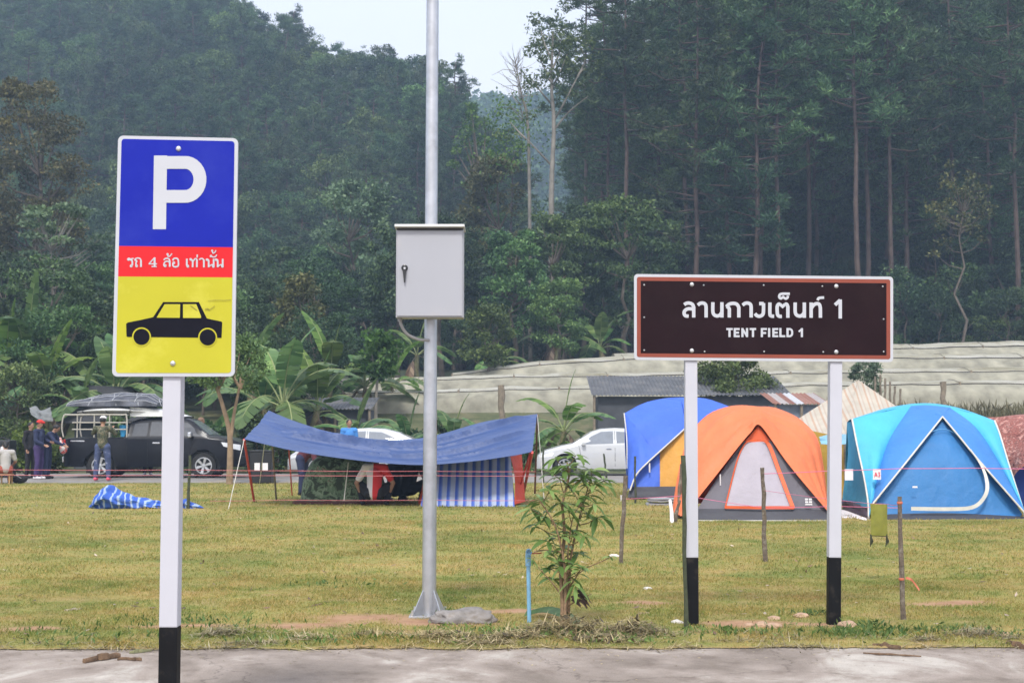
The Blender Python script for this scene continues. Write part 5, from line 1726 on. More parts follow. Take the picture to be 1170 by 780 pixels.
def blue_tent():
    root = thing('dome_tent', 'blue dome tent with a yellow front panel, half hidden behind the orange tent', 'tent', (at(780, 560, 31).x, 32, 0))
    sl = [(778, 455, 32.4), (755, 456.6, 32.4), (729.5, 463.5, 32.2), (713.5, 472, 31.9)]
    sr = [(778, 455, 32.4), (800, 456.6, 32.4), (831, 466, 32.2), (852, 480, 31.9)]
    vl = [(784, 488, 31.4), (762, 508, 31.1), (740, 528, 30.9), (726.5, 541, 30.8), (719.6, 560, 30.7)]
    ll = [(713.5, 472, 31.9), (716, 527, 31.2), (719, 563, 30.8)]
    lr = [(852, 480, 31.9), (856, 527, 31.2), (862, 563, 30.8)]
    vr = [(784, 488, 31.4), (806, 508, 31.1), (828, 528, 30.9), (848, 545, 30.8), (860, 560, 30.7)]
    bk = [(716, 476, 33.4), (745, 462, 33.8), (780, 459, 33.9), (815, 462, 33.8), (850, 482, 33.4)]
    bb = [(722, 545, 34.4), (790, 545, 34.4), (858, 545, 34.4)]
    def fly(m):
        sheet(m, A([(784, 488, 31.4), (762, 508, 31.1), (750, 518, 31.0)]), A([(778, 455, 32.4), (742, 458.5, 32.3), (713.5, 472, 31.9)]), 14, 16, (-0.02, -0.12, 0.02), wr=0.05, wf=3.0, seed=2)
        sheet(m, A([(750, 518, 31.0), (735, 533, 30.85), (719.6, 560, 30.7)]), A([(713.5, 472, 31.9), (716, 515, 31.4), (718, 556, 30.9)]), 14, 14, (-0.02, -0.12, 0.02), wr=0.05, wf=3.0, seed=7)
        sheet(m, A([(778, 455, 32.4), (814, 457.5, 32.3), (852, 480, 31.9), (858, 540, 31.2)]), A([(784, 488, 31.4), (806, 508, 31.1), (828, 528, 30.9), (860, 560, 30.7)]), 14, 20, (0.02, -0.12, 0.02), wr=0.03, wf=2.4, seed=5)
        sheet(m, A([(713.5, 472, 31.9), (729.5, 463.5, 32.2), (755, 456.6, 32.4), (778, 455, 32.4), (814, 457.5, 32.3), (852, 480, 31.9)]), A(bk), 8, 24, (0, 0, 0.06))
        sheet(m, A(bk), A(bb), 8, 20, (0, 0.2, 0))
        sheet(m, A([(713.5, 472, 31.9), (716, 476, 33.4)]), A([(717, 560, 31.0), (722, 545, 34.4)]), 8, 8, (-0.05, 0, 0))
    piece(root, 'fly_sheet', M_BLUEN, fly)
    piece(root, 'fly_piping', M_PIPING, lambda m: (m.tube(catmull([p + Vector((0, -0.02, 0)) for p in A([(784, 488, 31.4), (762, 508, 31.1), (740, 528, 30.9), (727, 542, 30.78), (719.6, 560, 30.68)])], 14), 0.018, n=5),
                                                   m.tube(catmull([p + Vector((-0.01, -0.02, 0)) for p in A([(713.5, 472, 31.9), (716.5, 500, 31.5), (717, 535, 31.2)])], 8), 0.014, n=5)), solid=0)
    piece(root, 'front_wall', M_BLUED if False else M_BLUEN, lambda m: sheet(m, A([(754, 514, 31.25), (754, 557, 30.95)]), A([(724, 543, 31.0), (722, 558, 30.9)]), 8, 10, wr=0.015))
    piece(root, 'yellow_panel', M_YELN, lambda m: sheet(m, A([(754, 514, 31.24), (754, 556, 30.94)]), A([(784, 487, 31.45), (786, 556, 30.94)]), 14, 14, (0, -0.03, 0), wr=0.025, wf=2, seed=3))
    piece(root, 'front_wall', M_BLUEN, lambda m: sheet(m, A([(784, 487, 31.45), (786, 556, 30.94)]), A([(848, 545, 31.0), (856, 558, 30.9)]), 8, 10, wr=0.015))
    piece(root, 'skirt', M_DGREY, lambda m: sheet(m, A([(720, 556, 30.9), (786, 555.5, 30.92), (860, 556, 30.9)]), A([(717, 568, 30.7), (786, 569, 30.65), (862, 569, 30.7)]), 6, 24, wr=0.03, wf=5))
    z0 = at(742, 534, 30.95)
    piece(root, 'zip_pull', M_PAPER, lambda m: m.box((z0.x, z0.y - 0.03, z0.z), (0.03, 0.01, 0.2), bev=0.003), solid=0)
    # things by its door
    p = at(758, 577, 28.6)
    mb = MB()
    for k in range(4):
        mb.grid([[Vector((p.x + sx * (0.34 - 0.02 * k), p.y + sy * 0.25 + 0.03 * k, 0.02 + 0.035 * k + 0.02 * mnoise.noise(Vector((sx * 2, sy * 2, k))))) for sx in np.linspace(-1, 1, 12)] for sy in np.linspace(-1, 1, 8)])
    tag(mb.build('folded_mat', mat('grey_mat', (0.32, 0.32, 0.33), 0.8, var=0.2), None, smooth=True, solid=0.022), 'grey folded sleeping mat on the grass before the blue tent', 'mat')
    p = at(711.5, 571, 30.0); p.z = 0
    mb = MB(); mb.lathe(p, (0, 0, 1), [(0.045, 0), (0.055, 0.13), (0.058, 0.14), (0.048, 0.141), (0.04, 0.03)], n=16)
    tag(mb.build('cup', M_PAPER, None, smooth=True), 'small white cup at the left corner of the blue tent', 'cup')
    mb = MB(); p = at(768, 598, 23.3); p.z = 0; t = at(765.5, 571, 23.6)
    mb.tube([p - Vector((0, 0, .05)), p.lerp(t, .5) + Vector((.01, 0, 0)), t], [0.035, 0.03, 0.024], n=8)
    tag(mb.build('white_stake', M_PAPER, None, smooth=True), 'short white stake leaning in the grass left of the orange tent', 'stake')
blue_tent()

def cyan_tent():
    root = thing('dome_tent', 'large cyan and blue dome tent with a rounded white door zip at the right', 'tent', (at(1080, 594, 25.5).x, 25.9, 0))
    Lp = [(974, 479, 25.6), (980, 510, 25.2), (988, 547, 24.8), (992.3, 575, 24.5), (992.6, 594, 24.4)]
    Rp = [(1136, 480.5, 25.6), (1142, 496, 25.3), (1153, 532.6, 24.9), (1169, 583, 24.5), (1172, 594, 24.4)]
    top = [(974, 479, 25.6), (995.4, 473.5, 25.9), (1018, 467.7, 26.1), (1046, 463.5, 26.2), (1060, 463, 26.2), (1074, 464, 26.2), (1100, 468.5, 26.1), (1122, 475.6, 25.8), (1136, 480.5, 25.6)]
    BLb = [(1041, 463.7, 26.2), (1018, 499, 25.4), (1006.7, 530, 24.9), (997, 569, 24.45), (994, 580, 24.4)]
    BRb = [(1085, 465.5, 26.2), (1114, 487.5, 25.5), (1139, 524, 24.95), (1167.5, 575, 24.45), (1170, 583, 24.4)]
    VL = [(1076.6, 475.8, 25.3), (1058, 499, 24.95), (1040.5, 521, 24.7), (1018, 549, 24.45), (997, 575, 24.3)]
    VR = [(1076.6, 475.8, 25.3), (1096, 499, 24.95), (1114, 521, 24.7), (1142, 553, 24.45), (1170, 585, 24.3)]
    piece(root, 'fly_sheet', M_CYAN, lambda m: (
        sheet(m, A([(974, 479, 25.6), (980, 510, 25.2), (988, 547, 24.8), (992.6, 592, 24.4)]), A([(1041, 463.7, 26.2), (1018, 499, 25.45), (1006.7, 530, 24.95), (995, 580, 24.4)]), 12, 16, (0, -0.1, 0.03), wr=0.02, wf=2.4, seed=3),
        sheet(m, A([(1085, 465.5, 26.2), (1114, 487.5, 25.5), (1139, 524, 24.95), (1170, 583, 24.4)]), A([(1136, 480.5, 25.6), (1142, 496, 25.3), (1153, 532.6, 24.9), (1171, 588, 24.4)]), 10, 16, (0, -0.06, 0.03), wr=0.015, wf=2.4, seed=6),
        sheet(m, A(top), A([(968, 482, 27.6), (1020, 468, 28.0), (1074, 466, 28.0), (1134, 482, 27.6)]), 8, 24, (0, 0, 0.06)),
        sheet(m, A([(968, 482, 27.6), (1020, 468, 28.0), (1074, 466, 28.0), (1134, 482, 27.6)]), A([(966, 566, 28.2), (1060, 566, 28.4), (1160, 566, 28.2)]), 8, 16, (0, 0.2, 0)),
        sheet(m, A([(1136, 480.5, 25.6), (1134, 482, 27.6)]), A([(1171, 588, 24.6), (1160, 570, 28.0)]), 8, 8, (0.05, 0, 0))))
    piece(root, 'side_wall', M_MIDB if False else M_CYAN, lambda m: sheet(m, A([(974, 479, 25.62), (980, 510, 25.22), (988, 547, 24.82), (991, 580, 24.5)]), A([(968, 482, 27.5), (969, 520, 27.3), (965, 550, 27.1), (962.5, 571, 26.9)]), 10, 14, (0.12, 0.0, 0), wr=0.03, wf=2), 'cyan side wall in shadow')
    piece(root, 'center_band', M_MIDB, lambda m: (
        sheet(m, A([(1041, 463.7, 26.19), (1018, 499, 25.44), (1006.7, 530, 24.94), (995, 580, 24.39)]), A([(1076.6, 475.8, 25.3), (1058, 499, 24.95), (1036, 526, 24.66), (996, 577, 24.3)]), 10, 16, (0, -0.07, 0.02), wr=0.015, seed=8),
        sheet(m, A([(1076.6, 475.8, 25.3), (1096, 499, 24.95), (1120, 528, 24.66), (1170, 586, 24.3)]), A([(1085, 465.5, 26.19), (1114, 487.5, 25.49), (1139, 524, 24.94), (1170, 583, 24.39)]), 10, 16, (0, -0.07, 0.02), wr=0.015, seed=9),
        sheet(m, A([(1041, 463.7, 26.2), (1060, 463, 26.2), (1085, 465.5, 26.2)]), A([(1076.3, 476, 25.3), (1076.6, 475.8, 25.3), (1076.9, 476, 25.3)]), 10, 12, (0, -0.03, 0.03))), 'mid blue band framing the door')
    dr = piece(root, 'door', M_DOORB, lambda m: sheet(m, A([(1075, 480, 25.36), (1040, 524, 24.85), (1000, 575, 24.55), (1000, 588, 24.45)]), A([(1078, 480, 25.36), (1114, 524, 24.85), (1163, 580, 24.55), (1166, 590, 24.45)]), 22, 20, (0, -0.04, 0), wr=0.02, wf=1.6, seed=5), 'blue zipped front panel')
    def pipes(m):
        for c in (VL, VR):
            m.tube(catmull([p + Vector((0, -0.02, 0)) for p in A(c)], 16), 0.016, n=5)
        m.tube(catmull([p + Vector((-.01, -0.02, 0)) for p in A(Lp)], 14), 0.017, n=5)
        m.tube(catmull([p + Vector((0, -0.02, 0)) for p in A(Rp)], 14), 0.017, n=5)
    piece(root, 'piping', M_PIPING, pipes, 'whitish piping along the seams', solid=0)
    def zipc(m):
        P = catmull(A([(1108, 513, 24.75), (1122, 535, 24.62), (1127, 556, 24.46), (1121, 571, 24.38), (1108, 579.5, 24.34), (1080, 581, 24.32), (1040, 580.5, 24.33)]), 36)
        rows = []
        for i, p in enumerate(P):
            d = (P[min(i + 1, 35)] - P[max(i - 1, 0)]).normalized()
            s = d.cross(Vector((0, -1, 0))).normalized() * (0.006 + 0.026 * min(1, i / 10))
            rows.append([p + s + Vector((0, -0.05, 0)), p - s + Vector((0, -0.05, 0))])
        m.grid(rows)
    piece(root, 'door_zip', M_PIPING, zipc, 'broad curved white zip flap', parent=dr)
    piece(root, 'window_seam', mat('seam_blue', (0.10, 0.30, 0.55), 0.6), lambda m: m.tube(catmull([p + Vector((0, -0.06, 0)) for p in A([(1060, 494, 25.1), (1076, 490, 25.15), (1092, 496, 25.1), (1103, 508, 24.9), (1110, 517, 24.8)])], 14), 0.008, n=4), solid=0, parent=dr)
    p = at(1043.5, 555.8, 24.5)
    piece(root, 'tag', M_PAPER, lambda m: m.box((p.x, p.y - 0.1, p.z), (0.085, 0.006, 0.03), bev=0.002), solid=0, parent=dr)
    piece(root, 'skirt', M_DGREY, lambda m: sheet(m, A([(994, 588, 24.45), (1080, 586, 24.4), (1170, 590, 24.45)]), A([(1008, 596, 24.2), (1080, 595.5, 24.15), (1172, 597, 24.2)]), 6, 24, wr=0.02, wf=5))
    piece(root, 'side_skirt', cloth('purple_grey', (0.13, 0.12, 0.17)), lambda m: sheet(m, A([(962.5, 571, 26.9), (976, 574, 25.8), (992, 580, 24.5)]), A([(962, 588, 26.6), (976, 590, 25.6), (993, 596, 24.3)]), 6, 12, wr=0.03, wf=3))
    piece(root, 'ground_sheet', M_PAPER, lambda m: sheet(m, A([(955, 582, 26.2), (966, 583, 26), (990, 592, 24.3)]), A([(950, 593, 24.9), (970, 596, 24.2), (992, 597, 23.9)]), 6, 12, wr=0.03, wf=4))
    for i, (px, py, w, h, Yp) in enumerate(((970, 542, 9.5, 12.5, 24.75), (1002, 541.5, 9, 12, 24.6))):
        q = at(px, py, Yp - 0.12)
        k = Yp / FPX
        pp = thing('paper_notice', ['blank paper notice on the left side of the cyan tent', 'white paper notice marked A3 in red on the cyan tent'][i], 'paper notice', tuple(q))
        mb = MB(); mb.grid([[Vector((q.x + sx * w / 2 * k, q.y - 0.02 * math.cos(sx * 1.5), q.z + sz * h / 2 * k)) for sx in np.linspace(-1, 1, 7)] for sz in (-1, 0, 1)])
        mb.build('sheet', M_PAPER, pp, world=True, solid=0.002)
        if i == 1:
            mb = MB()
            def s(pts): ribbon(mb, [Vector((q.x + x * k, q.y - 0.03, q.z - y * k)) for x, y in pts], 0.85 * k, q.y - 0.031)
            s([(-3.3, 2.6), (-1.7, -2.2)]); s([(-1.7, -2.2), (-0.2, 2.6)]); s([(-2.6, 1), (-0.8, 1)])
            s([(0.8, -2), (2.8, -2)]); s([(2.8, -2), (1.6, 0)]); s([(1.6, 0), (2.9, 0.9), (2.5, 2.2), (0.8, 2.4)])
            mb.build('lettering', mat('pink_ink', (0.75, 0.08, 0.14), 0.6), pp, world=True)
cyan_tent()

def canopy_tent():
    Y = 32
    root = thing('canopy_tent', 'peaked canopy tent with orange and cream stripes between the orange and cyan tents', 'canopy tent', (at(970, 560, Y).x, Y, 0))
    ap = at(980.5, 434, Y)
    fl, fr = at(916, 479, Y - 1.2), at(1024, 468, Y - 1.5)
    fm = at(965, 500, Y - 1.5)
    fl = at(900, 486, Y - 0.6); fr = at(1050, 482, Y - 1.0); fm = at(965, 500, Y - 1.8)
    bk = at(990, 478, Y + 2.0)
    m_st = stripes('canopy_stripes', [(0.66, 0.60, 0.50), (0.62, 0.45, 0.33), (0.68, 0.63, 0.54), (0.62, 0.52, 0.42)], 0.21, 'X', trans=0.3, widths=[0, 0.4, 0.6, 0.85])
    def roof(m):
        for a, b in ((fl, fm), (fm, fr), (fr, bk), (bk, fl)):
            sheet(m, [ap, a], [ap + Vector((0.001, 0, 0)), b], 14, 14, (0, 0, -0.03), wr=0.02, wf=2.5, seed=a.x)
    piece(root, 'canopy', m_st, roof)
    m_dr = cloth('yellow_drape', (0.52, 0.33, 0.05))
    lo = lambda p, z: Vector((p.x, p.y, z))
    piece(root, 'side_drape', m_dr, lambda m: (sheet(m, [fl, fm], [lo(fl, 0.05), lo(fm, 0.05)], 8, 18, wr=0.12, wf=4, seed=4), sheet(m, [fm, fr], [lo(fm, 0.05), lo(fr, 0.05)], 8, 18, wr=0.1, wf=4, seed=6)), 'mustard yellow side cloth')
    piece(root, 'valance', cloth('sky_cloth', (0.25, 0.50, 0.66)), lambda m: sheet(m, A([(936, 499, 29.9), (950, 496, 29.9), (976, 496, 29.9)]), A([(938, 507, 29.8), (955, 508, 29.8), (978, 506, 29.8)]), 5, 12, wr=0.03, wf=3), 'pale blue edging cloth')
    for i, q in enumerate((fl, fm, fr, bk)):
        mb = MB(); mb.tube([lo(q, -0.1), q], 0.025, n=6); o = mb.build('pole', M_WOOD, root, world=True)
    mb = MB(); mb.tube([lo(ap, -0.1), ap - Vector((0, 0, 0.03))], 0.03, n=6); mb.build('pole', M_WOOD, root, world=True)
canopy_tent()

def patterned_cover():
    m, nt, out = nodes_of('patterned_cloth')
    b = nt.nodes.new('ShaderNodeBsdfPrincipled'); b.inputs['Roughness'].default_value = 0.8
    n = noise(nt, 6, 4, 0.7, dist=2.5)
    r = ramp(nt, n.outputs['Fac'], [(0.38, (0.10, 0.03, 0.025)), (0.46, (0.42, 0.14, 0.11)), (0.53, (0.10, 0.035, 0.03)), (0.60, (0.55, 0.27, 0.22))])
    nt.links.new(r.outputs[0], b.inputs['Base Color']); nt.links.new(b.outputs[0], out.inputs[0])
    root = thing('covered_tent', 'tent draped in reddish brown patterned cloth at the right edge', 'tent', (at(1180, 560, 28).x, 28.5, 0))
    piece(root, 'cover', m, lambda m_: (sheet(m_, A([(1126, 477, 28.6), (1150, 476, 28.3), (1190, 474, 28), (1240, 474, 28)]), A([(1132, 512, 27.6), (1150, 552, 27.2), (1172, 532, 27), (1242, 520, 27)]), 16, 26, (0, -0.15, 0.1), wr=0.10, wf=3.2, seed=12),
                                        sheet(m_, A([(1126, 477, 28.6), (1190, 474, 28.2), (1240, 474, 28.2)]), A([(1130, 486, 30.8), (1190, 484, 31), (1240, 484, 31)]), 8, 16, (0, 0, 0.1), wr=0.04)))
    piece(root, 'inner_tent', M_BLUED, lambda m_: (sheet(m_, A([(1134, 500, 28.4), (1240, 500, 28.2)]), A([(1138, 578, 27.8), (1240, 578, 27.6)]), 8, 16, (0, -0.1, 0), wr=0.03), sheet(m_, A([(1134, 500, 28.4), (1240, 500, 28.2)]), A([(1138, 560, 31), (1240, 560, 31)]), 4, 8)))
patterned_cover()

def tarp_camp():
    # blue rain tarp on red poles
    m_t = cloth('tarp_blue', (0.055, 0.098, 0.245), trans=0.12, rough=0.5, bumps=0.8, bscale=2.2, bdist=0.06)
    root = thing('rain_tarp', 'wide sagging dusty blue tarp stretched between red poles over the small camp', 'tarp', (at(440, 560, 29).x, 29.2, 0))
    top = A([(307, 469, 30.4), (322, 475.5, 30.4), (342, 483, 30.4), (377, 493.4, 30.3), (427, 501.6, 30.3), (471, 501.6, 30.3), (503, 496, 30.3), (550.6, 482.5, 30.3), (585, 477, 30.4), (614, 473, 30.4)])
    bot = A([(279, 501.5, 28.0), (305, 508, 27.9), (339, 515.5, 27.8), (386, 523, 27.7), (440, 529, 27.7), (484, 531, 27.7), (535, 527.6, 27.7), (570, 523, 27.7), (592, 519.5, 27.8), (608, 516.0, 27.9)])
    def fd(s, t):
        f = 0.0
        for s0, a, t0, t1, wd in ((0.62 - 0.50 * t, 0.13, 0.12, 1.0, 0.10), (0.98 - 0.50 * t, 0.10, 0.30, 1.0, 0.08), (0.30 + 0.55 * t, 0.08, 0.0, 0.55, 0.08), (0.50 - 0.18 * t, 0.06, 0.05, 0.8, 0.06), (1.10 - 0.42 * t, 0.06, 0.45, 1.0, 0.05)):
            k = sstep(t0, t0 + 0.15, t) * (1 - sstep(t1 - 0.12, t1, t))
            d = s - s0
            f += 1.7 * a * k * (math.exp(d / wd) if d < 0 else math.exp(-d / 0.008))
        return 0.7 * f * sstep(0.0, 0.15, s) * (1 - sstep(0.93, 1.0, s))
    cover = piece(root, 'tarp_cover', m_t, lambda m: sheet(m, top, bot, 120, 90, (0, 0, -0.03), wr=0.075, wf=3.4, seed=21, fold=fd), solid=0.006)
    m_rp = mat('red_pole', (0.55, 0.035, 0.03), 0.4)
    m_w = mat('white_rope', (0.62, 0.60, 0.55), 0.8)
    for i, (t, b_, r, mm) in enumerate((((279, 502, 28.0), (291, 573, 29.8), 0.026, m_rp), ((311, 505, 29), (316, 572, 29.9), 0.02, M_WOOD), ((329, 497, 30.3), (334, 566, 31.8), 0.016, m_rp),
                                        ((608, 516.5, 27.9), (596, 570, 29.6), 0.03, m_rp), ((614, 474, 30.4), (611, 564, 32), 0.022, mat('dark_red_pole', (0.12, 0.03, 0.03), 0.5)), ((606, 516.5, 27.95), (588, 573, 28.6), 0.02, m_rp))):
        a = at(*t); q = gp(b_[0], b_[1] if b_[1] > 500 else 570); q.z = -0.06
        q = at(b_[0], b_[1], (EYE * FPX) / (b_[1] - 486.0)); q.z = -0.05
        mb = MB(); mb.tube([q, a], r, n=8); mb.build('pole', mm, root, world=True, smooth=True)
    for t, b_ in (((279, 502, 28.0), (261, 581)), ((614, 474, 30.4), (622, 575)), ((307, 469, 30.4), (296, 556))):
        a = at(*t); q = at(b_[0], b_[1], (EYE * FPX) / (b_[1] - 486.0)); q.z = 0.0
        mb = MB(); mb.tube([q, a], 0.008, n=5); mb.build('guy_rope', m_w, root, world=True)
    # striped tent
    m_s = stripes('blue_white_stripes', [(0.55, 0.62, 0.80), (0.10, 0.19, 0.68), (0.24, 0.35, 0.76), (0.55, 0.62, 0.80)], 0.165, 'X', trans=0.25, widths=[0, 0.42, 0.72, 0.86])
    rt = thing('ridge_tent', 'ridge tent of blue and white striped sheet with orange-red ends under the tarp', 'tent', (at(535, 577, 28.5).x, 28.9, 0))
    g = lambda px, Y: Vector((at(px, 577, Y).x, Y, 0.0))
    r0, r1 = at(492, 520, 29.2), at(583, 516, 29.2)
    fd2 = lambda s, t: 0.02 * math.sin(38 * s)
    piece(rt, 'front_sheet', m_s, lambda m: sheet(m, [r0, g(480, 28.1)], [r1, g(588, 28.1)], 60, 18, (0, 0.05, 0), wr=0.035, wf=3.0, seed=31, fold=fd2), solid=0.004)
    piece(rt, 'back_sheet', m_s, lambda m: sheet(m, [r0, g(480, 30.2)], [r1, g(588, 30.2)], 20, 10, (0, -0.05, 0), wr=0.03), solid=0.004)
    m_oe = cloth('orange_red_end', (0.72, 0.09, 0.03))
    piece(rt, 'end_flap', m_oe, lambda m: sheet(m, A([(582, 517, 29.15), (588, 545, 28.8), (588, 576, 28.15)]), A([(596, 519, 29.6), (598, 545, 29.4), (600, 573, 29.0)]), 10, 12, (0, 0, 0), wr=0.05, wf=4, seed=3), 'orange-red end flap')
    piece(rt, 'end_flap', m_oe, lambda m: sheet(m, A([(492, 521, 29.15), (483, 577, 28.12)]), A([(490, 523, 29.3), (478, 575, 28.8)]), 5, 12, wr=0.02), 'red left edge flap')
    # camouflage tent
    m, nt, out = nodes_of('camouflage')
    b = nt.nodes.new('ShaderNodeBsdfPrincipled'); b.inputs['Roughness'].default_value = 0.8
    n = noise(nt, 5.5, 3, 0.6, dist=0.8)
    r = ramp(nt, n.outputs['Fac'], [(0.0, (0.035, 0.05, 0.025)), (0.42, (0.035, 0.05, 0.025)), (0.44, (0.11, 0.17, 0.09)), (0.52, (0.20, 0.26, 0.16)), (0.58, (0.07, 0.11, 0.05)), (0.64, (0.26, 0.20, 0.14))], 'CONSTANT')
    nt.links.new(r.outputs[0], b.inputs['Base Color']); nt.links.new(b.outputs[0], out.inputs[0])
    MATS['camouflage'] = m
    ct = thing('camouflage_tent', 'low green camouflage tent with brown floor edge under the left part of the tarp', 'tent', (at(392, 572, 29).x, 29.4, 0))
    c = Vector((at(390, 572, 29.3).x, 29.75, 0))
    hw, H = 0.88, 1.0
    def dome(mm):
        rows = []
        for i in range(17):
            t = i / 16
            z = H * math.sin(t * PI / 2) 
            a = hw * max(0.02, math.cos(t * PI / 2)) ** 0.55
            row = []
            for k in range(40):
                an = 2 * PI * k / 40
                cx, cy = math.cos(an), math.sin(an)
                q = (abs(cx) ** 3 + abs(cy) ** 3) ** (-1 / 3)
                w = 1 + 0.05 * mnoise.noise(Vector((cx * 2, cy * 2, z * 3)))
                row.append(c + Vector((cx * q * a * w, cy * q * a * w * 0.9, z + 0.04)))
            rows.append(row)
        mm.grid(rows, closed=True)
    piece(ct, 'shell', m, dome, solid=0)
    piece(ct, 'floor', mat('maroon_floor', (0.10, 0.035, 0.03), 0.8), lambda mm: mm.box((c.x, c.y, 0.035), (hw * 2.15, hw * 1.95, 0.07), bev=0.02), solid=0)
    q0, q1 = at(398, 528, 28.45), at(393, 572, 28.35)
    piece(ct, 'tent_pole', m_w, lambda mm: mm.tube([q1, q0], 0.01, n=5), solid=0)
    # black boxes
    bx = thing('storage_box', 'black storage box with two pale labels near the left tarp pole', 'box', tuple(gp(297, 553)))
    p = gp(297, 553)
    mb = MB(); mb.box((p.x, p.y + .3, 0.45), (0.60, 0.5, 0.86), bev=0.03); mb.build('case', mat('black_case', (0.015, 0.015, 0.018), 0.5), bx, world=True)
    mb = MB(); mb.box((p.x, p.y + .3, 0.90), (0.64, 0.54, 0.05), bev=0.015); mb.build('lid', mat('black_case', (0.015, 0.015, 0.018), 0.5), bx, world=True)
    for dx in (-0.09, 0.13):
        mb = MB(); mb.box((p.x + dx, p.y + 0.046, 0.48), (0.15, 0.008, 0.2), bev=0.003); mb.build('label_plate', M_PAPER, bx, world=True)
tarp_camp()

def crumpled_tarp():
    # a bunched lump with a twisted tail lying on the grass
    m_s = stripes('crumple_stripes', [(0.055, 0.15, 0.62), (0.45, 0.58, 0.80), (0.06, 0.20, 0.66), (0.05, 0.14, 0.6)], 0.13, 'X', trans=0.15, widths=[0, 0.4, 0.68, 0.85], warp=0.35)
    top = [(109, 578), (114, 571), (119, 563), (125, 558.5), (133, 561), (146, 568), (160, 572.5), (172, 574.5), (185, 576), (205, 576.5), (214, 572), (220, 574), (234, 578)]
    Y = 27.7
    up = A(top, Y)
    mid = [Vector((p.x, Y - 0.35, max(0.03, p.z * 0.55))) for p in up]
    fr = [Vector((p.x, Y - 0.34 - 0.1 * mnoise.noise(Vector((p.x * 3, 0, 0))), 0.015)) for p in up]
    bk = [Vector((p.x, Y + 0.5, 0.01)) for p in up]
    mb = MB()
    prof = [(108, .03, .03), (113, .12, .13), (119, .19, .20), (126, .22, .235), (133, .20, .20), (143, .155, .165), (154, .12, .13), (168, .10, .105), (185, .075, .08), (200, .05, .055), (209, .07, .075), (215, .095, .10), (221, .07, .075), (228, .045, .045), (235, .01, .015)]
    n, nk = 150, 40
    rows = []
    for i in range(n):
        px = 108 + 127 * i / (n - 1)
        zc = interp([(a, b) for a, b, c in prof], px); r = interp([(a, c) for a, b, c in prof], px)
        x = at(px, 570, Y).x
        row = []
        for k in range(nk):
            a = 2 * PI * k / nk
            f = 1 + 0.20 * math.sin(5 * a + x * 5 + 2 * mnoise.noise(Vector((x * 2, 0, 1)))) * (0.5 + mnoise.noise(Vector((x * 3, a, 2)))) + 0.28 * mnoise.noise(Vector((x * 5, math.cos(a) * 2, math.sin(a) * 2)))
            row.append(Vector((x + 0.10 * mnoise.noise(Vector((x * 4, a * 1.5, 7))), Y - 0.2 + math.cos(a) * r * 1.7 * f, max(0.012, zc + math.sin(a) * r * f * 0.95))))
        rows.append(row)
    mb.grid(rows, closed=True)
    o = mb.build('crumpled_tarp', m_s, None, smooth=True)
    tag(o, 'crumpled blue striped tarp lying on the lawn behind the parking sign', 'tarp')
crumpled_tarp()

# ---- barrier tapes and strings
def string(name, label, pts, r, m, group=None, cat='string'):
    P = []
    for a, b in zip(pts[:-1], pts[1:]):
        n = 10
        for i in range(n):
            t = i / n
            p = a.lerp(b, t); p.z -= 0.012 * (b - a).length * 4 * t * (1 - t) * 0.25
            P.append(p)
    P.append(pts[-1])
    mb = MB(); mb.tube(P, r, n=5)
    return tag(mb.build(name, m), label, cat, group)
M_TAPE = mat('red_tape', (0.50, 0.14, 0.15), 0.6, var=0.3, nscale=2)
M_PINK = mat('pink_string', (0.62, 0.16, 0.28), 0.7)
string('barrier_string', 'upper red string running along the road edge in front of the pickup', A([(-30, 536), (215, 536.5), (330, 537.5), (490, 538), (612, 538.5)], 27.2), 0.0055, M_TAPE)
string('barrier_string', 'second red string just below the upper one in front of the pickup', A([(-30, 542), (215, 542.5), (330, 543), (490, 543), (612, 543.5)], 27.1), 0.0055, M_TAPE)
string('barrier_string', 'low red string close to the grass in front of the striped tent', A([(240, 572), (330, 571), (490, 571), (612, 571.5)], 26.9), 0.0045, M_TAPE)
string('barrier_string', 'pink string stretched between stakes across the cyan tent', A([(873, 541), (952, 537.5), (1030, 535), (1110, 534.5), (1200, 535.5)], 16.9), 0.0045, M_PINK)
string('barrier_string', 'lower pink string crossing in front of the orange tent skirt', A([(711, 570), (782, 566), (873, 580), (955, 578), (1031, 580)], 17.0), 0.0035, M_PINK)

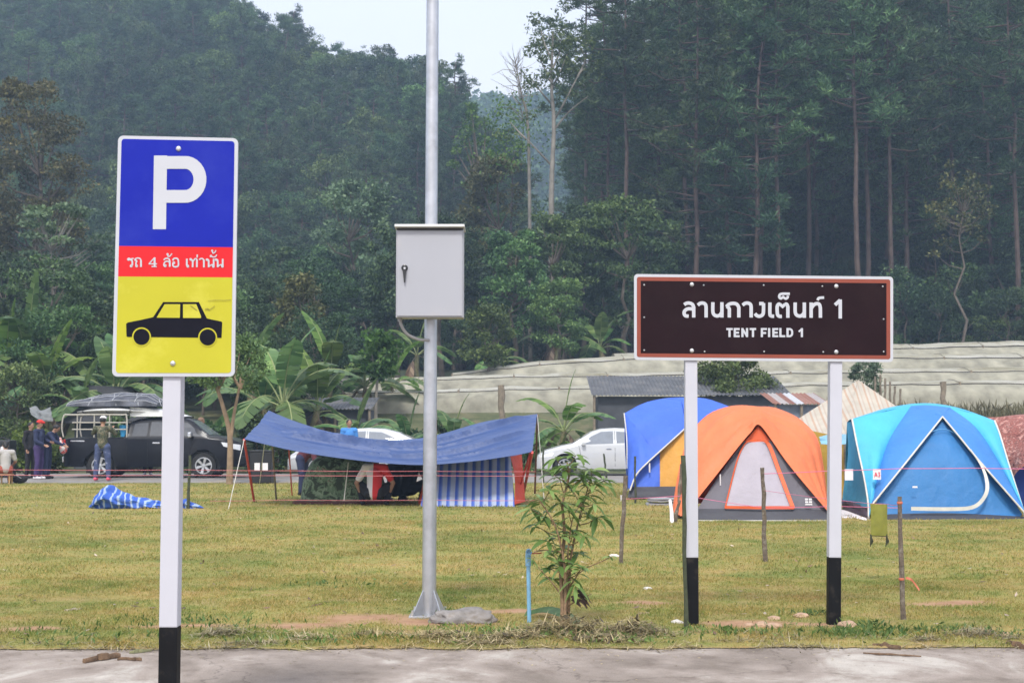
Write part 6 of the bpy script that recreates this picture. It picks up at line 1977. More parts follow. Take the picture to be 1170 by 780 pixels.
# ---- stakes
def stakes():
    M_ST = mat('stake_bark', (0.13, 0.10, 0.075), 0.9, var=0.35, nscale=30, bumps=0.6, bscale=60, dirt=(0.30, 0.27, 0.22), dscale=14)
    M_MOSS = mat('stake_green', (0.055, 0.065, 0.035), 0.9, var=0.35, nscale=20)
    def st(label, x0, y0, x1, y1, r, m=M_ST):
        Y = EYE * FPX / (y1 - 486.0)
        return post('wooden_stake', label, x0, y0, x1, y1, Y, r, m, cat='stake', grow=0.0)
    st('knobbly weathered stake standing between the two posts of the brown sign', 871.5, 534, 874, 641, 0.026)
    st('nearest stake with an orange ribbon at the right, in front of the cyan tent', 1027.5, 567, 1032, 706, 0.020)
    st('thin dark stake standing on the lawn right of the leafy sapling', 715, 543, 709.5, 643, 0.026)
    st('mossy dark stake directly behind the left post of the brown sign', 781, 520, 783.5, 716, 0.018, M_MOSS)
    st('thin stake just right of the parking sign post', 217, 520, 214.5, 581, 0.03, M_MOSS)
    st('stake half hidden behind the parking sign post', 187.5, 540, 186, 603, 0.03, M_MOSS)
    st('thin stake in front of the left corner of the blue tent', 725.5, 521, 726, 575, 0.022, M_MOSS)
    st('dark twisted stake left of the orange tent', 779, 530, 775, 592, 0.04)
    st('short leaning dark stick left of the orange tent beside the white stake', 776, 571, 771, 597, 0.03)
    st('thin stick in front of the white car door', 690, 518, 693, 548, 0.03, M_MOSS)
    st('thin stick at the nose of the white car', 620.5, 510, 621, 552, 0.028, M_MOSS)
    # ribbons
    Y = EYE * FPX / 220.0
    mb = MB()
    p = at(1028, 574, Y); mb.lathe(p, (0, 0, 1), [(0.022, -0.010), (0.024, 0.0), (0.022, 0.010)], n=12)
    q = at(1030, 661, Y); mb.lathe(q, (0, 0, 1), [(0.022, -0.010), (0.024, 0.0), (0.022, 0.010)], n=12)
    rows = []
    for i in range(12):
        t = i / 11
        c = q + Vector((0.03 + 0.11 * t, -0.03 - 0.02 * math.sin(6 * t), 0.012 - 0.10 * t * t))
        rows.append([c + Vector((0, 0, 0.009)), c - Vector((0.004, 0.006, 0.009))])
    mb.grid(rows)
    tag(mb.build('ribbon', mat('orange_ribbon', (0.55, 0.15, 0.08), 0.6), smooth=False), 'orange ribbon tied round the nearest stake at right', 'ribbon')
    # olive bag hanging from a line
    Yb = 14.6
    w = lambda px, py, d=0.0: at(px, py, Yb + d)
    bag = thing('hanging_cloth', 'small olive green cloth hanging from a line left of the nearest stake', 'cloth', tuple(w(1004, 625)))
    def cl(m): sheet(m, [w(994.2, 575), w(995, 595), w(994.8, 611)], [w(1013.5, 576), w(1013.2, 595), w(1014, 612)], 12, 16, (0, -0.02, 0), wr=0.012, wf=2.5, seed=2)
    piece(bag, 'cloth_panel', mat('olive_cloth', (0.22, 0.22, 0.035), 0.8, var=0.15, nscale=12), cl, solid=0.006)
    for x0, x1 in ((995, 994.4), (1013, 1012)):
        def tie(m, x0=x0, x1=x1):
            m.tube([w(x0, 610), w(x0 + 0.5, 616, -0.01), w(x1, 624)], [0.008, 0.012, 0.004], n=6)
            m.tube([w(x0, 612), w(x0 + 2, 618, 0.01), w(x0 + 1, 622)], [0.006, 0.01, 0.003], n=6)
        piece(bag, 'tie_cord', mat('dark_cord', (0.035, 0.04, 0.02), 0.8), tie, solid=0)
    piece(bag, 'hem_bar', mat('dark_cord', (0.035, 0.04, 0.02), 0.8), lambda m: m.tube([w(994, 611), w(1014, 612)], 0.008, n=6), solid=0)
    s0 = at(1027.5, 576, Y); 
    string('hanging_line', 'thin line from the nearest stake holding the olive cloth', [s0, w(1013.5, 575.5), w(994.5, 575), at(872.5, 560, EYE * FPX / 155.0)], 0.0025, M_PINK)
stakes()

# ================================================================== VEHICLES
M_TYRE = mat('tyre_rubber', (0.02, 0.02, 0.02), 0.85, var=0.2)
M_RIM = mat('alloy_rim', (0.55, 0.56, 0.58), 0.35, 0.7)
M_GLASS = mat('car_glass', (0.02, 0.025, 0.03), 0.06, var=0.1, spec=0.9)
M_GLASSREFL = mat('car_glass_reflection', (0.18, 0.20, 0.23), 0.08, var=0.1, spec=1.0)  # pale bluish reflection painted into the glass colour
M_CHROME = mat('chrome', (0.75, 0.76, 0.78), 0.15, 1.0, var=0.02)
M_LAMP = mat('headlamp', (0.80, 0.82, 0.84), 0.12, var=0.05, spec=0.9)
M_TRIM = mat('black_trim', (0.018, 0.018, 0.02), 0.5)
M_REDL = mat('tail_lamp', (0.45, 0.02, 0.02), 0.2)

def vehicle(root, paint, x0, x1, belt, top, half, zb0, wheels, wr, arch, side_win, screens, tumble=0.27, wheel_w=0.22, glass=M_GLASS):
    """x0 tail .. x1 nose (nose at +x). belt/top/half: profiles. returns helper giving the side surface"""
    def sec(x):
        w = interp(half, x); zbelt = interp(belt, x); zt = max(zbelt + 0.015, interp(top, x))
        zb = zb0
        for xw in wheels:
            d = abs(x - xw)
            if d < arch: zb = max(zb, wr + math.sqrt(max(0, arch * arch - d * d)) * 1.0)
        zb = min(zb, zbelt - 0.10)
        hh = zt - zbelt
        f = min(1.0, hh / 0.5)
        wrf = w * 0.955 - 0.04 - tumble * 0.85 * f * min(1, hh / 0.55)
        return w, zb, zbelt, zt, wrf
    def side_y(x, z):
        w, zb, zbelt, zt, wrf = sec(x)
        wb = w * 0.965
        if z <= zbelt:
            t = (z - zb0) / (zbelt - zb0)
            return interp([(0, w * 0.95), (0.25, w), (0.7, w * 0.995), (1, wb)], t)
        zr = zbelt + (zt - zbelt) * 0.86
        return wb + (wrf - wb) * min(1, (z - zbelt) / max(0.01, zr - zbelt))
    def ring(x):
        w, zb, zbelt, zt, wrf = sec(x)
        pts = []
        for t in (0, 0.12, 0.3, 0.5, 0.7, 0.85, 0.95, 1.0):
            z = zb + (zbelt - zb) * t
            pts.append((side_y(x, z), z))
        hh = zt - zbelt
        for t in (0.3, 0.6, 0.86):
            z = zbelt + hh * t
            pts.append((side_y(x, z), z))
        yy = pts[-1][0]
        pts += [(yy - 0.045, zbelt + hh * 0.955), (yy - 0.12, zt - 0.004), (yy * 0.45, zt + 0.008), (0.0, zt + 0.012)]
        R_ = [Vector((x, -y, z)) for y, z in pts]
        L_ = [Vector((x, y, z)) for y, z in reversed(pts[:-1])]
        return R_ + L_
    xs = sorted(set([round(x0 + (x1 - x0) * i / 110, 4) for i in range(111)]))
    rows = [ring(x) for x in xs]
    mb = MB(); mb.grid(rows)
    mb.add(rows[0], [tuple(range(len(rows[0])))]); mb.add(rows[-1], [tuple(range(len(rows[-1])))])
    body = mb.build('body', paint, root, smooth=True, weld=0.0005)
    # underbody
    mb = MB(); mb.box(((x0 + x1) / 2, 0, zb0 + 0.12), (x1 - x0 - 0.25, interp(half, 0) * 2 - 0.46, 0.22), bev=0.03)
    for xw in wheels: mb.box((xw, 0, wr + 0.1), (arch * 1.9, interp(half, xw) * 2 - 0.36, arch * 1.35))
    mb.build('underbody', M_TRIM, root)
    for sgn in (-1, 1):
        for poly in side_win:
            mb = MB()
            q = [Vector((x, sgn * (side_y(x, z) + 0.006), z)) for x, z in poly]
            c = sum(q, Vector()) / len(q)
            c.y = sgn * (side_y(c.x, c.z) + 0.006)
            inn = [p + Vector((0, -sgn * 0.012, 0)) for p in q]
            n = len(q)
            mb.add([c] + q + inn, [(0, 1 + i, 1 + (i + 1) % n) for i in range(n)] + [(1 + i, 1 + n + i, 1 + n + (i + 1) % n, 1 + (i + 1) % n) for i in range(n)])
            mb.build('window', glass, root)
    for (xa, xb) in screens:
        rows = []
        for i in range(9):
            x = xa + (xb - xa) * i / 8
            w, zb, zbelt, zt, wrf = sec(x)
            ww = max(0.2, side_y(x, zbelt + (zt - zbelt) * 0.86) - 0.10)
            rows.append([Vector((x, ww * k / 4, zt + 0.018 - 0.004 * abs(k) )) for k in range(-4, 5)])
        mb = MB(); mb.grid(rows); mb.build('windscreen', M_GLASSREFL, root, smooth=True)
    for xw in wheels:
        for sgn in (-1, 1):
            yo = interp(half, xw) - 0.03
            ax = Vector((0, sgn, 0))
            c = Vector((xw, sgn * (yo - wheel_w), wr))
            mb = MB()
            rt = wr
            mb.lathe(c, ax, [(rt * 0.62, 0), (rt * 0.93, 0.005), (rt, 0.03), (rt, wheel_w - 0.03), (rt * 0.95, wheel_w), (rt * 0.68, wheel_w + 0.002), (rt * 0.64, wheel_w - 0.05), (rt * .3, wheel_w - 0.06)], n=32)
            ty = mb.build('wheel', M_TYRE, root, smooth=True)
            mb = MB()
            ro = rt * 0.66
            fc = Vector((xw, sgn * (yo - 0.01), wr))
            mb.lathe(fc - ax * 0.05, ax, [(ro, 0), (ro, 0.05), (ro * 0.90, 0.052), (ro * 0.86, 0.01), (ro * 0.86, 0.0)], n=32)
            mb.lathe(fc - ax * 0.03, ax, [(ro * 0.22, 0), (ro * 0.2, 0.03), (0.001, 0.034)], n=16)
            for k in range(6):
                a = 2 * PI * k / 6 + 0.3
                d = Vector((math.cos(a), 0, math.sin(a))); s = Vector((-math.sin(a), 0, math.cos(a)))
                for off in (0.0,):
                    p0, p1 = fc + d * ro * 0.15, fc + d * ro * 0.89
                    mb.prism([p0 - s * ro * 0.10 - ax * 0.02, p0 + s * ro * 0.10 - ax * 0.02, p1 + s * ro * 0.17 - ax * 0.005, p1 - s * ro * 0.17 - ax * 0.005], -ax * 0.025)
            mb.build('rim', M_RIM, ty, smooth=False)
    return side_y, sec

def door_line(root, side_y, pts, m=M_TRIM, w=0.012, sides=(-1, 1)):
    for sgn in sides:
        mb = MB()
        P = []
        for (xa, za), (xb, zb) in zip(pts[:-1], pts[1:]):
            for i in range(6):
                t = i / 6; P.append((xa + (xb - xa) * t, za + (zb - za) * t))
        P.append(pts[-1])
        mb.tube([Vector((x, sgn * (side_y(x, z) + 0.001), z)) for x, z in P], w / 2, n=4)
        mb.build('door_seam', m, root)

def pickup():
    s = 39.0
    X = lambda px: (px - 174.0) / s
    cx = at(174, 548, 41.9).x
    root = thing('pickup_truck', 'black pickup truck with loaded rack over its bed parked behind the lawn', 'pickup truck', (cx, 42.9, 0.05))
    paint = mat('black_paint', (0.006, 0.007, 0.012), 0.35, var=0.2, coat=0.08, spec=0.25, dirt=(0.022, 0.021, 0.02), dscale=1.5, dcut=(0.5, 0.9))
    belt = [(-2.66, 1.14), (-2.5, 1.17), (-0.85, 1.18), (1.3, 1.18), (1.9, 1.13), (2.35, 1.03), (2.6, 0.92), (2.66, 0.80)]
    top = [(-2.66, 1.16), (-2.5, 1.19), (-0.88, 1.20), (-0.80, 1.64), (-0.55, 1.75), (-0.1, 1.79), (0.6, 1.79), (0.92, 1.76), (1.05, 1.70), (1.64, 1.25), (1.9, 1.23), (2.3, 1.15), (2.52, 1.05), (2.62, 0.93), (2.66, 0.82)]
    half = [(-2.66, 0.84), (-2.5, 0.90), (-1.6, 0.92), (1.5, 0.92), (2.1, 0.90), (2.45, 0.82), (2.62, 0.70), (2.66, 0.62)]
    sy, sec = vehicle(root, paint, -2.66, 2.66, belt, top, half, 0.34, (-1.58, 1.47), 0.375, 0.47,
                      [[(-0.66, 1.24), (-0.22, 1.24), (-0.22, 1.64), (-0.62, 1.61)], [(-0.13, 1.24), (1.42, 1.24), (1.12, 1.50), (0.93, 1.64), (-0.13, 1.66)]], [(1.07, 1.60)], glass=mat('tinted_glass', (0.075, 0.08, 0.09), 0.12, spec=0.5))
    door_line(root, sy, [(-0.80, 0.40), (-0.80, 1.2)]); door_line(root, sy, [(-0.18, 0.42), (-0.18, 1.66)]); door_line(root, sy, [(1.2, 1.2), (1.05, 0.8), (1.0, 0.42)])
    for sgn in (-1, 1):
        mb = MB(); x = 0.08; mb.box((x, sgn * (sy(x, 1.04) + 0.02), 1.04), (0.22, 0.035, 0.045), bev=0.012); mb.build('door_handle', M_CHROME, root)
        mb = MB(); mb.box((1.10, sgn * 1.03, 1.28), (0.12, 0.22, 0.17), bev=0.04); mb.build('mirror', M_CHROME, root)
        mb = MB()
        rows = []
        for i in range(8):
            x = 1.98 + 0.55 * i / 7
            z0, z1 = 0.96 - 0.02 * i, 1.07 - 0.012 * i
            if i == 0: z0 = z1 = 1.06
            rows.append([Vector((x, sgn * (sy(x, z) + 0.012), z)) for z in (z0, (z0 + z1) / 2, z1)])
        mb.grid(rows); mb.build('headlight', M_LAMP, root, smooth=True, solid=0.01)
        mb = MB(); mb.box((-2.645, sgn * 0.80, 1.0), (0.06, 0.12, 0.30), bev=0.02); mb.build('tail_light', M_REDL, root)
    mb = MB()
    for z in (0.99, 0.91, 0.83): mb.box((2.64, 0, z), (0.06, 1.15, 0.045), bev=0.01)
    mb.build('grille', M_CHROME, root)
    mb = MB(); mb.box((2.60, 0, 0.52), (0.22, 1.6, 0.30), bev=0.05); mb.build('front_bumper', paint, root)
    mb = MB(); mb.box((-2.68, 0, 0.55), (0.12, 1.5, 0.18), bev=0.03); mb.build('rear_bumper', M_CHROME, root)
    mb = MB(); mb.box((-1.75, -0.925, 0.99), (0.001, 0.001, 0.001)); 
    mb = MB(); mb.box((X(86), -(sy(X(86), 1.13) + 0.006), 1.10), (0.42, 0.012, 0.035)); mb.build('badge_strip', M_CHROME, root)
    # rack over the bed
    m_rk = mat('rack_cream', (0.50, 0.47, 0.40), 0.5, 0.2)
    mb = MB()
    xr0, xr1 = X(68), X(142)
    for y in (-0.88, 0.88):
        mb.tube(catmull([(xr0 + 0.05, y, 1.21), (xr0, y, 1.5), (xr0 + 0.06, y, 1.84), (xr0 + 0.3, y, 1.87), (xr1 - 0.2, y, 1.87), (xr1, y, 1.82), (xr1 + 0.02, y, 1.21)], 40), 0.022, n=6)
        for z in (1.44, 1.64): mb.tube([(xr0 + 0.3, y, z), (xr1, y, z)], 0.018, n=6)
        for x in (xr0 + 0.45, xr0 + 0.95, xr0 + 1.4): mb.tube([(x, y, 1.2), (x, y, 1.87)], 0.018, n=6)
    for x in (xr0 + 0.05, xr0 + 0.6, xr0 + 1.2, xr1): mb.tube([(x, -0.88, 1.86), (x, 0.88, 1.86)], 0.018, n=6)
    mb.build('cargo_rack', m_rk, root, smooth=True)
    # white roof fairing over cab
    mb = MB()
    rows = []
    for i in range(14):
        t = i / 13; x = X(144) + (X(206) - X(144)) * t
        z = 1.80 + 0.02; zz = 2.14 - 0.32 * t ** 1.6
        rows.append([Vector((x, -0.68, z)), Vector((x, -0.66, zz - 0.04)), Vector((x, -0.5, zz)), Vector((x, 0, zz + 0.02)), Vector((x, 0.5, zz)), Vector((x, 0.66, zz - 0.04)), Vector((x, 0.68, z))])
    mb.grid(rows); mb.add(rows[0], [tuple(range(7))]); mb.add(rows[-1], [tuple(range(7))])
    mb.build('roof_fairing', mat('fairing_white', (0.72, 0.72, 0.70), 0.4), root, smooth=True)
    # goods: separate things resting on it
    base = Vector(root.location)
    c = thing('cargo_bundle', 'dark grey bundle of camping gear tied under a net on the pickup rack', 'cargo bundle', (base.x + X(120), base.y, base.z + 2.02))
    x0, x1 = X(67) - X(120), X(176) - X(120)
    def load(m):
        rows = []
        for i in range(26):
            t = i / 25; x = x0 + (x1 - x0) * t
            h = 0.40 * math.sin(PI * min(1, 0.06 + 0.62 * t + 0.0)) ** 0.8 * (1 if t < 0.88 else max(0.25, 1 - (t - 0.88) * 5))
            row = []
            for k in range(13):
                a = PI * k / 12
                w = 1 + 0.14 * mnoise.noise(Vector((x * 2.2, k * 0.7, 4)))
                row.append(Vector((x, -math.cos(a) * 0.80 * w * min(1, .5 + t * 3), 0.10 + max(0.0, h * math.sin(a) ** 0.7 * w))))
            rows.append(row)
        m.grid(rows); m.add(rows[0], [tuple(range(13))]); m.add(rows[-1], [tuple(range(13))])
        return rows
    mb = MB(); rows = load(mb); mb.build('covered_load', mat('load_grey', (0.075, 0.08, 0.10), 0.6, var=0.5, nscale=4, bumps=0.8, bscale=6), c, smooth=True)
    mb = MB()
    for i in range(0, 26, 3):
        mb.tube([p + Vector((0, 0, 0.012)) + Vector((0.25 * (k - 6) / 6, 0, 0)) * (1 if i % 2 else -1) for k, p in enumerate(rows[i])], 0.010, n=4)
    for k in range(1, 12, 2):
        mb.tube([rows[i][k] + Vector((0, 0, 0.012)) for i in range(26)], 0.009, n=4)
    mb.build('net', mat('net_cord', (0.42, 0.43, 0.45), 0.8), c)
    b = thing('sleeping_board', 'long white padded board lying under the net cargo on the pickup rack', 'board', (base.x + X(118), base.y, base.z + 1.89))
    mb = MB(); 
    rows = []
    for i in range(24):
        t = i / 23; x = (X(82) - X(118)) + (X(166) - X(82)) * t
        w = 0.88 * math.sin(PI * (0.12 + 0.76 * t)) ** 0.35; h = 0.19 * math.sin(PI * (0.05 + 0.9 * t)) ** 0.5 + 0.02
        rows.append([Vector((x, w * math.cos(a), 0.01 + h * 0.5 + h * 0.5 * math.sin(a))) for a in [2 * PI * k / 16 for k in range(16)]])
    mb.grid(rows, closed=True); mb.add(rows[0], [tuple(range(16))]); mb.add(rows[-1], [tuple(range(16))])
    mb.build('padding', mat('fairing_white', (0.72, 0.72, 0.70), 0.4), b, smooth=True)
    mb = MB()
    for x in (-0.7, 0.0, 0.7): mb.tube([(x, 0.86 * math.cos(a), 0.085 + 0.085 * math.sin(a)) for a in np.linspace(0, 2 * PI, 17)], 0.012, n=4, cap=False)
    mb.build('strap', M_TRIM, b)
    # blue bucket inside the rack
    q = Vector((base.x + X(137), base.y - 0.55, base.z + 1.22))
    mb = MB(); mb.lathe(q, (0, 0, 1), [(0.12, 0), (0.16, 0.33), (0.17, 0.34), (0.155, 0.345), (0.12, 0.05)], n=20)
    tag(mb.build('bucket', mat('bucket_blue', (0.05, 0.32, 0.62), 0.4), smooth=True), 'light blue bucket in the pickup bed next to the cab', 'bucket')
pickup()

def sedan():
    root = thing('sedan_car', 'x', 'car', (0, 0, 0.05), PI)
    paint = mat('white_paint', (0.52, 0.53, 0.54), 0.2, var=0.02, coat=0.5, dirt=(0.55, 0.54, 0.52), dscale=1.2, dcut=(0.55, 0.9))
    belt = [(-2.28, 0.86), (-2.1, 0.95), (-1.2, 0.98), (0.9, 0.93), (1.5, 0.82), (2.0, 0.70), (2.2, 0.60), (2.28, 0.50)]
    top = [(-2.28, 0.90), (-2.1, 1.02), (-1.75, 1.07), (-1.15, 1.34), (-0.7, 1.45), (-0.2, 1.48), (0.25, 1.45), (0.55, 1.36), (1.15, 1.0), (1.5, 0.93), (1.95, 0.80), (2.18, 0.66), (2.28, 0.52)]
    half = [(-2.28, 0.70), (-2.1, 0.82), (-1.4, 0.88), (1.4, 0.88), (1.9, 0.82), (2.15, 0.68), (2.28, 0.5)]
    sy, sec = vehicle(root, paint, -2.28, 2.28, belt, top, half, 0.22, (-1.32, 1.38), 0.315, 0.385,
                      [[(-0.86, 1.03), (-0.22, 1.01), (-0.22, 1.37), (-0.60, 1.35), (-1.1, 1.15), (-1.2, 1.05)], [(-0.12, 1.0), (0.90, 0.97), (0.55, 1.22), (0.25, 1.36), (-0.12, 1.38)]], [(0.62, 1.14), (-1.7, -1.2)], glass=M_GLASSREFL)
    door_line(root, sy, [(-0.17, 0.30), (-0.17, 1.38)]); door_line(root, sy, [(0.95, 0.95), (0.88, 0.6), (0.80, 0.30)]); door_line(root, sy, [(-1.05, 0.95), (-0.95, 0.7), (-0.85, 0.45)])
    for sgn in (-1, 1):
        for x in (-0.45 + 0.1, 0.02): 
            mb = MB(); xx = x - 0.35 if x < 0 else x; mb.box((xx, sgn * (sy(xx, 0.84) + 0.012), 0.84), (0.17, 0.03, 0.03), bev=0.01); mb.build('door_handle', M_CHROME, root)
        mb = MB(); mb.box((0.80, sgn * 0.93, 1.0), (0.12, 0.18, 0.12), bev=0.04); mb.build('mirror', paint, root)
        mb = MB(); rows = []
        for i in range(8):
            x = 1.70 + 0.45 * i / 7
            z0, z1 = 0.62 - 0.01 * i, 0.74 - 0.017 * i
            if i == 0: z0 = z1 = 0.72
            rows.append([Vector((x, sgn * (sy(x, z) + 0.010), z)) for z in (z0, (z0 + z1) / 2, z1)])
        mb.grid(rows); mb.build('headlight', M_LAMP, root, smooth=True, solid=0.01)
        mb = MB(); rows = []
        for i in range(6):
            x = -2.24 + 0.3 * i / 5
            rows.append([Vector((x, sgn * (sy(x, z) + 0.010), z)) for z in (0.72, 0.80, 0.88)])
        mb.grid(rows); mb.build('tail_light', M_REDL, root, smooth=True, solid=0.01)
    mb = MB(); mb.box((2.262, 0, 0.42), (0.05, 0.8, 0.16), bev=0.02); mb.build('grille', M_TRIM, root)
    mb = MB(); mb.box((2.24, 0, 0.30), (0.05, 1.1, 0.06), bev=0.02); mb.build('bumper_vent', M_TRIM, root)
    return root
c1 = sedan()
c1['label'] = 'white sedan parked nose left, half hidden behind the blue and yellow tent'
c1.location = (at(612, 540, 43.9).x + 2.28, 44.8, 0.05)
c2 = copy_tree(c1)
c2['label'] = 'pale sedan behind the tarp, only its roof and nose corners showing'
c2.location = (at(326, 540, 43.2).x + 2.28, 44.1, 0.05)
c1['group'] = c2['group'] = 'white sedans parked by the road'

# dark car cropped at the left edge behind the sitting camper
def dark_box():
    p = at(2, 540, 42.5)
    t = thing('cool_box', 'black equipment case with round white mark at the left edge behind the sitting camper', 'case', (p.x, 42.5, 0.05))
    mb = MB(); mb.box((p.x - 0.1, 42.7, 0.62), (0.72, 0.6, 1.1), bev=0.04); mb.build('case', mat('black_case', (0.015, 0.015, 0.018), 0.5), t, world=True)
    mb = MB(); mb.lathe((p.x + 0.05, 42.395, 0.92), (0, -1, 0), [(0.07, 0), (0.065, 0.01), (0.02, 0.014)], n=16); mb.build('round_mark', M_PAPER, t, world=True)
    mb = MB(); mb.tube(catmull([(p.x - 0.35, 42.7, 1.17), (p.x - 0.1, 42.7, 1.24), (p.x + 0.15, 42.7, 1.17)], 8), 0.02, n=6); mb.build('handle', M_TRIM, t, world=True)
dark_box()

# ================================================================== PEOPLE
def remeshed(mb, name, m, parent, voxel, smooth_it=2, post=None):
    me = bpy.data.meshes.new(name)
    me.from_pydata([tuple(v) for v in mb.v], [], mb.f)
    bm = bmesh.new(); bm.from_mesh(me); bmesh.ops.recalc_face_normals(bm, faces=bm.faces); bm.to_mesh(me); bm.free()
    o = bpy.data.objects.new(name, me); COL.objects.link(o)
    md = o.modifiers.new('r', 'REMESH'); md.mode = 'VOXEL'; md.voxel_size = voxel
    ms = o.modifiers.new('s', 'SMOOTH'); ms.iterations = smooth_it; ms.factor = 0.5
    dg = bpy.context.evaluated_depsgraph_get()
    dg.update()
    me2 = bpy.data.meshes.new_from_object(o.evaluated_get(dg))
    bpy.data.objects.remove(o)
    me2.name = name
    me2.materials.clear()
    for mm in (m if isinstance(m, (list, tuple)) else [m]): me2.materials.append(mm)
    for p in me2.polygons: p.use_smooth = True
    return link(name, me2, parent)

def ball(mb, c, r, s=(1, 1, 1), rot=None, n=12):
    rows = []
    vs, fs = [], []
    for i in range(n // 2 + 1):
        th = PI * i / (n // 2)
        for k in range(n):
            a = 2 * PI * k / n
            v = Vector((math.sin(th) * math.cos(a) * s[0], math.sin(th) * math.sin(a) * s[1], math.cos(th) * s[2])) * r
            if rot is not None: v = rot @ v
            vs.append(Vector(c) + v)
    for i in range(n // 2):
        for k in range(n):
            k2 = (k + 1) % n
            fs.append((i * n + k, i * n + k2, (i + 1) * n + k2, (i + 1) * n + k))
    mb.add(vs, fs)

def cone(mb, a, b, ra, rb):
    a, b = Vector(a), Vector(b)
    if (b - a).length > 1e-4: mb.tube([a, b], [ra, rb], n=12)
    ball(mb, a, ra); ball(mb, b, rb)

M_SKIN = mat('skin', (0.36, 0.20, 0.13), 0.6, var=0.05)
M_HAIR = mat('dark_hair', (0.012, 0.010, 0.009), 0.5)

STAND = dict(pelvis=(0, 0, 0.93), waist=(0, 0, 1.06), chest=(0, 0.0, 1.27), neck=(0, 0.01, 1.44), head=(0, -0.01, 1.58),
             shl=(0.18, 0, 1.38), shr=(-0.18, 0, 1.38), ell=(0.23, 0.02, 1.12), elr=(-0.23, 0.02, 1.12), wrl=(0.22, -0.08, 0.88), wrr=(-0.22, -0.08, 0.88),
             hil=(0.09, 0, 0.90), hir=(-0.09, 0, 0.90), knl=(0.11, -0.03, 0.50), knr=(-0.11, -0.03, 0.50), anl=(0.12, 0.02, 0.08), anr=(-0.12, 0.02, 0.08))

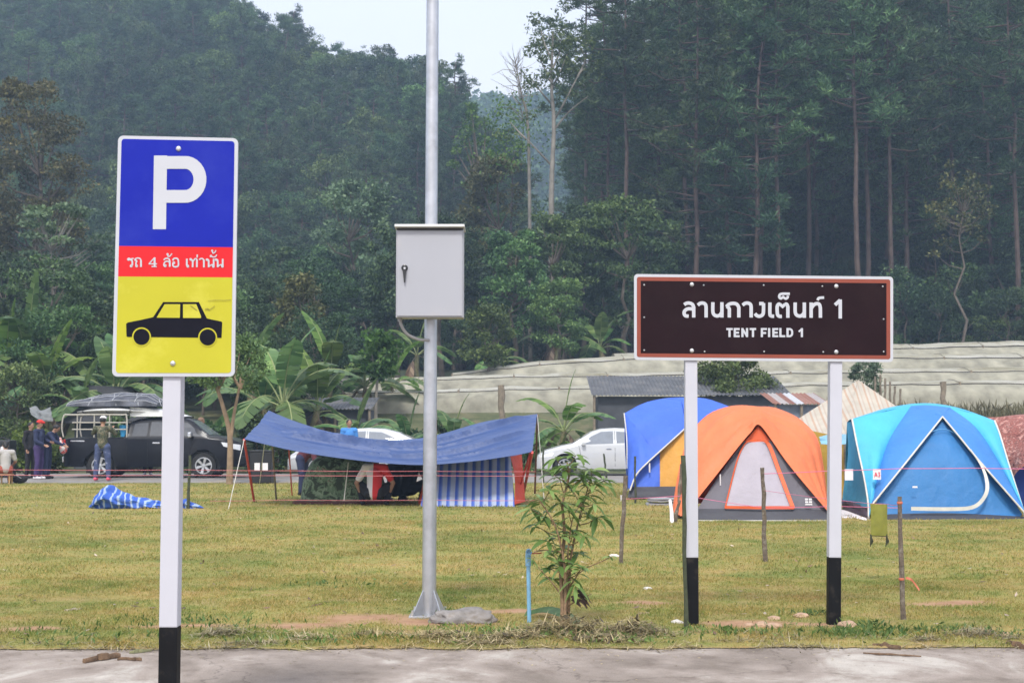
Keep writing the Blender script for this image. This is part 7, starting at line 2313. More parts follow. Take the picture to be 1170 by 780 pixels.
def person(label, loc, rz, pose, shirt, trousers, shoes, hair=None, hat=None, long_sleeve=True, skin=M_SKIN, toe=None, s=1.0, hair_len=0.0, shirt_extra=None):
    J = {k: Vector(v) for k, v in {**STAND, **pose}.items()}
    root = thing('person', label, 'person', loc, rz)
    root.scale = (s, s, s)
    fwd = Vector((0, -1, 0))
    # body
    mb = MB()
    cone(mb, J['pelvis'], J['waist'], 0.125, 0.115); cone(mb, J['waist'], J['chest'], 0.115, 0.13)
    cone(mb, J['chest'], J['neck'], 0.12, 0.06)
    cone(mb, J['shl'], J['shr'], 0.07, 0.07)
    cone(mb, J['neck'], J['head'] - (J['head'] - J['neck']) * 0.3, 0.055, 0.052)
    hd = J['head']; up = (hd - J['neck']).normalized()
    face = pose.get('face', None)
    face = Vector(face).normalized() if face else fwd
    side = up.cross(face).normalized()
    rot = Matrix((side, -face, up)).transposed()
    ball(mb, hd + up * 0.02, 0.1, (0.76, 0.92, 1.05), rot, 16)
    ball(mb, hd - up * 0.055 + face * 0.025, 0.062, (0.9, 0.95, 0.9), rot, 12)
    ball(mb, hd + face * 0.098 - up * 0.012, 0.017, (0.8, 1.1, 1.3), rot, 8)
    ball(mb, hd + face * 0.088 - up * 0.052, 0.014, (1.7, 0.8, 0.6), rot, 8)
    for sg in (-1, 1): ball(mb, hd + side * 0.076 * sg - up * 0.01, 0.024, (0.4, 0.8, 1.2), rot, 8)
    for t in 'lr':
        sh, el, wr = J['sh' + t], J['el' + t], J['wr' + t]
        cone(mb, sh, el, 0.052, 0.042); cone(mb, el, wr, 0.041, 0.027)
        hi, kn, an = J['hi' + t], J['kn' + t], J['an' + t]
        cone(mb, hi, kn, 0.088, 0.06); cone(mb, kn, an, 0.057, 0.038)
        hdv = (wr - el).normalized()
        w = Vector(pose.get('palm' + t, (0, -1, 0))).normalized()
        sd = hdv.cross(w).normalized()
        if sd.length < 0.5: sd = Vector((1, 0, 0))
        cu = sd.cross(hdv).normalized()
        pc = wr + hdv * 0.045
        cone(mb, wr, pc, 0.024, 0.027)
        for sg in (-1, 1): cone(mb, pc + sd * 0.018 * sg, pc + hdv * 0.03 + sd * 0.024 * sg, 0.017, 0.014)
        for i, ln in enumerate((0.062, 0.075, 0.070, 0.055)):
            o0 = pc + hdv * 0.038 + sd * (-0.033 + 0.022 * i)
            o1 = o0 + hdv * ln * 0.5 + cu * 0.006
            o2 = o1 + hdv * ln * 0.38 + cu * 0.022
            cone(mb, o0, o1, 0.0098, 0.0092); cone(mb, o1, o2, 0.0092, 0.008)
        t0 = pc - sd * 0.028
        cone(mb, t0, t0 - sd * 0.026 + hdv * 0.028 + cu * .008, 0.0115, 0.010); cone(mb, t0 - sd * 0.026 + hdv * 0.028 + cu * .008, t0 - sd * 0.032 + hdv * 0.055 + cu * 0.014, 0.010, 0.0085)
    toes = {}
    for t in 'lr':
        an = J['an' + t]
        td = Vector(pose.get('toe' + t, (0, -1, 0))).normalized()
        toes[t] = td
        cone(mb, an, an + td * 0.10 - Vector((0, 0, 0.04)), 0.035, 0.03)
    remeshed(mb, 'body', skin, root, 0.0095, 1)
    # shirt
    mb = MB()
    cone(mb, J['pelvis'] + (J['waist'] - J['pelvis']) * 0.1, J['waist'], 0.145, 0.138); cone(mb, J['waist'], J['chest'], 0.138, 0.15)
    cone(mb, J['chest'], J['neck'] - (J['neck'] - J['chest']) * 0.2, 0.14, 0.072); cone(mb, J['shl'], J['shr'], 0.082, 0.082)
    for t in 'lr':
        sh, el, wr = J['sh' + t], J['el' + t], J['wr' + t]
        if long_sleeve: cone(mb, sh, el, 0.070, 0.058); cone(mb, el, el.lerp(wr, 0.93), 0.058, 0.042)
        else: cone(mb, sh, sh.lerp(el, 0.72), 0.072, 0.066)
    if shirt_extra: shirt_extra(mb, J)
    remeshed(mb, 'shirt', shirt, root, 0.016, 2)
    mb = MB()
    cone(mb, J['hil'], J['hir'], 0.115, 0.115); cone(mb, J['pelvis'], J['pelvis'].lerp(J['waist'], 0.25), 0.132, 0.125)
    for t in 'lr':
        hi, kn, an = J['hi' + t], J['kn' + t], J['an' + t]
        cone(mb, hi, kn, 0.105, 0.078); cone(mb, kn, kn.lerp(an, 0.92), 0.076, 0.062)
    remeshed(mb, 'trousers', trousers, root, 0.016, 2)
    for t in 'lr':
        an, td = J['an' + t], toes[t]
        mb = MB()
        cone(mb, an + td * 0.15 + Vector((0, 0, -0.035)), an - td * 0.03 + Vector((0, 0, -0.025)), 0.040, 0.048); cone(mb, an + td * 0.02, an + Vector((0, 0, -0.02)), 0.045, 0.045)
        remeshed(mb, 'shoe', shoes, root, 0.012, 1)
    if hair is not None:
        mb = MB()
        ball(mb, hd + up * 0.045 - face * 0.018, 0.107, (0.84, 0.90, 0.86), rot, 16)
        if hair_len: cone(mb, hd - face * 0.05, hd - face * 0.07 - up * hair_len, 0.075, 0.05)
        remeshed(mb, 'hair', hair, root, 0.012, 1)
    if hat is not None:
        mb = MB()
        ball(mb, hd + up * 0.075, 0.105, (0.88, 0.98, 0.72), rot, 16)
        cone(mb, hd + up * 0.07 + face * 0.07, hd + up * 0.06 + face * 0.14, 0.045, 0.03)
        remeshed(mb, 'hat', hat, root, 0.012, 1)
    return root

def gpx(px, Y): return (at(px, 548, Y).x, Y, 0.05 if 39.7 < Y < 46.5 else 0.0)

M_JEANS = mat('jeans', (0.06, 0.08, 0.17), 0.85, var=0.35, nscale=9, dirt=(0.42, 0.42, 0.5), dscale=4.5, dcut=(0.56, 0.64))
M_NAVY = mat('navy_cloth', (0.022, 0.030, 0.075), 0.85, var=0.2)
M_BLACKC = mat('black_cloth', (0.014, 0.013, 0.016), 0.9, var=0.3)
M_PURPLE = mat('purple_trousers', (0.05, 0.03, 0.11), 0.85, var=0.3)
M_RED = mat('red_cloth', (0.62, 0.035, 0.03), 0.8)
M_GREYT = mat('grey_tshirt', (0.42, 0.40, 0.38), 0.85, var=0.1)
M_WSHOE = mat('white_shoe', (0.65, 0.62, 0.64), 0.6)
M_PSHOE = mat('pink_shoe', (0.75, 0.10, 0.16), 0.6)
M_WHITEC = mat('white_cloth', (0.72, 0.70, 0.68), 0.8)
def camo_shirt():
    m, nt, out = nodes_of('camo_jacket')
    b = nt.nodes.new('ShaderNodeBsdfPrincipled'); b.inputs['Roughness'].default_value = 0.85
    n = noise(nt, 9, 3, 0.6, dist=0.8)
    r = ramp(nt, n.outputs['Fac'], [(0.0, (0.04, 0.04, 0.025)), (0.44, (0.11, 0.12, 0.07)), (0.5, (0.05, 0.06, 0.03)), (0.56, (0.20, 0.17, 0.11)), (0.64, (0.07, 0.07, 0.04))], 'CONSTANT')
    nt.links.new(r.outputs[0], b.inputs['Base Color']); nt.links.new(b.outputs[0], out.inputs[0])
    return m
M_CAMOJ = camo_shirt()

def people():
    # back turned, arms raised to the rack
    person('person in camouflage jacket, white cap and patched jeans reaching up to the pickup rack', gpx(116.5, 40.1), PI,
           dict(shl=(0.19, 0, 1.38), shr=(-0.19, 0, 1.38), ell=(0.30, -0.14, 1.26), elr=(-0.30, -0.14, 1.24), wrl=(0.17, -0.34, 1.42), wrr=(-0.18, -0.34, 1.38), hil=(0.1, 0, .9), hir=(-0.1, 0, .9),
                knl=(0.15, -0.02, 0.5), knr=(-0.15, -0.02, 0.5), anl=(0.17, 0.02, 0.085), anr=(-0.17, 0.02, 0.085)), M_CAMOJ, M_JEANS, M_PSHOE, hair=M_HAIR, hat=M_WHITEC, s=1.06)
    person('person in navy jacket and red cap turned towards the back of the pickup', gpx(43.5, 41.2), R(80),
           dict(ell=(0.24, -0.05, 1.14), wrl=(0.14, -0.28, 1.08), elr=(-0.24, -0.03, 1.12), wrr=(-0.16, -0.24, 1.0)), M_NAVY, M_PURPLE, M_WSHOE, hair=M_HAIR, hat=M_RED, s=1.0)
    person('dark-clothed person standing close behind the one in the red cap', gpx(34, 42.0), R(60),
           dict(wrl=(0.16, -0.2, 1.0)), M_BLACKC, M_BLACKC, M_BLACKC, hair=M_HAIR, s=0.97)
    person('dark-haired person in navy leaning to the pickup tail with both hands out', gpx(53, 41.6), R(85),
           dict(pelvis=(0, 0.05, 0.92), waist=(0, 0.0, 1.05), chest=(0, -0.10, 1.22), neck=(0, -0.19, 1.36), head=(0, -0.27, 1.46), face=(0, -1, -0.5), shl=(0.17, -0.14, 1.30), shr=(-0.17, -0.14, 1.30),
                ell=(0.2, -0.30, 1.10), elr=(-0.2, -0.30, 1.10), wrl=(0.09, -0.50, 0.98), wrr=(-0.09, -0.52, 0.98)), M_NAVY, M_NAVY, M_BLACKC, hair=M_HAIR, s=1.0)
    b = at(72.5, 512, 41.7)
    mb = MB(); ball(mb, b, 0.15, (0.8, 0.7, 1.15), n=12); cone(mb, b + Vector((-0.04, 0, 0.12)), b + Vector((-0.10, 0, 0.30)), 0.07, 0.03)
    tag(remeshed(mb, 'carrier_bag', mat('red_white_bag', (0.6, 0.10, 0.08), 0.6, var=0.3, nscale=8, dirt=(0.75, 0.72, 0.7), dscale=7, dcut=(0.48, 0.54)), None, 0.014), 'red and white bag held out by the leaning person at the pickup tail', 'bag')
    # sitting at left edge
    sy = 38.8
    sx = at(6, 548, sy).x
    seat = dict(pelvis=(0, 0.0, 0.42), waist=(0, -0.02, 0.55), chest=(0, -0.06, 0.76), neck=(0, -0.09, 0.93), head=(0, -0.14, 1.06), face=(0, -1, -0.3), shl=(0.18, -0.05, 0.87), shr=(-0.18, -0.05, 0.87),
                ell=(0.27, -0.14, 0.62), elr=(-0.27, -0.12, 0.62), wrl=(0.20, -0.34, 0.48), wrr=(-0.20, -0.34, 0.50), hil=(0.09, 0, 0.42), hir=(-0.09, 0, 0.42),
                knl=(0.17, -0.42, 0.46), knr=(-0.17, -0.42, 0.46), anl=(0.15, -0.40, 0.085), anr=(-0.15, -0.40, 0.085))
    person('person in a grey t-shirt sitting with back turned at the left edge', (sx, sy, 0.0), R(205), seat, M_GREYT, mat('rust_trousers', (0.30, 0.07, 0.04), 0.8), M_BLACKC, hair=M_HAIR, long_sleeve=False, hair_len=0.05)
    st = thing('stool', 'low wooden stool under the sitting camper at the left edge', 'stool', (sx, sy + 0.02, 0.0))
    mw = mat('stool_wood', (0.42, 0.25, 0.11), 0.7, var=0.2, nscale=6)
    mb = MB(); mb.box((0, 0, 0.27), (0.36, 0.28, 0.035), bev=0.008); mb.build('seat', mw, st)
    for dx in (-0.14, 0.14):
        for dy in (-0.1, 0.1):
            mb = MB(); mb.box((dx, dy, 0.125), (0.035, 0.035, 0.26), bev=0.004); mb.build('leg', mw, st)
    bp = at(22, 552, 39.3); bp.z = 0.13
    mb = MB(); ball(mb, bp, 0.17, (1.35, 0.8, 0.72), n=12); ball(mb, bp + Vector((0.14, 0, 0.02)), 0.09, (1.2, 0.8, 0.7), n=10)
    bag = thing('backpack', 'dark backpack lying on the grass beside the sitting camper', 'backpack', (bp.x, bp.y, 0))
    o = remeshed(mb, 'pack', M_BLACKC, None, 0.016); o.data.transform(Matrix.Translation((-bp.x, -bp.y, 0))); o.parent = bag
    mb = MB(); mb.tube(catmull([(-0.12, -0.12, 0.2), (-0.02, -0.2, 0.24), (0.1, -0.14, 0.16)], 8), 0.012, n=5); mb.build('strap', mat('strap_grey', (0.3, 0.3, 0.33), 0.8), bag)
    # behind the bonnet and behind the cab
    person('light-haired person in a pale top standing behind the pickup bonnet', gpx(228.5, 44.6), R(110), {}, mat('pale_green_top', (0.36, 0.38, 0.33), 0.85), M_JEANS, M_BLACKC, hair=mat('brown_hair', (0.20, 0.12, 0.07), 0.6), s=1.06)
    person('person hidden behind the pickup cab, only dark legs and white shoes showing beneath', gpx(169, 44.2), R(20),
           dict(knl=(0.09, -0.02, .5), anl=(0.08, 0.0, .085), knr=(-0.1, 0, .5), anr=(-0.1, 0.03, .085)), M_BLACKC, M_BLACKC, M_WSHOE, hair=M_HAIR, s=0.98)
    # beside the sedan above the tarp
    person('dark-haired person in a bright blue shirt seen above the tarp beside the pale sedan', gpx(398.5, 42.2), R(20), {}, mat('bright_blue_shirt', (0.06, 0.24, 0.62), 0.8), M_NAVY, M_BLACKC, hair=M_HAIR, s=1.02, long_sleeve=False)
    # under the tarp
    person('person in maroon top and navy trousers bending under the left half of the tarp', gpx(347, 32.6), R(75),
           dict(pelvis=(0, 0.05, 0.86), waist=(0, -0.02, 0.95), chest=(0, -0.20, 1.06), neck=(0, -0.36, 1.10), head=(0, -0.48, 1.06), face=(0, -0.6, -1), shl=(0.17, -0.28, 1.06), shr=(-0.17, -0.28, 1.06),
                ell=(0.2, -0.36, 0.80), elr=(-0.2, -0.36, 0.80), wrl=(0.12, -0.42, 0.58), wrr=(-0.12, -0.44, 0.56), hil=(0.09, 0.05, .84), hir=(-0.09, 0.05, .84), knl=(0.1, 0.0, .46), knr=(-0.1, 0.0, .46)),
           mat('maroon_top', (0.10, 0.022, 0.035), 0.8), M_NAVY, M_BLACKC, hair=M_HAIR)
    sq = dict(pelvis=(0, 0.10, 0.24), waist=(0, 0.06, 0.36), chest=(0, -0.02, 0.58), neck=(0, -0.10, 0.74), head=(0, -0.22, 0.82), face=(0, -1, -0.7), shl=(0.17, -0.03, 0.70), shr=(-0.17, -0.03, 0.70),
              ell=(0.34, -0.02, 0.42), elr=(-0.34, -0.02, 0.42), wrl=(0.24, -0.10, 0.16), wrr=(-0.24, -0.10, 0.16), hil=(0.10, 0.10, 0.24), hir=(-0.10, 0.10, 0.24),
              knl=(0.30, -0.20, 0.40), knr=(-0.30, -0.20, 0.40), anl=(0.22, -0.02, 0.085), anr=(-0.22, -0.02, 0.085))
    # two-tone shirt: red right, white left
    m, nt, out = nodes_of('red_white_shirt')
    b = nt.nodes.new('ShaderNodeBsdfPrincipled'); b.inputs['Roughness'].default_value = 0.8
    tc = nt.nodes.new('ShaderNodeTexCoord'); sp = nt.nodes.new('ShaderNodeSeparateXYZ'); nt.links.new(tc.outputs['Object'], sp.inputs[0])
    r = ramp(nt, None, [(0.0, (0.66, 0.03, 0.03)), (0.5, (0.74, 0.70, 0.70))], 'CONSTANT')
    mr = nt.nodes.new('ShaderNodeMapRange'); mr.inputs['From Min'].default_value = -0.22; mr.inputs['From Max'].default_value = 0.26
    nt.links.new(sp.outputs['X'], mr.inputs['Value']); nt.links.new(mr.outputs[0], r.inputs[0])
    nt.links.new(r.outputs[0], b.inputs['Base Color']); nt.links.new(b.outputs[0], out.inputs[0])
    person('person squatting with back turned in a red and white shirt under the tarp', gpx(428, 28.6), PI, sq, m, M_BLACKC, M_BLACKC, hair=M_HAIR, s=1.08, long_sleeve=False)
    person('person in black squatting just right of the one in red and white', gpx(449.5, 29.95), R(200), sq, M_BLACKC, M_BLACKC, M_BLACKC, hair=M_HAIR, s=1.02, hair_len=0.12)
    person('person in black crouching between the squatting group and the steel pole', gpx(469, 30.0), R(150), sq, M_BLACKC, M_BLACKC, M_BLACKC, hair=M_HAIR, s=1.12, hair_len=0.12)
people()

# ================================================================== SAPLING, PIPE, STONES, LITTER
def sapling():
    rng = np.random.default_rng(404)
    Y = EYE * FPX / (716 - 486.0)
    b = at(645, 716, Y); b.z = 0
    root = thing('sapling', 'young leafy sapling with several thin stems beside the blue water pipe', 'sapling', tuple(b))
    w = lambda px, py, d=0.0: at(px, py, Y + d)
    mb = MB()
    stems = [[(642, 722), (643, 690, .0), (641, 650), (645, 610), (643, 575), (650, 545), (648, 528)],
             [(649, 722, .05), (650, 690, .04), (652, 640, .06), (660, 600, .05), (668, 570, .08), (674, 550, .1)],
             [(645, 722, -.04), (646, 680, -.03), (644, 640, -.05), (636, 605, -.08), (626, 585, -.1), (616, 572, -.12)],
             [(647, 720, .02), (648, 660, .0), (650, 620, -.03), (655, 590, -.05), (664, 575, -.1)]]
    tips = []
    for k, st in enumerate(stems):
        P = catmull([w(*q) for q in st], 26)
        r0 = (0.021, 0.015, 0.013, 0.010)[k]
        mb.tube(P, [r0 * (1 - 0.72 * i / 25) for i in range(26)], n=7)
        tips.append(P)
    leaves = []
    def leafset(c, d, n, L):
        """drooping lance-shaped leaves around a shoot"""
        for i in range(n):
            a = 2 * PI * i / n + rng.uniform(-.4, .4)
            o = Vector((math.cos(a), math.sin(a), 0))
            dd = (d * 0.35 + o + Vector((0, 0, rng.uniform(-0.75, 0.45)))).normalized()
            l = L * rng.uniform(0.7, 1.2)
            leaves.append((c + d * rng.uniform(-0.02, 0.02), dd, l))
    shoots = [(617, 570), (628, 560), (640, 548), (652, 535), (666, 545), (680, 552), (690, 548), (672, 565), (655, 560), (640, 572), (622, 588), (612, 600), (606, 580), (632, 596), (650, 585), (666, 585), (680, 575), (684, 590), (640, 612),
              (655, 608), (626, 618), (632, 632), (646, 628), (660, 632), (668, 612), (664, 545), (643, 535), (630, 540), (676, 538), (655, 645), (640, 645), (658, 520), (636, 525), (634, 662), (657, 668), (628, 648), (664, 650)]
    for px, py in shoots:
        e = w(px, py, rng.uniform(-0.14, 0.14))
        P = tips[int(rng.integers(0, 4))]
        # join at a lower point of the nearest stem
        best = min([q for T in tips for q in T[8:] if q.z < e.z + 0.02] or [P[10]], key=lambda q: (q - e).length + abs((e.z - q.z) - 0.1))
        m = best.lerp(e, 0.5) + Vector((0, 0, -0.015))
        mb.tube([best, m, e], [0.005, 0.004, 0.0025], n=4)
        d = (e - m).normalized()
        leafset(e, d, 6, 0.14); leafset(m.lerp(e, 0.5), d, 2, 0.125)
    # low side twigs
    for pts in ([(642, 680), (628, 662), (608, 640)], [(650, 672), (664, 652), (690, 640), (698, 636)], [(646, 694), (662, 684), (676, 678)], [(610, 630), (622, 628), (640, 630)]):
        P = [w(*q) for q in pts]; mb.tube(catmull(P, 8), [0.006 - 0.0005 * i for i in range(8)], n=4)
        if pts[0][1] != 694: leafset(P[-1], (P[-1] - P[-2]).normalized(), 5, 0.07)
    mb.build('stem', mat('sapling_stem', (0.25, 0.16, 0.09), 0.85, var=0.4, nscale=25, bumps=0.5, bscale=50), root, world=True, smooth=True)
    V, F = [], []
    for c, d, l in leaves:
        wd = l * rng.uniform(0.26, 0.34)
        s = d.cross(Vector((0, 0, 1)))
        if s.length < .1: s = Vector((1, 0, 0))
        s.normalize(); n = s.cross(d).normalized()
        tw = rng.uniform(-0.5, 0.5); s = (s * math.cos(tw) + n * math.sin(tw)).normalized()
        k = len(V); droop = rng.uniform(0.15, 0.55)
        rows = []
        for i in range(7):
            t = i / 6
            p = c + d * l * t + Vector((0, 0, -1)) * l * droop * t * t
            ww = wd * 0.5 * math.sin(PI * (0.03 + 0.94 * t)) ** 0.85
            V += [p - s * ww + n * ww * 0.3, p, p + s * ww + n * ww * 0.3]
        for i in range(6):
            a = k + 3 * i
            F += [(a, a + 1, a + 4, a + 3), (a + 1, a + 2, a + 5, a + 4)]
    me = bpy.data.meshes.new('leaves'); me.from_pydata([tuple(v - b) for v in V], [], F)
    me.materials.append(foliage('sapling_leaves', (0.08, 0.16, 0.04), (0.17, 0.29, 0.08), (0.30, 0.44, 0.15), trans=0.4, rough=0.35, objvar=0.0))
    for p in me.polygons: p.use_smooth = True
    link('foliage', me, root)
    # withered leaves hanging on the stem
    mb = MB()
    for k in range(9):
        c = w(652 + rng.uniform(0, 14), 680 + rng.uniform(-5, 8), -0.05)
        sheet(mb, [c, c + Vector((0.03, 0, -0.02)), c + Vector((0.06 + .02 * rng.random(), 0, -0.06))], [c + Vector((0, 0.02, 0.012)), c + Vector((0.035, 0.02, 0.01)), c + Vector((0.07, 0.01, -0.05))], 3, 6, wr=0.01, seed=k)
    mb.build('withered_leaves', mat('withered', (0.06, 0.035, 0.025), 0.9, var=0.4), root, world=True, smooth=True)
sapling()

def pipe():
    Y = EYE * FPX / (710 - 486.0)
    b = at(605, 710, Y); b.z = 0; t = at(603.5, 632, Y)
    m_p = mat('pvc_blue', (0.20, 0.42, 0.62), 0.4, var=0.08, dirt=(0.16, 0.26, 0.36), dscale=8)
    root = thing('water_pipe', 'light blue plastic standpipe with an elbow and valve left of the sapling', 'pipe', tuple(b))
    mb = MB(); mb.tube([b - Vector((0, 0, .1)), t - Vector((0, 0, 0.02))], 0.0165, n=16); mb.build('riser', m_p, root, world=True, smooth=True)
    mb = MB(); mb.tube(catmull([t - Vector((0, 0, 0.10)), t - Vector((0, 0, 0.02)), t + Vector((0.002, -0.008, 0.012)), t + Vector((0.004, -0.05, 0.018))], 12), 0.0225, n=16)
    mb.lathe(t + Vector((0.004, -0.045, 0.018)), (0, -1, 0), [(0.026, 0), (0.026, 0.03), (0.018, 0.031), (0.018, 0.01)], n=16)
    mb.build('elbow', m_p, root, world=True, smooth=True)
    mb = MB(); q = t + Vector((0.02, 0.0, 0.0)); mb.tube([q, q + Vector((0.09, 0, 0.004))], 0.0055, n=6); mb.build('valve_lever', mat('rust_lever', (0.42, 0.11, 0.05), 0.7), root, world=True)
pipe()

def rock(name, label, cat, px, py, rx, ry, rz_, m, seed, group=None, rot=0.0, amp=0.22):
    g = gp(px, py)
    bm = bmesh.new(); bmesh.ops.create_icosphere(bm, subdivisions=4, radius=1.0)
    for v in bm.verts:
        n = mnoise.noise(v.co * 1.3 + Vector((seed, 0, 0))) + 0.5 * mnoise.noise(v.co * 3.1 + Vector((0, seed, 0))) + 0.2 * mnoise.noise(v.co * 8 + Vector((0, seed, 0)))
        c = v.co * (1 + amp * n)
        v.co = Vector((c.x * rx, c.y * ry, c.z * rz_ + rz_ * 0.55))
    me = bpy.data.meshes.new(name); bm.to_mesh(me); bm.free()
    for p in me.polygons: p.use_smooth = True
    me.materials.append(m)
    o = link(name, me); o.location = g; o.rotation_euler = (0, 0, rot)
    return tag(o, label, cat, group)
def stones():
    m_c = mat('lump_concrete', (0.23, 0.21, 0.195), 0.95, var=0.3, nscale=10, bumps=1.0, bscale=30, dirt=(0.20, 0.17, 0.14), dscale=6)
    m_s = mat('tan_stone', (0.42, 0.28, 0.19), 0.9, var=0.25, nscale=14, bumps=0.6, bscale=40)
    m_w = mat('white_stone', (0.60, 0.57, 0.52), 0.9, var=0.2, nscale=14, bumps=0.4, bscale=40)
    rock('concrete_lump', 'large broken grey concrete lump at the foot of the steel pole', 'rock', 533, 711, 0.25, 0.20, 0.075, m_c, 3.1, amp=0.30)
    rock('concrete_lump', 'smaller pale concrete lump between the pole base and the larger lump', 'rock', 503, 711, 0.10, 0.10, 0.045, m_c, 5.7)
    for i, (px, py, r, mm, lab) in enumerate(((884, 709, .045, m_s, 'tan stone topmost of the small cluster between the sign posts'), (884, 718, .05, m_s, 'reddish stone lowest in the cluster between the sign posts'),
                                (870, 716, .045, m_s, 'pale tan stone at the left of the cluster between the sign posts'), (856, 715, .028, m_s, 'small stone far left of the cluster between the sign posts'),
                                (916, 706, .05, m_s, 'flat tan stone just left of the right sign post'), (968, 717, .06, m_s, 'brownish stone at the right foot of the right sign post'),
                                (774, 713, .04, m_w, 'whitish stone beside the left sign post'), (740, 674, .035, m_w, 'whitish crumb of plaster on the lawn right of the sapling'), (702, 637, .05, m_w, 'pale lump on the lawn by the thin dark stake'),
                                (736, 703, .035, m_s, 'small tan stone right of the leaf litter'), (1148, 726, .03, m_s, 'small stone by the pavement edge at far right'))):
        rock('stone', lab, 'stone', px, py, r * 1.3, r, r * 0.62, mm, i * 3.3 + 1, group='loose stones on the lawn')
stones()

def litter():
    rng = np.random.default_rng(66)
    # mown weeds and straw along the pavement edge
    pts = []
    for cpx, cpy, rx, ry, h, n in ((650, 722, .40, .16, .10, 900), (722, 722, .22, .13, .085, 480), (590, 728, .28, .10, .05, 380), (690, 731, .25, .06, .04, 260), (505, 727, .30, .10, .05, 330), (430, 726, .25, .09, .04, 230),
                                   (360, 728, .2, .07, .03, 120), (262, 723, .20, .10, .05, 260), (300, 733, .3, .05, .02, 110), (545, 733, .4, .05, .03, 260), (1105, 725, .22, .08, .05, 220), (1050, 730, .15, .06, .03, 90), (900, 728, .2, .06, .02, 70), (840, 731, .3, .04, .02, 70), (1150, 728, .12, .05, .03, 60),
                                   (585, 722, 2.6, .14, .012, 420), (1000, 728, 1.2, .08, .012, 160), (100, 733, .8, .04, .01, 90)):
        g = gp(cpx, cpy)
        for _ in range(int(n * 1.2)):
            a, b = rng.normal() * 0.6, rng.normal() * 0.75
            x, y = g.x + a * rx, g.y - 0.16 + b * ry * 1.25
            if y < edge_y(x) - 0.05: continue
            pts.append((x, y, 0.012 + abs(rng.random()) * h * 1.5 * math.exp(-(a * a + b * b))))
    for _ in range(1500):
        x = rng.uniform(-4.6, 4.6)
        if mnoise.noise(Vector((x * 2.2, 8, 0))) + rng.normal() * 0.25 < -0.05: continue
        pts.append((x, edge_y(x) + rng.normal() * 0.045, 0.008 + 0.012 * rng.random()))
    P = np.array(pts)
    d = rng.normal(size=(len(P), 3)); d[:, 2] *= 0.42; d[:, 0] *= 1.5
    V = leaf_quads(P, 0.15, 0.008, rng=rng, dirs=d, jitter=0.1, updir=3.0)
    V2 = leaf_quads(P[:2600:6] + np.array([0, 0, 0.004]), 0.06, 0.028, rng=rng, dirs=d[:2600:6], jitter=0.3, updir=1.0)
    V3 = leaf_quads(P[900:1500] + np.array([0, 0, 0.01]), 0.08, 0.013, rng=rng, jitter=0.5)
    m = foliage('straw_litter', (0.09, 0.075, 0.035), (0.30, 0.26, 0.13), (0.52, 0.46, 0.28), trans=0.15, objvar=0)
    tag(link('mown_straw', mesh_quads('mown_straw', V, m)), 'dry mown straw and weeds strewn along the pavement edge', 'straw', kind='stuff')
    tag(link('dead_leaves', mesh_quads('dead_leaves', np.concatenate([V2]), foliage('dead_leaf', (0.035, 0.025, 0.02), (0.10, 0.075, 0.05), (0.22, 0.18, 0.11), trans=0.1, objvar=0))), 'dark withered leaves lying in the straw along the pavement', 'leaves', kind='stuff')
    # fresh green weeds
    pts = []
    for cpx, cpy, sx_, n in ((1010, 722, 0.25, 160), (960, 726, 0.22, 140), (990, 716, 0.12, 60), (815, 722, 0.2, 120), (500, 700, 0.15, 40), (390, 668, .3, 50), (230, 712, 0.3, 170), (110, 728, 0.5, 120), (560, 722, 0.3, 160), (640, 726, 0.25, 150), (700, 730, .3, 120), (900, 722, .3, 60), (1095, 722, .25, 130), (440, 728, 0.4, 140), (330, 732, .35, 100), (928, 703, .12, 60)):
        g = gp(cpx, cpy)
        for _ in range(int(n * 0.9)):
            x, y = g.x + rng.normal() * sx_, g.y - 0.1 + rng.normal() * sx_ * 0.55
            if y < edge_y(x) + 0.02: continue
            pts.append((x, y, rng.uniform(0.015, 0.055)))
    P = np.array(pts)
    d = rng.normal(size=(len(P), 3)); d[:, 2] = np.abs(d[:, 2]) + 0.5
    V = np.concatenate([leaf_quads(P, 0.05, 0.016, rng=rng, dirs=d, jitter=0.3), leaf_quads(P + rng.normal(size=P.shape) * 0.015, 0.065, 0.006, rng=rng, dirs=d, jitter=0.3)])
    tag(link('weeds', mesh_quads('weeds', V, foliage('weed_green', (0.05, 0.10, 0.02), (0.12, 0.19, 0.045), (0.24, 0.30, 0.09), trans=0.3, objvar=0))), 'fresh green weeds growing along the pavement edge and sign posts', 'weeds', kind='stuff')
    # individual bits
    mb = MB()
    g = gp(130, 752)
    rr = np.random.default_rng(2)
    m_b = mat('bark_piece', (0.16, 0.10, 0.06), 0.95, var=0.4, nscale=20, bumps=0.8, bscale=40)
    def chunk(name, label, px0, py0, px1, py1, r, mm, cat, sq=0.35, n=9):
        a, b = gp(px0, py0), gp(px1, py1)
        mb = MB(); P = []
        for i in range(n):
            t = i / (n - 1); p = a.lerp(b, t) + Vector((rr.normal() * r * .4, rr.normal() * r * .6, r * sq + 0.004)); P.append(p)
        mb.tube(P, [r * (0.4 + 0.6 * math.sin(PI * (0.1 + .8 * i / (n - 1)))) * rr.uniform(.7, 1.2) for i in range(n)], n=7, squash=sq)
        for i, v in enumerate(mb.v): mb.v[i] = (v[0], v[1], max(0.003, v[2] * 1.0))
        tag(mb.build(name, mm, smooth=True), label, cat)
    chunk('bark_strip', 'brown strip of bark lying on the pavement near the parking sign', 95, 757, 137, 751, 0.032, m_b, 'bark')
    chunk('bark_strip', 'dark end piece of bark just left of the parking sign foot', 137, 754, 163, 755, 0.018, m_b, 'bark')
    chunk('leaf', 'narrow withered green leaf on the pavement near the parking sign', 147, 747, 171, 744, 0.022, mat('olive_leaf', (0.20, 0.20, 0.10), 0.8), 'leaf', 0.2)
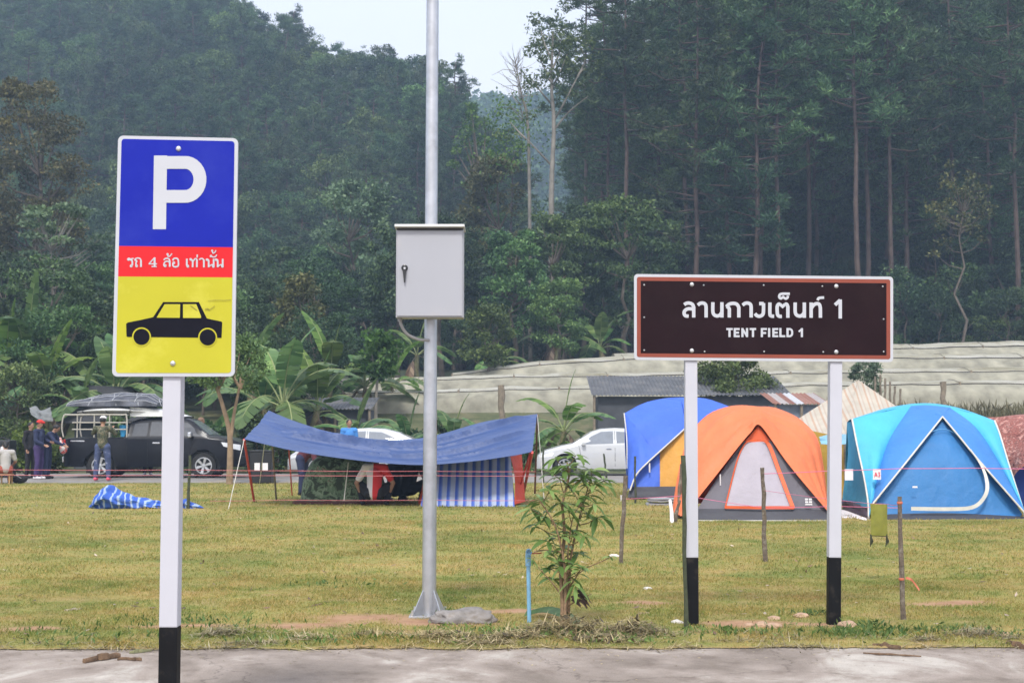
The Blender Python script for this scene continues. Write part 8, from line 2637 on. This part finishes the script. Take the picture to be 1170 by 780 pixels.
    chunk('twig', 'dead brown leaf lying on the pavement at the lower right', 999, 739, 1030, 742, 0.028, m_b, 'leaf', 0.3)
    chunk('twig', 'thin dry twig on the pavement below the right sign post', 985, 747, 1052, 751, 0.008, m_b, 'twig', 0.8)
    chunk('leaf', 'dark dead leaf on the pavement at the far right', 1152, 737, 1170, 742, 0.035, m_b, 'leaf', 0.3)
    chunk('branch', 'brown dead branch bit on the lawn left of the steel pole', 349, 697, 371, 691, 0.014, m_b, 'branch', 0.9)
    chunk('branch', 'small fork of dead twig on the lawn left of the pole', 356, 697, 362, 687, 0.008, m_b, 'branch', 0.9)
    chunk('litter_scrap', 'pale scrap of dried leaf lying on the lawn left of the parking sign', 73, 699, 93, 697, 0.02, mat('pale_scrap', (0.45, 0.38, 0.28), 0.8), 'scrap', 0.3)
    # scattered crumbs on the pavement
    n = 420
    x = rng.uniform(-4.5, 4.5, n); y = 10.32 - np.abs(rng.normal(0, 0.35, n)); 
    P = np.stack([x, y, np.full(n, 0.006)], 1)
    d = rng.normal(size=(n, 3)); d[:, 2] *= 0.1
    V = leaf_quads(P, 0.028, 0.010, rng=rng, dirs=d, jitter=0.05, updir=3)
    tag(link('crumbs', mesh_quads('crumbs', V, m)), 'tiny dry leaf crumbs scattered over the concrete pavement', 'leaf crumbs', kind='stuff')
    # dry crumbs and pale bits over the lawn
    n = 900
    y = np.sqrt(rng.uniform(10.6 ** 2, 34 ** 2, n)); x = rng.uniform(-1, 1, n) * 0.39 * y
    P = np.stack([x, y, np.full(n, 0.035)], 1)
    d = rng.normal(size=(n, 3)); d[:, 2] *= 0.2
    V = leaf_quads(P, 0.07, 0.028, rng=rng, dirs=d, jitter=0.05, updir=2)
    tag(link('fallen_leaves', mesh_quads('fallen_leaves', V, foliage('fallen', (0.08, 0.05, 0.03), (0.28, 0.2, 0.11), (0.6, 0.52, 0.4), trans=0.1, objvar=0))), 'small fallen leaves and pale bits scattered over the lawn', 'fallen leaves', kind='stuff')
    # cut banana leaf by the pipe
    mb = MB()
    a, b = at(610, 692, 11.25), gp(668, 722)
    mid = catmull([gp(600, 708) + Vector((0, 0, 0.05)), gp(625, 706) + Vector((0, 0, 0.07)), gp(648, 712) + Vector((0, 0, 0.06)), b + Vector((0, 0, 0.03))], 14)
    rows = []
    for i, p in enumerate(mid):
        t = i / 13; ww = 0.055 * math.sin(PI * (0.05 + 0.9 * t)) ** 0.6
        rows.append([p + Vector((-ww * .5, -ww, -0.015)), p, p + Vector((ww * .5, ww, 0.02))])
    mb.grid(rows)
    tag(mb.build('cut_leaf', mat('cut_leaf_green', (0.10, 0.19, 0.06), 0.6, var=0.25, nscale=14, trans=0.3), smooth=True, solid=0.002), 'cut green banana leaf lying between the blue pipe and the sapling', 'leaf')
litter()
